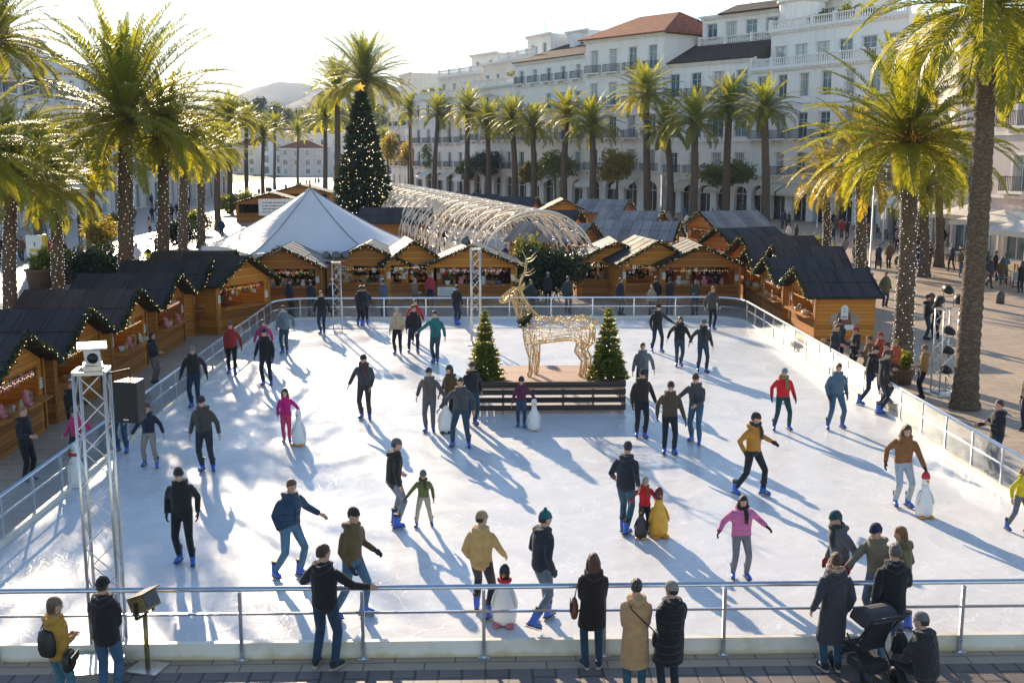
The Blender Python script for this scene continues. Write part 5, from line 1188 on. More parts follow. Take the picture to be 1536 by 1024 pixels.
def deer():
    o = root('reindeer_light_sculpture', (2.14, 31.85, dz), 0, 'golden wire reindeer figure glowing on the deck, facing left', 'light sculpture')
    B = MB()
    B.tube([(-.98, 0, 1.36), (-.72, 0, 1.32), (-.2, 0, 1.36), (.35, 0, 1.36), (.78, 0, 1.42), (1.05, 0, 1.36)], [(.12, .22), (.30, .42), (.31, .38), (.28, .33), (.31, .40), (.14, .22)], 14, ref=(0, 0, 1))
    B.tube([(-.72, 0, 1.5), (-.95, 0, 1.85), (-1.12, 0, 2.2), (-1.18, 0, 2.45)], [(.26, .34), (.21, .26), (.17, .2), (.15, .17)], 12, ref=(1, 0, 0))
    B.tube([(-1.04, 0, 2.5), (-1.22, 0, 2.46), (-1.45, 0, 2.33), (-1.62, 0, 2.22), (-1.68, 0, 2.17)], [(.12, .13), (.16, .19), (.12, .14), (.10, .115), (.05, .06)], 12, ref=(0, 0, 1))
    for s in (1, -1):
        B.tube([(-1.08, s*.12, 2.55), (-.98, s*.26, 2.66), (-.92, s*.34, 2.68)], [(.05, .04), (.07, .04), (.02, .015)], 8)
        ox = .10*s
        B.tube([(-.72+ox, s*.17, 1.3), (-.72+ox, s*.19, .95), (-.66+ox, s*.2, .55), (-.68+ox, s*.2, .12), (-.74+ox, s*.2, .0)], [.20, .15, .085, .07, .09], 8)
        B.tube([(.80+ox, s*.16, 1.35), (.86+ox, s*.19, 1.0), (.70+ox, s*.2, .74), (.88+ox, s*.2, .48), (.82+ox, s*.2, .10), (.77+ox, s*.2, 0)], [.26, .20, .12, .09, .07, .09], 8)
    B.tube([(1.02, 0, 1.55), (1.2, 0, 1.6), (1.27, 0, 1.5)], [.10, .08, .03], 8)
    b = B.build('body', M_gold, o)
    for typ, kw in (('REMESH', dict(mode='VOXEL', voxel_size=.045)), ('SMOOTH', dict(iterations=6, factor=.5)), ('DECIMATE', dict(ratio=.075)), ('WIREFRAME', dict(thickness=.027, use_even_offset=False, use_relative_offset=False))):
        q = b.modifiers.new(typ.lower(), typ)
        for a, v in kw.items(): setattr(q, a, v)
    for s in (1, -1):
        A = MB(); z = 2.6
        A.tube([(-1.12, s*.08, z), (-1.05, s*.25, z+.28), (-.9, s*.42, z+.55), (-.85, s*.48, z+.95), (-1.0, s*.5, z+1.25)], [.026, .022, .018, .015, .010], 6)
        for p, q in (((-1.06, s*.22, z+.22), (-1.42, s*.34, z+.42)), ((-.95, s*.36, z+.45), (-.55, s*.46, z+.62)), ((-.87, s*.45, z+.75), (-1.25, s*.5, z+1.0)), ((-.85, s*.47, z+.9), (-.5, s*.5, z+1.15))):
            p, q = Vector(p), Vector(q); A.tube([p, p.lerp(q, .5)+Vector((0, 0, -.06)), q], [.017, .014, .008], 6)
        A.v = [(-1.12+(x+1.12)*.82, y*.9, 2.6+(zz-2.6)*.86) for x, y, zz in A.v]; A.build('antler', M_gold, o, True)
    L = MB(); r = random.Random(4)
    for i in range(150):
        t_ = r.random(); x = -.95+1.95*t_; a = r.uniform(0, 6.28); L.octa((x, math.cos(a)*.32, 1.38+math.sin(a)*.40), .011)
    L.build('bulbs', M_fairyw, o)
    link('garland', garland_mesh('garland', [(-.78, -.32, 1.86), (-.95, -.30, 1.62), (-1.08, 0, 1.56), (-.95, .30, 1.62), (-.78, .32, 1.86)], 3, .10, 520, .05), o)
deer()
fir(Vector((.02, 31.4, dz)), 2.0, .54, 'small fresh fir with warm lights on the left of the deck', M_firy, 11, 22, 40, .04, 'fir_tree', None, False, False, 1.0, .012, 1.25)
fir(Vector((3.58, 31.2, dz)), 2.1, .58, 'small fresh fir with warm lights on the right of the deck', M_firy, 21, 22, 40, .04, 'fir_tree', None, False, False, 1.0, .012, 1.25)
# ================================================================ trusses, lamps, loudspeaker
M_alu = mat('truss aluminium', (.60, .58, .55), .35, .1, 5, .03, 40, .85)
def truss(b, h, w, label, z0=0.0, step=.42, r0=.024):
    P = root('truss_tower', b, R(8), label, 'lighting mast', 'aluminium truss masts'); q = w/2
    cs = [(-q, -q), (q, -q), (q, q), (-q, q)]
    for x, y in cs: MB().tube([(x, y, 0), (x, y, h)], r0, 8).build('chord', M_alu, P, True)
    m = MB(); n = int(h/step)
    for i in range(n):
        z0_, z1_ = i*h/n, (i+1)*h/n
        for k in range(4):
            a, c = cs[k], cs[(k+1) % 4]
            if i % 2: a, c = c, a
            m.tube([(*a, z0_), (*c, z1_)], r0*.45, 5, False)
    m.build('lacing', M_alu, P, True)
    m = MB()
    for z in (.06, h-.03):
        for k in range(4): m.beam((*cs[k], z), (*cs[(k+1) % 4], z), .05, .05)
    m.build('end_frame', M_alu, P); MB().bb(-q-.22, q+.22, -q-.22, q+.22, 0, .03).build('base_plate', M_alu, P); return P
def flood(loc, rz, tilt, s, label, cat='floodlight', col=None, group='black floodlights on the masts'):
    P = root('floodlight', loc, rz, label, cat, group, s); m = MB()
    m.tube([(0, -.16, 0), (0, .02, 0), (0, .12, 0), (0, .17, 0)], [(.17, .15), (.15, .13), (.10, .09), (.05, .05)], 12, ref=(0, 0, 1)); M = Matrix.Rotation(tilt, 4, 'X'); m.xform(M); m.build('housing', M_sole, P, True)
    m = MB(); m.tube([(0, -.165, 0), (0, -.162, 0)], [(.15, .13)]*2, 12, ref=(0, 0, 1)); m.xform(M); m.build('lens', mat('lamp glass', (.10, .11, .12), .1, .1), P)
    m = MB(); m.tube([(-.18, 0, 0), (-.18, 0, -.2), (.18, 0, -.2), (.18, 0, 0)], .012, 6); m.build('yoke', M_sole, P); return P
pt = gp(165, 978); near_h = yp(158, 553, pt.y).z; TT = truss(pt, near_h, .42, 'tall truss mast at the near left corner of the rink')
cb = root('camera_housing', (pt.x+.02, pt.y+.02, near_h), R(20), 'white weatherproof camera box on top of the near mast', 'camera box'); m = MB()
m.tube([(0, -.26, .20), (0, .22, .20)], [(.17, .14), (.17, .14)], 4, ref=(.7, 0, .7)); m.build('box', M_white, cb); MB().bb(-.20, .20, -.34, .26, .33, .355).build('rain_hood', M_white, cb); MB().bb(-.13, .13, -.2, .18, .0, .07).build('bracket', M_alu, cb)
MB().tube([(0, -.30, .2), (0, -.262, .2)], .075, 12).build('lens', M_sole, cb, True)
sp = yp(197, 600, pt.y); SPK = root('loudspeaker', sp, R(-12), 'black loudspeaker hanging beside the near mast', 'loudspeaker')
m = MB(); m.add([(x*(1 if y < 0 else .72), y, z) for z in (-.30, .30) for x, y in ((-.19, -.17), (.19, -.17), (.19, .17), (-.19, .17))], [(3, 2, 1, 0), (4, 5, 6, 7), (0, 1, 5, 4), (1, 2, 6, 5), (2, 3, 7, 6), (3, 0, 4, 7)]); cab = m.build('cabinet', M_sole, SPK)
bv = cab.modifiers.new('b', 'BEVEL'); bv.width = .02; bv.segments = 2
MB().bb(-.17, .17, -.176, -.171, -.27, .24).build('grille', mat('speaker grille', (.03, .03, .032), .7, .3, 60, .5, 200), SPK); MB().bb(-.04, .04, -.18, -.176, -.26, -.24).build('badge', M_white, SPK)
m = MB(); q = Vector((pt.x-sp.x, pt.y-sp.y, near_h-.12-sp.z)); q.rotate(Euler((0, 0, R(12)))); m.tube([(0, 0, .30), (0, 0, .46), q], .016, 6); m.build('bracket', M_sole, SPK)
tb = root('mast_base', (pt.x+.02, pt.y-.62, 0), R(8), 'grey ballast box at the foot of the near mast', 'ballast'); MB().bb(-.36, .36, -.3, .3, .0, .16).build('box', M_alu, tb); MB().bb(-.40, .40, -.34, .34, .165, .19).build('lid', M_alu, tb); tb.location.y = pt.y-.75
for u, vb, vt, lab in ((507, 499, 392, 'left truss mast standing on the far end of the ice'), (714, 516, 372, 'right truss mast standing on the ice behind the fir')):
    b = gp(u, vb, ICE); h = yp(u, vt, b.y).z-ICE; truss(b, h, .34, lab, ICE, .38, .022)
    for i, (dx, rz) in enumerate(((-.32, -30), (.02, 5), (.34, 35))):
        flood(b+Vector((dx, -.05, h+.22)), R(rz), R(-25), 1.0, f"floodlight on the {lab.split(' standing')[0]}, {('facing left', 'facing ahead', 'facing right')[i]}")
        if u > 600: break
b = gp(1413, 590); h = yp(1413, 462, b.y).z; truss(b, h, .5, 'dark lighting mast among the onlookers on the right')
for i, (dx, dy, z) in enumerate(((-.3, 0, .2), (.3, -.1, .25), (.0, 0, .55), (.05, -.2, -.7), (.05, -.2, -1.3), (.0, -.25, -1.9))):
    flood(b+Vector((dx, dy, h+z)), R(140+i*25), R(-20), .95, ['left lamp of the top pair on the right mast', 'right lamp of the top pair on the right mast', 'topmost lamp of the right mast', 'upper lamp on the side of the right mast', 'middle lamp on the side of the right mast', 'lowest lamp on the side of the right mast'][i])
# lamp on a stand at the near left
lb = gp(222, 1002); LS = root('lamp_stand', lb, R(-15), 'brass coloured lamp stand on a steel foot at the near left', 'lamp stand'); M_brass = mat('worn brass paint', (.28, .20, .09), .4, .3, 10, .1, 40, .6)
MB().bb(-.24, .24, -.2, .2, .0, .02).build('foot', M_alu, LS); MB().tube([(0, 0, .02), (0, 0, .82)], .036, 10).build('pole', M_brass, LS, True)
hd_ = root('stage_lamp', lb+Vector((0, 0, .84)), R(70), 'boxy dark lamp head catching the sun on the near stand', 'lamp'); m = MB(); m.box((0, .0, .20), (.34, .26, .26), rx=R(-22)); m.build('housing', M_brass, hd_); m = MB(); m.box((0, 0, .34), (.40, .30, .015), rx=R(-22)); m.build('barn_door', M_sole, hd_)
m = MB(); m.box((-.19, 0, .12), (.012, .05, .26)); m.box((.19, 0, .12), (.012, .05, .26)); m.box((0, 0, .0), (.39, .05, .012)); m.build('yoke', M_sole, hd_)
m = MB(); m.box((0, -.13, .26), (.28, .02, .20), rx=R(-22)); m.build('lens', mat('lamp glass', (.10, .11, .12), .1, .1), hd_)
# pushchair
pc = gp(1292, 1004); PC = root('pushchair', pc+Vector((0, -.12, 0)), R(200), 'black pushchair with mesh hood between two men', 'pushchair'); M_tubeb = mat('black tube', (.02, .02, .022), .4, .2)
for x in (-.25, .25):
    for y in (-.36, .36): 
        w_ = MB(); w_.tube([(x-.025, y, .12), (x+.025, y, .12)], .12, 16, ref=(0, 0, 1)); w_.build('wheel', M_sole, PC, True)
    m = MB(); m.tube([(x, -.36, .12), (x, .05, .52), (x, .42, 1.02), (x, .50, 1.06)], .014, 6); m.tube([(x, .36, .12), (x, .0, .5), (x, -.12, .62)], .013, 6); m.build('frame_side', M_tubeb, PC, True)
MB().tube([(-.25, .50, 1.06), (.25, .50, 1.06)], .018, 8).build('handle', M_sole, PC, True)
m = MB(); m.box((0, -.05, .44), (.42, .42, .05), rx=.15); m.box((0, .20, .70), (.42, .05, .52), rx=-.35); m.box((0, -.28, .28), (.36, .16, .03)); m.build('seat', mat('dark seat fabric', (.03, .03, .035), .9, .2, 10, .3, 40), PC)
m = MB(); n = 8
for i in range(n+1):
    a = .1+i*2.6/n; m.v += [(-.23, .16-.30*math.cos(a)*.9, .84+.26*math.sin(a)), (.23, .16-.30*math.cos(a)*.9, .84+.26*math.sin(a))]
for i in range(n): m.f.append((2*i, 2*i+1, 2*i+3, 2*i+2)); m.m.append(0)
for k in (0, 1): m.v.append(((-.23, .23)[k], .18, .82)); m.f += [(2*i+k, 2*i+2+k, len(m.v)-1) for i in range(n)]; m.m += [0]*n
m.build('hood', mat('hood fabric', (.05, .05, .055), .8, .2, 10), PC); m = MB(); m.box((0, .05, .20), (.40, .40, .14)); m.build('basket', mat('mesh basket', (.04, .04, .04), .9, .3, 40, .5, 90), PC)
# ================================================================ buildings
def stucco(name, c):
    t = NT(name); co = t.coord('Object'); n = t.noise(co, .35, 6, .65); n2 = t.noise(t.mapping(co, (2.2, 2.2, .25)), 1, 5, .6); n3 = t.noise(co, 18, 4)
    f = t.math('ADD', t.math('MULTIPLY', n, .5), t.math('MULTIPLY', n2, .5))
    col = t.ramp(f, [(.3, tuple(x*.82 for x in c)), (.5, c), (.75, tuple(min(.9, x*1.06) for x in c))])
    return t.done(t.prin(col, .85, .2, 0, t.bump(n3, .15, .02)))
M_st = stucco('white stucco', (.86, .83, .78)); M_stc = stucco('cream stucco', (.80, .71, .60)); M_stp = stucco('pink stucco', (.64, .52, .47)); M_trim = stucco('pale trim', (.82, .79, .74))
def tile_mat(name, c):
    t = NT(name); co = t.coord('Object'); x = t.sep(co); w = t.math('SINE', t.math('MULTIPLY', x[0], 22)); w2 = t.math('FRACT', t.math('MULTIPLY', x[2], 4.5)); n = t.noise(co, 2.2, 6, .7)
    h = t.math('ADD', t.math('MULTIPLY', w, .6), w2)
    col = t.ramp(t.math('ADD', n, t.math('MULTIPLY', w, .12)), [(.3, tuple(q*.45 for q in c)), (.55, c), (.8, tuple(min(1, q*1.6) for q in c))])
    return t.done(t.prin(col, .85, .2, 0, t.bump(h, .8, .06)))
M_tile = tile_mat('red roof tiles', (.30, .105, .055)); M_tiledk = tile_mat('weathered dark tiles', (.085, .06, .05))
t = NT('window glass'); oi = t.n('ObjectInfo'); xz = t.sep(t.coord('Object')); f = t.mapr(oi.outputs['Random'], .52, .56, 0, 1); cu_ = t.math('MULTIPLY', f, t.mapr(t.math('ABSOLUTE', xz[0]), .12, .20, 0, 1))
M_glass = t.done(t.prin(t.mix(cu_, t.ramp(oi.outputs['Random'], [(0, (.03, .07, .085)), (.5, (.07, .17, .20)), (1, (.04, .11, .13))]), (.42, .42, .40)), .07, .9)); M_frame = mat('white window frame', (.60, .61, .60), .5, .08); M_iron = mat('black iron railing', (.025, .027, .03), .5, .2)
M_shop = mat('dark shopfront', (.025, .022, .022), .25, .5, .6, 0, 30, 0, .6); M_teal = mat('teal glass', (.06, .15, .17), .1, .35, 1.2, 0, 30, 0, .8)
WC = {}
def win_mesh(w, h, arch=False):
    k = (round(w, 2), round(h, 2), arch)
    if k not in WC:
        f = MB(); b = .08
        f.bb(-w/2, -w/2+b, -.03, .03, 0, h); f.bb(w/2-b, w/2, -.03, .03, 0, h); f.bb(-w/2+b, w/2-b, -.03, .03, h-b, h); f.bb(-w/2+b, w/2-b, -.03, .03, 0, b); f.bb(-.045, .045, -.03, .03, b, h-b); f.bb(-w/2+b, -.045, -.02, .02, h*.72, h*.72+.05); f.bb(.045, w/2-b, -.02, .02, h*.72, h*.72+.05)
        p = MB(); p.bb(-w/2+b, -.045, .0, .012, b, h-b); p.bb(.045, w/2-b, .0, .012, b, h-b)
        WC[k] = (f.mesh('window', M_frame), p.mesh('pane', M_glass))
    return WC[k]
def rail_mesh(w, d, style):
    k = ('r', round(w, 2), d, style)
    if k not in WC:
        s = MB(); s.bb(-w/2, w/2, -d, 0, -.16, 0); s.bb(-w/2+.2, -w/2+.4, -d*.7, 0, -.5, -.16); s.bb(w/2-.4, w/2-.2, -d*.7, 0, -.5, -.16)
        g = MB(); 
        if style == 'iron':
            g.bb(-w/2, w/2, -d+.02, -d+.07, .98, 1.03); g.bb(-w/2, w/2, -d+.02, -d+.07, .06, .10)
            n = int(w/.17)
            for i in range(n+1): x = -w/2+.03+(w-.06)*i/n; g.bb(x-.014, x+.014, -d+.03, -d+.06, .10, .98)
            for sx in (-1, 1):
                for q in range(4): y = -d+.1+(d-.12)*q/4; g.bb(sx*w/2-.014, sx*w/2+.014, y, y+.028, .0, .98)
                g.bb(sx*w/2-.025, sx*w/2+.025, -d+.07, 0, .98, 1.03)
        else:
            g.bb(-w/2, w/2, -d, -d+.2, .86, 1.0); g.bb(-w/2, w/2, -d+.02, -d+.18, 0, .12); n = int(w/.32)
            for i in range(n): x = -w/2+(i+.5)*w/n; g.lathe([(.055, .12), (.085, .30), (.05, .55), (.06, .80), (.07, .86)], 6, (x, -d+.1, 0))
        WC[k] = (s.mesh('balcony', M_trim), g.mesh('railing', M_iron if style == 'iron' else M_trim))
    return WC[k]
def balustrade(P, x0, x1, y, z, step=.34, piers=3.2, name='balustrade'):
    m = MB(); m.bb(x0, x1, y, y+.26, z+.92, z+1.06); m.bb(x0, x1, y+.02, y+.24, z, z+.14); n = int((x1-x0)/step)
    for i in range(n): x = x0+(i+.5)*(x1-x0)/n; m.lathe([(.06, z+.14), (.10, z+.34), (.055, z+.62), (.07, z+.92)], 6, (x, y+.13, 0))
    k = max(1, int((x1-x0)/piers))
    for i in range(k+1): x = x0+(x1-x0)*i/k; m.bb(x-.2, x+.2, y-.03, y+.29, z, z+1.22)
    m.build(name, M_trim, P)
def block(P, x0, x1, y0, y1, z0, floors, wall, cornice=True, skip=(), seed=0, side=True):
    """floors: (height, columns, window w, window h, balcony kind, sill height)"""
    r = random.Random(seed); W = x1-x0; m = MB(); z = z0; zt = z0+sum(f[0] for f in floors); RV = .30; c = MB()
    m.bb(x0, x1, y0+RV+.05, y1, z0, zt)
    for fi, (h, n, ww, wh, bal, sill) in enumerate(floors):
        cw = W/n
        for i in range(n):
            a, b = x0+i*cw, x0+(i+1)*cw; cx = (a+b)/2; l, q = cx-ww/2, cx+ww/2; s, t = z+sill, z+sill+wh
            if (fi, i) in skip or ww == 0:
                m.quad((a, y0, z), (b, y0, z), (b, y0, z+h), (a, y0, z+h)); continue
            m.quad((a, y0, z), (l, y0, z), (l, y0, z+h), (a, y0, z+h)); m.quad((q, y0, z), (b, y0, z), (b, y0, z+h), (q, y0, z+h)); m.quad((l, y0, t), (q, y0, t), (q, y0, z+h), (l, y0, z+h))
            if sill > .01: m.quad((l, y0, z), (q, y0, z), (q, y0, s), (l, y0, s))
            m.quad((l, y0, s), (l, y0+RV, s), (l, y0+RV, t), (l, y0, t)); m.quad((q, y0, s), (q, y0, t), (q, y0+RV, t), (q, y0+RV, s)); m.quad((l, y0, t), (l, y0+RV, t), (q, y0+RV, t), (q, y0, t)); m.quad((l, y0, s), (q, y0, s), (q, y0+RV, s), (l, y0+RV, s))
            f, p = win_mesh(ww, wh); w = link('window', f, P, (cx, y0+.22, s)); link('pane', p, w)
            c.bb(l-.16, q+.16, y0-.07, y0-.002, t+.02, t+.20); c.bb(l-.14, l-.002, y0-.05, y0-.002, s, t+.02); c.bb(q+.002, q+.14, y0-.05, y0-.002, s, t+.02)
            if bal in ('iron', 'stone'):
                sm, gm = rail_mesh(min(cw*.86, ww+1.1), .7 if bal == 'iron' else .6, bal); o = link('balcony', sm, P, (cx, y0-.003, z+sill-.02 if sill < .4 else s)); link('railing', gm, o)
        if bal == 'long': 
            c.bb(x0, x1, y0-.9, y0-.003, z-.22, z); balustrade(P, x0+.1, x1-.1, y0-.86, z)
        z += h
        if cornice: c.bb(x0-.05, x1+.05, y0-.13, y0-.003, z-.32, z-.12)
    m.quad((x0, y0, z0), (x0, y0, zt), (x0, y0+RV+.05, zt), (x0, y0+RV+.05, z0)); m.quad((x1, y0, z0), (x1, y0+RV+.05, z0), (x1, y0+RV+.05, zt), (x1, y0, zt)); m.quad((x0, y0, zt), (x1, y0, zt), (x1, y0+RV+.05, zt), (x0, y0+RV+.05, zt))
    m.build('wall', wall, P)
    c.bb(x0-.30, x1+.30, y0-.38, y0-.004, zt-.10, zt+.16); c.bb(x0-.15, x1+.15, y0-.2, y0-.004, zt-.36, zt-.10)
    nd = int(W/.55)
    for i in range(nd): x = x0+(i+.5)*W/nd; c.bb(x-.11, x+.11, y0-.33, y0-.20, zt-.26, zt-.10)
    if c.v: c.build('moulding', M_trim, P)
    return zt
def arcade(P, x0, x1, y0, h, n, wall, awn=(), awcol=(.75, .70, .62)):
    """ground floor of arched bays with dark shopfronts"""
    W = (x1-x0)/n; m = MB(); k = 10
    for i in range(n):
        a, b = x0+i*W, x0+(i+1)*W; cx = (a+b)/2; rw = W*.34; sp = h*.55; pts = [(cx-rw*math.cos(PI*j/k), sp+rw*1.0*math.sin(PI*j/k)) for j in range(k+1)]
        m.quad((a, y0, 0), (cx-rw, y0, 0), (cx-rw, y0, sp), (a, y0, sp)); m.quad((cx+rw, y0, 0), (b, y0, 0), (b, y0, sp), (cx+rw, y0, sp))
        T = [(a+(b-a)*j/k) for j in range(k+1)]
        for j in range(k): m.quad((pts[j][0], y0, pts[j][1]), (pts[j+1][0], y0, pts[j+1][1]), (T[j+1], y0, h), (T[j], y0, h)); m.quad((pts[j][0], y0, pts[j][1]), (pts[j][0], y0+.5, pts[j][1]), (pts[j+1][0], y0+.5, pts[j+1][1]), (pts[j+1][0], y0, pts[j+1][1]))
        m.add([(a, y0, sp), (a, y0, h), pts[0][:1]+(y0,)+pts[0][1:]], [(0, 2, 1)]); m.add([(b, y0, sp), (b, y0, h), pts[k][:1]+(y0,)+pts[k][1:]], [(0, 1, 2)])
        for sx in (-1, 1): m.quad((cx+sx*rw, y0, 0), (cx+sx*rw, y0+.5, 0), (cx+sx*rw, y0+.5, sp), (cx+sx*rw, y0, sp))
        d = MB(); d.bb(cx-rw-.05, cx+rw+.05, y0+.5, y0+.56, 0, sp+rw); s = d.build('shopfront', M_shop, P); f = MB(); f.bb(cx-.05, cx+.05, y0+.46, y0+.499, 0, sp+rw*.98); f.bb(cx-rw, cx-.05, y0+.46, y0+.499, sp-.08, sp+.04); f.bb(cx+.05, cx+rw, y0+.46, y0+.499, sp-.08, sp+.04); f.build('door_frame', M_frame, s)
        if i in awn:
            q = MB(); q.add([(cx-W*.46, y0-.01, h*.86), (cx+W*.46, y0-.01, h*.86), (cx+W*.46, y0-1.9, h*.66), (cx-W*.46, y0-1.9, h*.66), (cx+W*.46, y0-1.9, h*.58), (cx-W*.46, y0-1.9, h*.58)], [(0, 1, 2, 3), (3, 2, 4, 5)]); q.build('awning', mat('awning cloth %.2f' % awcol[0], awcol, .8, .1), P)
    m.build('arcade_wall', wall, P)
    c = MB(); c.bb(x0, x1, y0-.22, y0-.003, h-.12, h+.14); c.build('string_course', M_trim, P)
def frame(uA, YA, uB, YB_, label, cat='building', name='building'):
    A = yp(uA, 300, YA); B = yp(uB, 300, YB_); A.z = B.z = 0; d = B-A
    P = root(name, A, math.atan2(d.y, d.x), label, cat, 'buildings round the square'); P.scale = (1, 1, .945 if uA < 1300 else 1); return P, d.length
def hip(P, x0, x1, y0, y1, z, rise, m, o=.6, name='roof', ridge=None):
    a = min((x1-x0), (y1-y0))*.5 if ridge is None else ridge; h = MB(); X0, X1, Y0, Y1 = x0-o, x1+o, y0-o, y1+o; ym = (Y0+Y1)/2
    r0, r1 = (X0+a+o, ym, z+rise), (X1-a-o, ym, z+rise)
    if r0[0] > r1[0]: r0 = r1 = ((X0+X1)/2, ym, z+rise)
    h.add([(X0, Y0, z), (X1, Y0, z), (X1, Y1, z), (X0, Y1, z), r0, r1, (X0, Y0, z-.12), (X1, Y0, z-.12), (X1, Y1, z-.12), (X0, Y1, z-.12)], [(0, 1, 5, 4), (1, 2, 5), (2, 3, 4, 5), (3, 0, 4), (6, 7, 1, 0), (7, 8, 2, 1), (8, 9, 3, 2), (9, 6, 0, 3), (9, 8, 7, 6)])
    return h.build(name, m, P)
def shed(P, x0, x1, y0, y1, z, rise, m, o=.5):
    h = MB(); h.add([(x0-.2, y0-o, z), (x1+.2, y0-o, z), (x1+.2, y1, z+rise), (x0-.2, y1, z+rise), (x0-.2, y0-o, z-.14), (x1+.2, y0-o, z-.14), (x1+.2, y1, z-.14), (x0-.2, y1, z-.14)], [(0, 1, 2, 3), (4, 5, 1, 0), (5, 6, 2, 1), (7, 4, 0, 3), (7, 6, 5, 4)]); return h.build('roof', m, P)
def aerial(P, x, y, z, h=2.2):
    m = MB(); m.tube([(x, y, z), (x, y, z+h)], .035, 5); 
    for k in range(4): m.tube([(x-.45+.06*k, y, z+h-.15-.2*k), (x+.45-.06*k, y, z+h-.15-.2*k)], .016, 4)
    m.build('aerial', M_iron, P)
def pots(P, x0, x1, y, z, n, seed):
    r = np.random.default_rng(seed)
    for i in range(n):
        x = x0+(x1-x0)*(i+.5)/n; h = r.uniform(.8, 1.7)
        link('terrace_plant', leaf_cloud('terrace_plant', [((x, y, z+h*.6), (h*.55, h*.5, h*.5)), ((x+.3, y, z+h*.9), (h*.35, h*.35, h*.4))], 420, .14, M_leaf, seed+i), P)
def zat(u, v, Y): return yp(u, v, Y).z
# --- far left tower block of the white row
P, W = frame(588, 236, 632, 214, 'pale tower house at the far end of the white row'); zt = block(P, 0, W*.6, 0, 12, 0, [(4.6, 3, 1.3, 2.4, None, .6)]+[(4.2, 3, 1.1, 2.2, 'iron', .3)]*3+[(3.6, 3, 1.0, 1.8, None, .8)]*1, M_stc, seed=1); block(P, .6, W*.45, 2, 10, zt, [(3.6, 2, 1.0, 1.6, None, .9)], M_stc, seed=2); aerial(P, 2, 4, zt+3.6); block(P, W*.6, W, -.6, 11, 0, [(4.6, 2, 1.3, 2.4, None, .6)]+[(4.2, 2, 1.1, 2.2, 'iron', .3)]*3, M_st, seed=3); balustrade(P, W*.6, W, -.6, 17.2)
# --- stepped corner building
P, W = frame(622, 204, 700, 186, 'stepped white corner building with roof terraces'); arcade(P, 0, W, 0, 5, 5, M_st, (1, 3)); zt = block(P, 0, W, 0, 16, 5, [(4.3, 5, 1.3, 2.6, 'iron', .2), (4.3, 5, 1.3, 2.5, 'iron', .2), (4.0, 5, 1.2, 2.2, None, .7)], M_st, seed=4); balustrade(P, 0, W, -.1, zt+.16)
z2 = block(P, W*.22, W, 3.0, 16, zt, [(4.0, 4, 1.3, 2.2, None, .5)], M_stc, seed=5); balustrade(P, W*.22, W, 2.9, z2+.16); z3 = block(P, W*.55, W, 6, 15, z2, [(3.6, 2, 1.2, 1.7, None, .7)], M_st, seed=6); aerial(P, W*.7, 8, z3); aerial(P, W*.3, 5, z2, 1.8); pots(P, 1, W*.5, 1, zt+.2, 3, 50)
# --- terrace building
P, W = frame(694, 184, 772, 166, 'white building with a balustraded roof terrace and set back top floor'); arcade(P, 0, W, 0, 5, 5, M_st, (0, 1, 3)); zt = block(P, 0, W, 0, 15, 5, [(4.6, 5, 1.35, 2.7, 'iron', .2), (4.4, 5, 1.3, 2.6, 'iron', .2), (4.3, 5, 1.3, 2.5, 'iron', .25)], M_st, seed=7); balustrade(P, 0, W, -.1, zt+.16)
z2 = block(P, W*.02, W, 3.6, 15, zt, [(4.4, 5, 1.3, 2.4, None, .1)], M_stc, seed=8); balustrade(P, W*.35, W, 3.4, z2+.16); z3 = block(P, W*.5, W*.9, 7, 14, z2, [(3.8, 2, 1.3, 1.8, None, .7)], M_st, seed=9); aerial(P, W*.6, 9, z3, 2.6); aerial(P, W*.2, 6, z2, 1.6); pots(P, 1, W*.9, 1.6, zt+.2, 4, 60)
# --- dark roofed house
P, W = frame(772, 166, 876, 150, 'white house with weathered dark tiled roof left of the red roofed one'); arcade(P, 0, W, .1, 5, 5, M_st, (2,)); zt = block(P, 0, W, .1, 14, 5, [(4.5, 5, 1.4, 2.7, 'iron', .2), (4.3, 5, 1.35, 2.6, 'iron', .2), (4.1, 5, 1.3, 2.4, 'iron', .2), (3.4, 5, 1.1, 1.9, 'iron', .3)], M_st, seed=10, skip=((2, 1),)); zt2 = zat(772, 88, 166); shed(P, 0, W, .1, 9, zt+.17, 3.2, M_tiledk); MB().bb(W*.3, W*.36, 6, 7, zt+2, zt+4.4).build('chimney', M_st, P); block(P, W*.0, W*.3, 9.2, 14, zt, [(5.2, 2, 1.2, 2, None, 1.6)], M_st, seed=11); aerial(P, W*.2, 10, zt+5.2, 2.4)
# --- red roofed house
P, W = frame(876, 149, 990, 138, 'tall white house with a red tiled hip roof and iron balconies'); arcade(P, 0, W, 0, 5.2, 4, M_st, (0, 2)); zt = block(P, 0, W, 0, 13, 5.2, [(4.4, 4, 1.5, 2.8, 'iron', .2), (4.4, 4, 1.45, 2.9, 'iron', .2), (4.4, 4, 1.45, 3.0, 'iron', .2), (4.6, 4, 1.45, 3.0, 'iron', .2)], M_st, seed=12); hip(P, 0, W, 0, 13, zt+.18, 3.3, M_tile, .8, ridge=3.4); aerial(P, W+.2, 6, zt, 2.4)
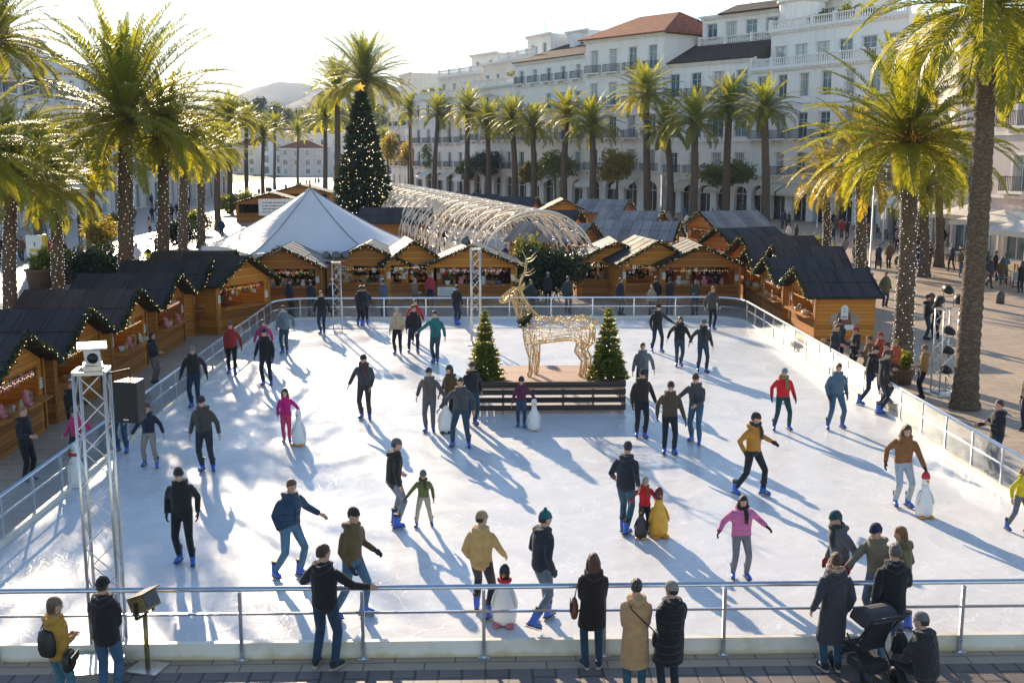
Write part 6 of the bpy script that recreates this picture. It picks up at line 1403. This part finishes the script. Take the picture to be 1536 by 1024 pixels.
# --- lettered house
P, W = frame(990, 139, 1122, 128, 'white house with lettered balcony front and dark tiled roof'); arcade(P, 0, W, .3, 5, 5, M_st, (1, 3), (.62, .50, .38)); zt = block(P, 0, W, .3, 13, 5, [(4.4, 4, 1.5, 2.6, 'iron', .2), (4.4, 4, 1.9, 2.7, None, .3), (.9, 4, 0, 0, None, 0), (4.3, 4, 1.6, 2.9, 'iron', .15)], M_st, seed=13); shed(P, 0, W, .3, 5, zt+.18, 2.6, M_tiledk)
z2 = block(P, W*.12, W, 5.2, 13, zt, [(2.6, 4, 0, 0, None, 0), (3.6, 4, 1.7, 2.1, None, .6)], M_st, seed=14); balustrade(P, W*.12, W, 4.6, zt+2.5); shed(P, W*.35, W, 4.9, 8, z2+.18, 1.4, M_tiledk); block(P, 0, W*.45, 8, 13, zt+2.6, [(3.0, 3, 1.4, 1.6, None, .7)], M_st, seed=15); aerial(P, W*.5, 8, z2+1, 2.2); aerial(P, W*.8, 9, z2+1, 1.6)
def letters(P, txt, x, y, z, s, m, rz=0):
    cu = bpy.data.curves.new('lettering', 'FONT'); cu.body = txt; cu.size = s; cu.extrude = .02; cu.materials.append(m)
    o = bpy.data.objects.new('lettering_curve', cu); COL.objects.link(o); dg = bpy.context.evaluated_depsgraph_get(); me = bpy.data.meshes.new_from_object(o.evaluated_get(dg)); bpy.data.objects.remove(o)
    return link('lettering', me, P, (x, y, z), (R(90), 0, rz))
M_let = mat('dark lettering', (.10, .10, .12), .6, .1)
zb = zat(1058, 124, 134); letters(P, 'GUCHON', W*.24, .27, 13.88, .82, M_let); letters(P, 'CEL.ELF', W*.50, .27, 13.88, .82, M_let)
# --- balustraded building on the right
P, W = frame(1122, 128, 1322, 110, 'large white building with balustraded terraces behind the right palms'); arcade(P, 0, W, 0, 5, 6, M_st, (1, 2, 4), (.66, .58, .46)); zt = block(P, 0, W, 0, 16, 5, [(4.2, 6, 1.5, 2.6, 'iron', .2), (4.4, 6, 1.6, 2.9, 'iron', .2), (3.9, 6, 1.5, 2.6, None, .5)], M_st, seed=16, skip=((0, 0),))
balustrade(P, 0, W, -.3, zt+.16); z2 = block(P, .2, W, 2.4, 16, zt, [(4.6, 6, 2.0, 2.5, None, .3)], M_st, seed=17); balustrade(P, .2, W, 2.1, z2+.16); pots(P, W*.2, W*.7, 4, z2+.2, 6, 70); z3 = block(P, W*.02, W*.34, 8, 15, z2, [(4.0, 3, 1.3, 2, None, .8)], M_stc, seed=18); aerial(P, W*.3, 10, z3); MB().lathe([(2.6, z2), (2.6, z2+3.4), (2.9, z2+3.5), (2.9, z2+3.8), (.2, z2+5.0)], 16, (1.2, 6, 0)).build('corner_turret', M_trim, P)
# --- near right block with cafe terrace
P, W = frame(1330, 103, 1425, 84, 'cream building with green shuttered windows behind the cafe'); arcade(P, 0, W, 0, 4.6, 4, M_stc, (0, 1, 2, 3), (.70, .64, .55)); zt = block(P, 0, W, 0, 14, 4.6, [(4.2, 4, 1.4, 2.5, 'iron', .2), (4.0, 4, 1.4, 2.4, 'iron', .2), (3.6, 4, 1.3, 2.0, None, .6)], M_stc, seed=20); balustrade(P, 0, W, -.1, zt+.16)
P, W = frame(1428, 82, 1760, 62, 'rose white block at the right edge over the cafe awnings'); zt = block(P, 0, W, 0, 14, 0, [(4.6, 7, 2.2, 3.2, None, .05), (4.3, 7, 1.4, 2.4, 'iron', .2), (4.3, 7, 1.3, 2.3, 'iron', .3), (3.4, 7, 1.2, 1.8, None, .8)], stucco('rose stucco', (.64, .55, .51)), seed=21, skip=((2, 0), (2, 1), (2, 3), (1, 1), (3, 0), (3, 2))); letters(P, 'La', W*.21, -.02, 9.6, 1.0, M_let); MB().tube([(W*.02, -.14, 0), (W*.02, -.14, zt)], .07, 6).build('drain_pipe', M_frame, P)
# --- left street front, facing the promenade
def left_block(Y0, Y1, floors, wall, lab, seed, X=-46, roofz=None):
    P = root('building', (X, Y1, 0), R(-90), lab, 'building', 'buildings round the square'); W = Y1-Y0; n = max(4, int(W/4.2)); fl = [(4.6, n, 2.2, 3.2, None, .05)]+[(h, n, 1.3, 2.3, 'iron', .25) for h in floors]
    P.rotation_euler = (0, 0, R(90)); P.location = (X, Y0, 0); zt = block(P, 0, W, 0, 14, 0, fl, wall, seed=seed); return P, W, zt
P, W, zt = left_block(84, 112, (4.2, 4.0, 4.0, 3.4), M_stp, 'pink street front nearest on the left', 30); hip(P, 0, W, 0, 14, zt+.18, 2.6, M_tiledk, .6); MB().bb(W*.6, W*.66, 6, 7, zt+1, zt+4.2).build('chimney', M_stp, P)
P, W, zt = left_block(112.3, 138, (4.1, 4.0, 3.6), M_st, 'white street front second along the promenade', 31); MB().bb(0, W, .0, .3, zt+.17, zt+1.1).build('parapet', M_trim, P); block(P, W*.2, W*.7, 4, 12, zt, [(3.4, 4, 1.2, 1.8, None, .8)], M_stc, seed=33)
P, W, zt = left_block(138.3, 168, (4.1, 3.8, 3.6), M_stc, 'cream street front third along the promenade', 32); hip(P, 0, W, 0, 14, zt+.18, 2.4, M_tile, .6)
P, W, zt = left_block(168.3, 205, (4.0, 3.8), M_stp, 'low pink street front farthest along the promenade', 34); hip(P, 0, W, 0, 14, zt+.18, 2.2, M_tile, .6)
# --- old town across the end of the street
r = random.Random(21)
for i, (u, Y, w, h, rf) in enumerate([(352, 330, 16, 13, 0), (378, 300, 14, 10, 1), (405, 285, 15, 9, 0), (430, 275, 16, 11, 0), (455, 270, 14, 9, 1), (478, 290, 16, 14, 0), (500, 300, 15, 12, 1), (415, 360, 18, 17, 1), (450, 370, 18, 15, 0), (380, 390, 18, 19, 0), (525, 320, 18, 15, 0), (560, 330, 18, 13, 1), (345, 400, 20, 22, 1)]):
    Y *= 1.3; h *= .95; c = yp(u, 300, Y); P = root('town_house', (c.x-w/2, Y, 0), 0, f"{['pale', 'pink', 'cream'][i % 3]} {['flat', 'tile'][rf]} roofed old town house, {['first', 'second', 'third', 'fourth', 'fifth', 'sixth', 'seventh', 'eighth', 'ninth', 'tenth', 'eleventh', 'twelfth', 'thirteenth'][i]} at the street end", 'house', 'old town houses')
    zt = block(P, 0, w, 0, 12, 0, [(h/3, 4, 1.4, min(2.2, h/3-1.2), None, .6)]*3, (M_st, M_stp, M_stc)[i % 3], False, (), i)
    if rf: hip(P, 0, w, 0, 12, zt+.18, 2.4, M_tile, .5)
# ================================================================ hills and distance
def hillmat(name, c):
    t = NT(name); co = t.coord('Object'); n = t.noise(co, .012, 6, .65); col = t.ramp(n, [(.35, tuple(x*.6 for x in c)), (.65, c)]); return t.done(t.prin(col, .95, .1))
def ridge(name, Y0, Y1, x0, x1, prof, label, m, nx=90, ny=14, amp=.12, seed=0):
    V = []; rng = np.random.default_rng(seed)
    for j in range(ny+1):
        g = j/ny; y = Y0+(Y1-Y0)*g; e = math.sin(min(1, g*1.35)*PI/2) if g < .74 else math.cos((g-.74)/.26*PI/2)
        for i in range(nx+1):
            x = x0+(x1-x0)*i/nx; h = np.interp(x, [p[0] for p in prof], [p[1] for p in prof])
            q = noise.fractal(Vector((x*.004, y*.004, seed)), .8, 2.1, 5)
            V.append((x, y, max(-3, h*e*(1+amp*q*2)-3)))
    F = np.array([(j*(nx+1)+i, j*(nx+1)+i+1, (j+1)*(nx+1)+i+1, (j+1)*(nx+1)+i) for j in range(ny) for i in range(nx)])
    o = link(name, np_mesh(name, np.array(V), F, m, None, None, True)); struct(o, label, 'hill')
def px(u, Y): return yp(u, 228, Y).x
M_hill = hillmat('distant scrub hill', (.12, .12, .09)); M_hill2 = hillmat('wooded slope', (.06, .075, .045))
Ym = 3300; q = lambda u, v: (px(u, Ym), yp(u, v, Ym-200).z)
ridge('mountain', 2600, 4200, px(-200, Ym), px(1100, Ym), [q(-200, 190), q(100, 165), q(250, 150), q(345, 120), q(380, 104), q(425, 101), q(445, 110), q(470, 122), q(520, 140), q(620, 150), q(800, 170), q(1100, 200)], 'high mountain ridge beyond the town', M_hill, 110, 16, .05, 1)
Ym = 2200; ridge('mountain', 1700, 2700, px(300, Ym), px(1100, Ym), [q(300, 215), q(390, 170), q(430, 138), q(475, 113), q(540, 105), q(640, 130), q(800, 160), q(1100, 200)], 'nearer mountain shoulder right of the high ridge', M_hill, 90, 14, .06, 2)
Ym = 620; ridge('hill', 420, 900, px(150, Ym), px(820, Ym), [q(150, 200), q(250, 186), q(330, 172), q(400, 168), q(470, 160), q(560, 165), q(700, 185), q(820, 210)], 'wooded rise behind the old town', M_hill2, 60, 14, .10, 3)
for i in range(26):
    u = 335+i*9.5+rnd.uniform(-4, 4); Y = rnd.uniform(480, 600); b = yp(u, 228, Y); b.z = max(0, (Y-420)*.03); hgt = rnd.uniform(11, 17)
    vt = rnd.uniform(145, 165)
    z = yp(u, vt, Y).z; b.z = max(b.z, z-hgt)
    broadleaf(0, 0, hgt, rnd.uniform(4.5, 7.5), M_leaf if i % 3 else M_hedge, f"{['dark', 'olive', 'deep green'][i % 3]} tree on the wooded rise behind the old town", 900, 200+i, .62, .2, 'broadleaf_tree', 'tree', f"{['dark', 'olive', 'deep green'][i % 3]} trees on the wooded rise", b)
# ================================================================ cafe, signs, tubs, bollards, lamps, cars
M_canvas = mat('cream canvas', (.68, .60, .50), .8, .08, 3); M_pole = mat('white pole', (.62, .60, .58), .4, .1)
def parasol(b, w, h, rz, label):
    P = root('cafe_parasol', b, rz, label, 'parasol', 'cream cafe parasols'); m = MB(); n = 4; V = [(0, 0, h+.75)]
    q = w/2
    pts = []
    for k in range(4):
        a, c = [(-q, -q), (q, -q), (q, q), (-q, q)][k], [(-q, -q), (q, -q), (q, q), (-q, q)][(k+1) % 4]
        for j in range(4): f = j/4; s = .10*math.sin(f*PI); pts.append((a[0]+(c[0]-a[0])*f, a[1]+(c[1]-a[1])*f, h-(.0 if j else .0)+s))
    m.add(V+pts+[(x, y, z-.28) for x, y, z in pts], [(0, 1+i, 1+(i+1) % 16) for i in range(16)]+[(1+i, 17+i, 17+(i+1) % 16, 1+(i+1) % 16) for i in range(16)]); m.build('canopy', M_canvas, P)
    MB().tube([(0, 0, 0), (0, 0, h+.72)], .05, 8).build('pole', M_pole, P, True); MB().bb(-.4, .4, -.4, .4, 0, .12).build('base', M_pole, P); return P
for i, (u, v, w, h) in enumerate([(1400, 372, 4.2, 3.2), (1452, 392, 4.4, 3.2), (1500, 405, 4.6, 3.1), (1545, 430, 4.6, 3.1), (1350, 352, 4.0, 3.1), (1312, 345, 3.6, 3.0)]):
    parasol(gp(u, v), w, h, R(25), f"{['cream parasol left of the bare palm trunk', 'cream parasol right of the bare palm trunk', 'cream parasol over the darkest tables', 'cream parasol cut by the right picture edge', 'cream parasol behind the date palm', 'small cream parasol nearest the white facades'][i]}")
def cafe_set(b, rz, i):
    T = root('cafe_table', b, rz, f'round cafe table, {ORDN[i]} along the cafe terrace', 'table', 'cafe tables'); MB().lathe([(.02, .70), (.36, .71), (.36, .74), (.01, .745)], 16).build('table_top', M_frame, T); MB().tube([(0, 0, .02), (0, 0, .70)], .03, 6).build('leg', M_iron, T, True); MB().lathe([(.24, 0), (.24, .02), (.04, .04)], 12).build('foot', M_iron, T)
    for k, a in enumerate((0, 2.2, 4.2)):
        c = Vector((math.cos(a)*.72, math.sin(a)*.72, 0)); C_ = root('cafe_chair', Vector(b)+c, a+PI/2, f"{['first', 'second', 'third'][k]} chair at the {ORDN[i]} table of the cafe terrace", 'chair', 'cafe chairs')
        MB().bb(-.22, .22, -.22, .22, .43, .46).build('seat', CHM[i % 2], C_); MB().bb(-.21, .21, -.23, -.20, .50, .88).build('backrest', CHM[i % 2], C_)
        for sx in (-1, 1):
            for sy in (-1, 1): MB().bb(sx*.19-.015, sx*.19+.015, sy*.19-.015, sy*.19+.015, 0, .43 if sy > 0 else .88).build('leg', M_iron, C_)
ORDN = ['first', 'second', 'third', 'fourth', 'fifth', 'sixth', 'seventh', 'eighth', 'ninth', 'tenth', 'eleventh', 'twelfth', 'thirteenth', 'fourteenth', 'fifteenth', 'sixteenth']
CHM = [mat('wicker', (.25, .17, .10), .8, .3, 30), mat('grey chair', (.35, .35, .36), .6, .1)]
for i, (u, v) in enumerate([(1398, 380), (1420, 388), (1446, 398), (1468, 408), (1500, 418), (1526, 430), (1330, 358), (1352, 362), (1300, 350), (1272, 345), (1060, 306), (1020, 300), (985, 298), (945, 296)]): cafe_set(gp(u, v), i, i)
def tub(u, v, label, s=1.0, m=M_leaf):
    P = root('planter_tub', gp(u, v), 0, label, 'planter', 'plant tubs', s); MB().lathe([(.50, 0), (.62, .75), (.68, .78), (.68, .86), (.58, .86), (.5, .7)], 18).build('pot', mat('brown pot', (.14, .085, .05), .7, .2, 6), P, True); link('plant', leaf_cloud('plant', [((0, 0, 1.1), (.5, .5, .45)), ((.2, .1, 1.4), (.35, .3, .4))], 900, .09, m, int(u)), P)
tub(62, 432, 'brown plant tub under the white sign', 1.25); tub(96, 425, 'brown plant tub beside the leaning lit trunk', 1.1); tub(168, 352, 'tub behind the dark flowering hedge', 1.1, M_leafy); tub(140, 360, 'tub with yellow shrub in the shade', 1.1, M_leafy); tub(1352, 575, 'low tub at the foot of the date palm', .6); tub(1440, 370, 'tub beside the cafe tables', 1.0); tub(1380, 372, 'tub at the corner of the cafe terrace', 1.0)
def sign(u, v, label):
    b = gp(u, v); P = root('information_sign', b, R(-20), label, 'sign'); m = MB(); m.tube([(-.45, 0, 0), (-.45, 0, 1.3)], .04, 6); m.tube([(.45, 0, 0), (.45, 0, 1.3)], .04, 6); m.build('post', M_pole, P)
    m = MB(); m.bb(-.62, .62, -.08, .08, 1.3, 2.6); o = m.build('panel', M_white, P); bv = o.modifiers.new('b', 'BEVEL'); bv.width = .07; bv.segments = 3
    m = MB(); m.bb(.64, .86, -.1, .1, 1.45, 2.65); m.build('side_box', mat('yellow plastic', (.60, .38, .03), .4, .1), P)
    m = MB(); m.bb(-.35, .40, -.09, -.082, 1.62, 1.78); m.bb(-.30, -.05, -.09, -.082, 1.55, 1.60); m.build('lettering', mat('yellow lettering', (.62, .42, .05), .6, .1), P); m = MB(); m.bb(0, .12, -.09, -.082, 1.95, 2.2); m.build('symbol', mat('grey lettering', (.22, .18, .17), .8, .1), P)
sign(56, 418, 'white information sign with yellow lettering on the left promenade')
for i, (u, v) in enumerate([(1238, 362), (1386, 392), (1396, 458), (1262, 415), (1500, 455), (1318, 398)]):
    P = root('bollard', gp(u, v), 0, ['bollard before the dark hedge', 'bollard near the cafe corner', 'bollard beside the hugging pair', 'bollard between the lit trunks', 'bollard before the darkest tables', 'bollard left of the date palm'][i], 'bollard', 'stone bollards'); MB().lathe([(.20, 0), (.20, .45), (.17, .55), (.08, .62), (.01, .63)], 12).build('post', mat('dark stone', (.08, .07, .065), .7, .2), P, True)
for i, (u, vb, vt, lab) in enumerate([(1304, 418, 250, 'white flag pole beside the golden palm'), (1324, 365, 255, 'slim white lamp post before the cafe'), (1452, 402, 300, 'white awning post by the bare palm trunk'), (1225, 345, 270, 'slim post behind the low yellow palm'), (300, 372, 250, 'slim lamp post on the left promenade'), (232, 330, 228, 'lamp post in the bright part of the promenade'), (668, 290, 232, 'lamp post before the corner building')]):
    b = gp(u, vb); h = yp(u, vt, b.y).z; P = root('lamp_post', b, 0, lab, 'lamp post', 'slim white posts'); MB().tube([(0, 0, 0), (0, 0, .5), (0, 0, .52), (0, 0, h)], [.10, .10, .06, .045], 8).build('pole', M_pole, P, True); m = MB(); m.tube([(0, 0, h), (.5, 0, h+.15), (.7, 0, h+.1)], .03, 6); m.build('arm', M_pole, P); MB().ball((.75, 0, h+.03), (.2, .12, .07)).build('lamp_head', M_frame, P, True)
def car(u, v, col, rz, label):
    P = root('parked_car', gp(u, v), rz, label, 'car', 'cars parked far down the street'); m = MB(); m.tube([(-2.05, 0, .55), (-1.9, 0, .62), (-.9, 0, .68), (1.2, 0, .66), (1.95, 0, .6), (2.1, 0, .5)], [(.70, .22), (.80, .33), (.85, .36), (.85, .36), (.80, .30), (.66, .2)], 12, ref=(0, 0, 1)); o = m.build('body', mat('car paint %.2f' % col[0], col, .25, .05, 4, 0, 30, .2, .6), P, True)
    m = MB(); m.tube([(-1.35, 0, .95), (-.8, 0, 1.2), (.5, 0, 1.22), (1.15, 0, .95)], [(.68, .1), (.66, .22), (.66, .22), (.7, .1)], 10, ref=(0, 0, 1)); m.build('windows', M_shop, P, True); m = MB(); m.tube([(-.85, 0, 1.41), (.5, 0, 1.43)], [(.6, .03)]*2, 8, ref=(0, 0, 1)); m.build('roof', mat('car paint %.2f' % col[0], col), P)
    for x in (-1.3, 1.3):
        for s in (-1, 1): MB().tube([(x, s*.72, .32), (x, s*.9, .32)], .32, 14, ref=(0, 0, 1)).build('wheel', M_sole, P, True)
for i, (u, v, c) in enumerate([(596, 268, (.6, .6, .6)), (610, 270, (.05, .05, .06)), (640, 274, (.45, .46, .5)), (668, 280, (.7, .7, .7)), (585, 262, (.3, .05, .05)), (430, 262, (.55, .55, .57)), (452, 258, (.1, .1, .12))]):
    car(u, v, c, R(100 if u > 500 else 80), f"{['white', 'black', 'silver', 'bright white', 'dark red', 'pale grey', 'charcoal'][i]} car parked far down the street")
# ================================================================ people beyond the rink
ONX = dict(feet='shoe', fcol=BLK, group=ON, vox=.022)
for X_, Y_, f, h, jc, tr, ht, hr, arms, lab in [
    (12.05, 36.9, -95, 1.72, (.03, .03, .04), (.04, .07, .11), None, (.3, .18, .12), ('rail', 'belly'), 'fair haired onlooker in slate jacket at the right barrier by the hut'),
    (12.3, 35.6, -80, 1.74, (.03, .028, .03), BLK, (.35, .03, .03), BRN, ('rail', 'rail'), 'onlooker in black with a red hat at the right barrier'),
    (12.9, 35.0, -70, 1.66, (.40, .06, .03), (.05, .06, .09), (.42, .05, .03), BRN, ('chest', 'belly'), 'onlooker in orange red jacket behind the right barrier'),
    (12.25, 34.2, -85, 1.68, (.18, .08, .03), BLK, None, (.10, .04, .02), ('rail', 'chest'), 'onlooker in brown jacket by the lit palm trunk'),
    (13.0, 33.9, -60, 1.62, (.45, .10, .04), (.08, .05, .03), (.4, .22, .05), BRN, ('belly', 'belly'), 'onlooker in orange scarf and jacket right of the lit palm trunk'),
    (12.35, 32.9, -90, 1.7, (.10, .05, .03), (.03, .03, .04), (.14, .03, .03), BRN, ('rail', 'belly'), 'onlooker in dark brown coat at the right barrier'),
    (13.4, 32.6, -100, 1.66, (.30, .17, .05), BLK, None, (.16, .08, .03), ('belly', 'down'), 'onlooker in ochre jacket behind the dark brown coat'),
    (12.5, 37.9, 160, 1.68, (.04, .04, .045), BLK, None, BRN, ('down', 'belly'), 'onlooker in charcoal beside the painted hut wall'),
    (11.95, 24.6, -80, 1.78, (.02, .018, .02), NVY, None, (.05, .025, .015), ('chest', 'rail'), 'man in black holding a phone outside the right barrier'),
    (14.7, 28.6, -60, 1.72, (.03, .035, .025), NVY, None, (.14, .08, .03), ('belly', 'down'), 'person in dark green jacket at the right picture edge'),
    (17.75, 43.2, 60, 1.82, BLK, (.03, .04, .055), (.03, .025, .02), BRN, ('chest', 'belly'), 'person in black hugging another on the right plaza'),
    (18.2, 43.3, -50, 1.74, (.02, .02, .022), BLK, None, (.12, .05, .03), ('chest', 'chest'), 'person being hugged on the right plaza'),
    (16.0, 46.2, 200, 1.8, (.025, .03, .04), BLK, None, BRN, ('down', 'down'), 'person in black half behind the date palm trunk'),
    (-6.9, 49.9, 180, 1.76, BLK, BLK, None, BRN, ('belly', 'belly'), 'shopper in black at the hut on the left of the far row'),
    (-7.9, 50.0, 170, 1.70, (.03, .03, .035), NVY, None, (.08, .04, .02), ('belly', 'down'), 'shopper in charcoal beside one in black at the far row'),
    (-8.9, 50.3, 60, 1.72, (.02, .02, .03), BLK, (.05, .05, .06), BRN, ('down', 'down'), 'shopper in dark coat near the left rink corner'),
    (-4.6, 50.2, 190, 1.72, (.10, .12, .17), BLK, None, BRN, ('belly', 'belly'), 'shopper in slate blue at the hut under the tent'),
    (-3.2, 50.6, 60, 1.7, (.16, .12, .10), BLK, (.3, .26, .2), BRN, ('down', 'belly'), 'shopper in taupe between the tent hut and the honey hut'),
    (-2.6, 53.0, 0, 1.7, (.40, .04, .05), NVY, None, BRN, ('down', 'down'), 'shopper in red coming out of the narrow lane'),
    (1.75, 51.6, 10, 1.74, (.05, .065, .03), BLK, (.10, .11, .04), BRN, ('down', 'belly'), 'person in olive green walking out of the light tunnel'),
    (2.15, 50.1, 20, 1.68, (.025, .03, .035), BLK, None, BRN, ('down', 'down'), 'person in black close behind the reindeer antlers'),
    (3.9, 50.8, 150, 1.76, (.05, .055, .06), (.03, .04, .05), None, (.16, .08, .04), ('down', 'down'), 'person in grey walking into the light tunnel'),
    (3.1, 53.0, 175, 1.72, (.025, .025, .03), BLK, (.4, .38, .34), BRN, ('belly', 'belly'), 'person in black with pale hat at the tunnel mouth'),
    (6.3, 50.2, 40, 1.74, (.025, .028, .035), BLK, None, BRN, ('down', 'down'), 'shopper in navy before the honey hut right of the tunnel'),
    (8.0, 50.7, 185, 1.74, BLK, BLK, None, BRN, ('belly', 'down'), 'shopper in black before the right honey hut'),
    (8.6, 50.4, 170, 1.72, (.02, .022, .028), NVY, (.02, .02, .025), BRN, ('belly', 'belly'), 'shopper with dark cap before the right honey hut'),
    (9.7, 49.9, -30, 1.70, (.06, .05, .04), BLK, None, (.12, .06, .03), ('belly', 'down'), 'shopper in brown grey near the far right rink corner'),
    (7.6, 49.3, 0, 1.5, (.35, .25, .17), NVY, None, (.2, .1, .05), ('down', 'down'), 'child in beige just behind the far barrier'),
    ]:
    person((X_, Y_, 0), face=f, h=h, jac=jc, tro=tr, hat=ht, hair=hr, arms=arms, label=lab, **ONX)
FARG = 'distant people strolling in the square'
PROT = [person((-400+i*3, 900, 0), face=0, h=1.74, feet=None, vox=.04, jac=BLK, hat=(.05, .05, .05) if i in (2, 4) else None, hstyle='long' if i in (1, 5) else 'short', arms=a, legs=l, jlen=j, hood=i % 2 == 0, label='far stroller', group=FARG)[0] for i, (a, l, j) in enumerate([(('down', 'down'), 'stride', .8), (('low', 'down'), 'stridel', .62), (('belly', 'down'), 'stand', .78), (('down', 'fwd'), 'glide', .72), (('low', 'low'), 'close', .6), (('belly', 'belly'), 'stand', .8)])]
finish_jobs()
KIDS = [kids_map(p) for p in PROT]
r = random.Random(99)
NAMES = [('black', (.015, .015, .017)), ('navy', (.02, .03, .07)), ('charcoal', (.05, .05, .055)), ('brown', (.13, .07, .035)), ('red', (.36, .03, .03)), ('beige', (.40, .30, .20)), ('olive', (.10, .10, .04)), ('white', (.6, .58, .55)), ('blue', (.06, .13, .26)), ('black', (.02, .02, .022)), ('dark', (.028, .024, .022)), ('grey', (.18, .18, .19))]
used = set()
def stroller(X_, Y_, face, where, col=None):
    i = r.randrange(6); nm, c = col or r.choice(NAMES); p = copy_tree(PROT[i], KIDS[i]); p.location = (X_, Y_, 0); p.rotation_euler = (0, 0, R(face)); p.scale = (r.uniform(.92, 1.04),)*3
    for ch in p.children_recursive:
        b = ch.name.split('.')[0]
        if b == 'jacket': setcol(ch, tuple(q*r.uniform(.8, 1.2) for q in c))
        if b == 'trousers': setcol(ch, r.choice([(.02, .02, .022), (.03, .045, .08), (.08, .12, .18), (.05, .04, .035)]))
        if b in ('hair', 'beanie'): setcol(ch, r.choice([(.03, .018, .012), (.10, .05, .025), (.2, .13, .07), (.05, .05, .05)]))
    p['label'] = f'distant person in {nm} {where}'; p['group'] = f'people in {nm} {where}'
TAKEN = []
def free(x, y, d=.8):
    if any((x-a)**2+(y-b)**2 < d*d for a, b in TAKEN): return False
    if any((x-q.location.x)**2+(y-q.location.y)**2 < .9 for q in PALMS): return False
    for H, w, dd_, e in HUTS:
        if (x-H.location.x)**2+(y-H.location.y)**2 < (max(w, dd_)*.75)**2: return False
    TAKEN.append((x, y)); return True
def scatter(n, xr, yr, where, f=None, pair=.3):
    k = 0; t_ = 0
    while k < n and t_ < n*30:
        t_ += 1; x, y = r.uniform(*xr), r.uniform(*yr)
        if not free(x, y): continue
        fc = r.choice((0, 180))+r.uniform(-35, 35) if f is None else f+r.uniform(-40, 40); stroller(x, y, fc, where); k += 1
        if r.random() < pair: stroller(x+.7, y+r.uniform(-.2, .2), fc, where); k += 1
for u, v, c in ((26, 388, 0), (34, 392, 3), (229, 333, 0), (236, 388, 3), (228, 310, 2), (258, 331, 0), (266, 327, 9), (104, 312, 8), (120, 345, 3), (330, 310, 0), (283, 312, 10), (150, 330, 0), (352, 318, 0), (360, 316, 10)):
    p = gp(u, v); TAKEN.append((p.x, p.y)); stroller(p.x, p.y, r.choice((0, 180, 30, -150)), 'on the left promenade among the palms', NAMES[c])
for u, v, c in ((1440, 408, 0), (1427, 406, 2), (1491, 421, 0), (1478, 418, 10), (1470, 412, 0), (1262, 357, 4), (1254, 353, 3), (1270, 358, 0), (1180, 352, 0), (1345, 375, 11), (1395, 360, 4), (1505, 425, 8)):
    p = gp(u, v); TAKEN.append((p.x, p.y)); stroller(p.x, p.y, r.choice((180, 150, -150, 90)), 'on the right plaza near the cafe', NAMES[c])
scatter(36, (-40, -21.5), (62, 170), 'far along the left promenade')
scatter(26, (-38, -14), (170, 265), 'in the far street before the old town', None, .5)
for i in range(16):
    f = (i+.5)/16; c = TL0.lerp(TL1, f); stroller(c.x+r.uniform(-1.8, 1.8), c.y, r.choice((0, 180))+r.uniform(-20, 20), 'walking through the light tunnel')
scatter(14, (17, 30), (50, 75), 'on the right plaza behind the huts')
scatter(30, (19, 46), (60, 100), 'on the right plaza among the palms')
scatter(38, (2, 34), (98, 130), 'at the foot of the white facades', None, .5)
scatter(16, (-14, 4), (130, 180), 'crossing the open square beyond the tunnel')
for p in PROT:
    for c in list(p.children_recursive): bpy.data.objects.remove(c)
    bpy.data.objects.remove(p)
t = NT('valley haze'); v = t.n('VolumePrincipled'); v.inputs['Color'].default_value = (.60, .76, 1, 1); v.inputs['Density'].default_value = .00017; v.inputs['Anisotropy'].default_value = .0
t.l(v.outputs[0], t.out.inputs['Volume'])
o = MB().bb(-2600, 2600, -60, 6200, -2, 330).build('haze', t.mat); tag(o, 'thin pale air between the square and the mountains', 'haze', None, 'stuff')
EXPO = 1.25
# ================================================================ light, sky, finish
finish_jobs()
SUN_EL, SUN_AZ = R(18.8), R(-17.5)          # azimuth measured from +Y towards +X
world = bpy.data.worlds.new('World'); scene.world = world; world.use_nodes = True
nt = world.node_tree; sky = nt.nodes.new('ShaderNodeTexSky'); sky.sky_type = 'NISHITA'; sky.sun_disc = False
sky.sun_elevation = SUN_EL; sky.sun_rotation = SUN_AZ; sky.air_density = 1.0; sky.dust_density = 0.1; sky.ozone_density = 2.2; sky.altitude = 10
mx = nt.nodes.new('ShaderNodeMix'); mx.data_type = 'RGBA'; mx.blend_type = 'MULTIPLY'; mx.inputs[0].default_value = 1; mx.inputs[7].default_value = (1.0, .955, .93, 1); nt.links.new(sky.outputs[0], mx.inputs[6]); nt.links.new(mx.outputs[2], nt.nodes['Background'].inputs[0]); nt.nodes['Background'].inputs[1].default_value = .12
sl = bpy.data.lights.new('sun', 'SUN'); so = bpy.data.objects.new('sun', sl); COL.objects.link(so)
sl.energy = 5.0; sl.angle = R(.55); sl.color = (1.0, .80, .56)
sd = Vector((math.sin(SUN_AZ)*math.cos(SUN_EL), math.cos(SUN_AZ)*math.cos(SUN_EL), math.sin(SUN_EL)))
so.rotation_euler = (-sd).to_track_quat('-Z', 'Y').to_euler(); so.location = sd*200
scene.view_settings.view_transform = 'Standard'; scene.view_settings.look = 'None'
scene.view_settings.exposure = EXPO; scene.view_settings.gamma = 1
scene.render.engine = 'CYCLES'
cy = scene.cycles; cy.max_bounces = 6; cy.transparent_max_bounces = 12; cy.caustics_reflective = False; cy.caustics_refractive = False
cy.diffuse_bounces = 3; cy.glossy_bounces = 3; cy.transmission_bounces = 4; cy.sample_clamp_indirect = 6
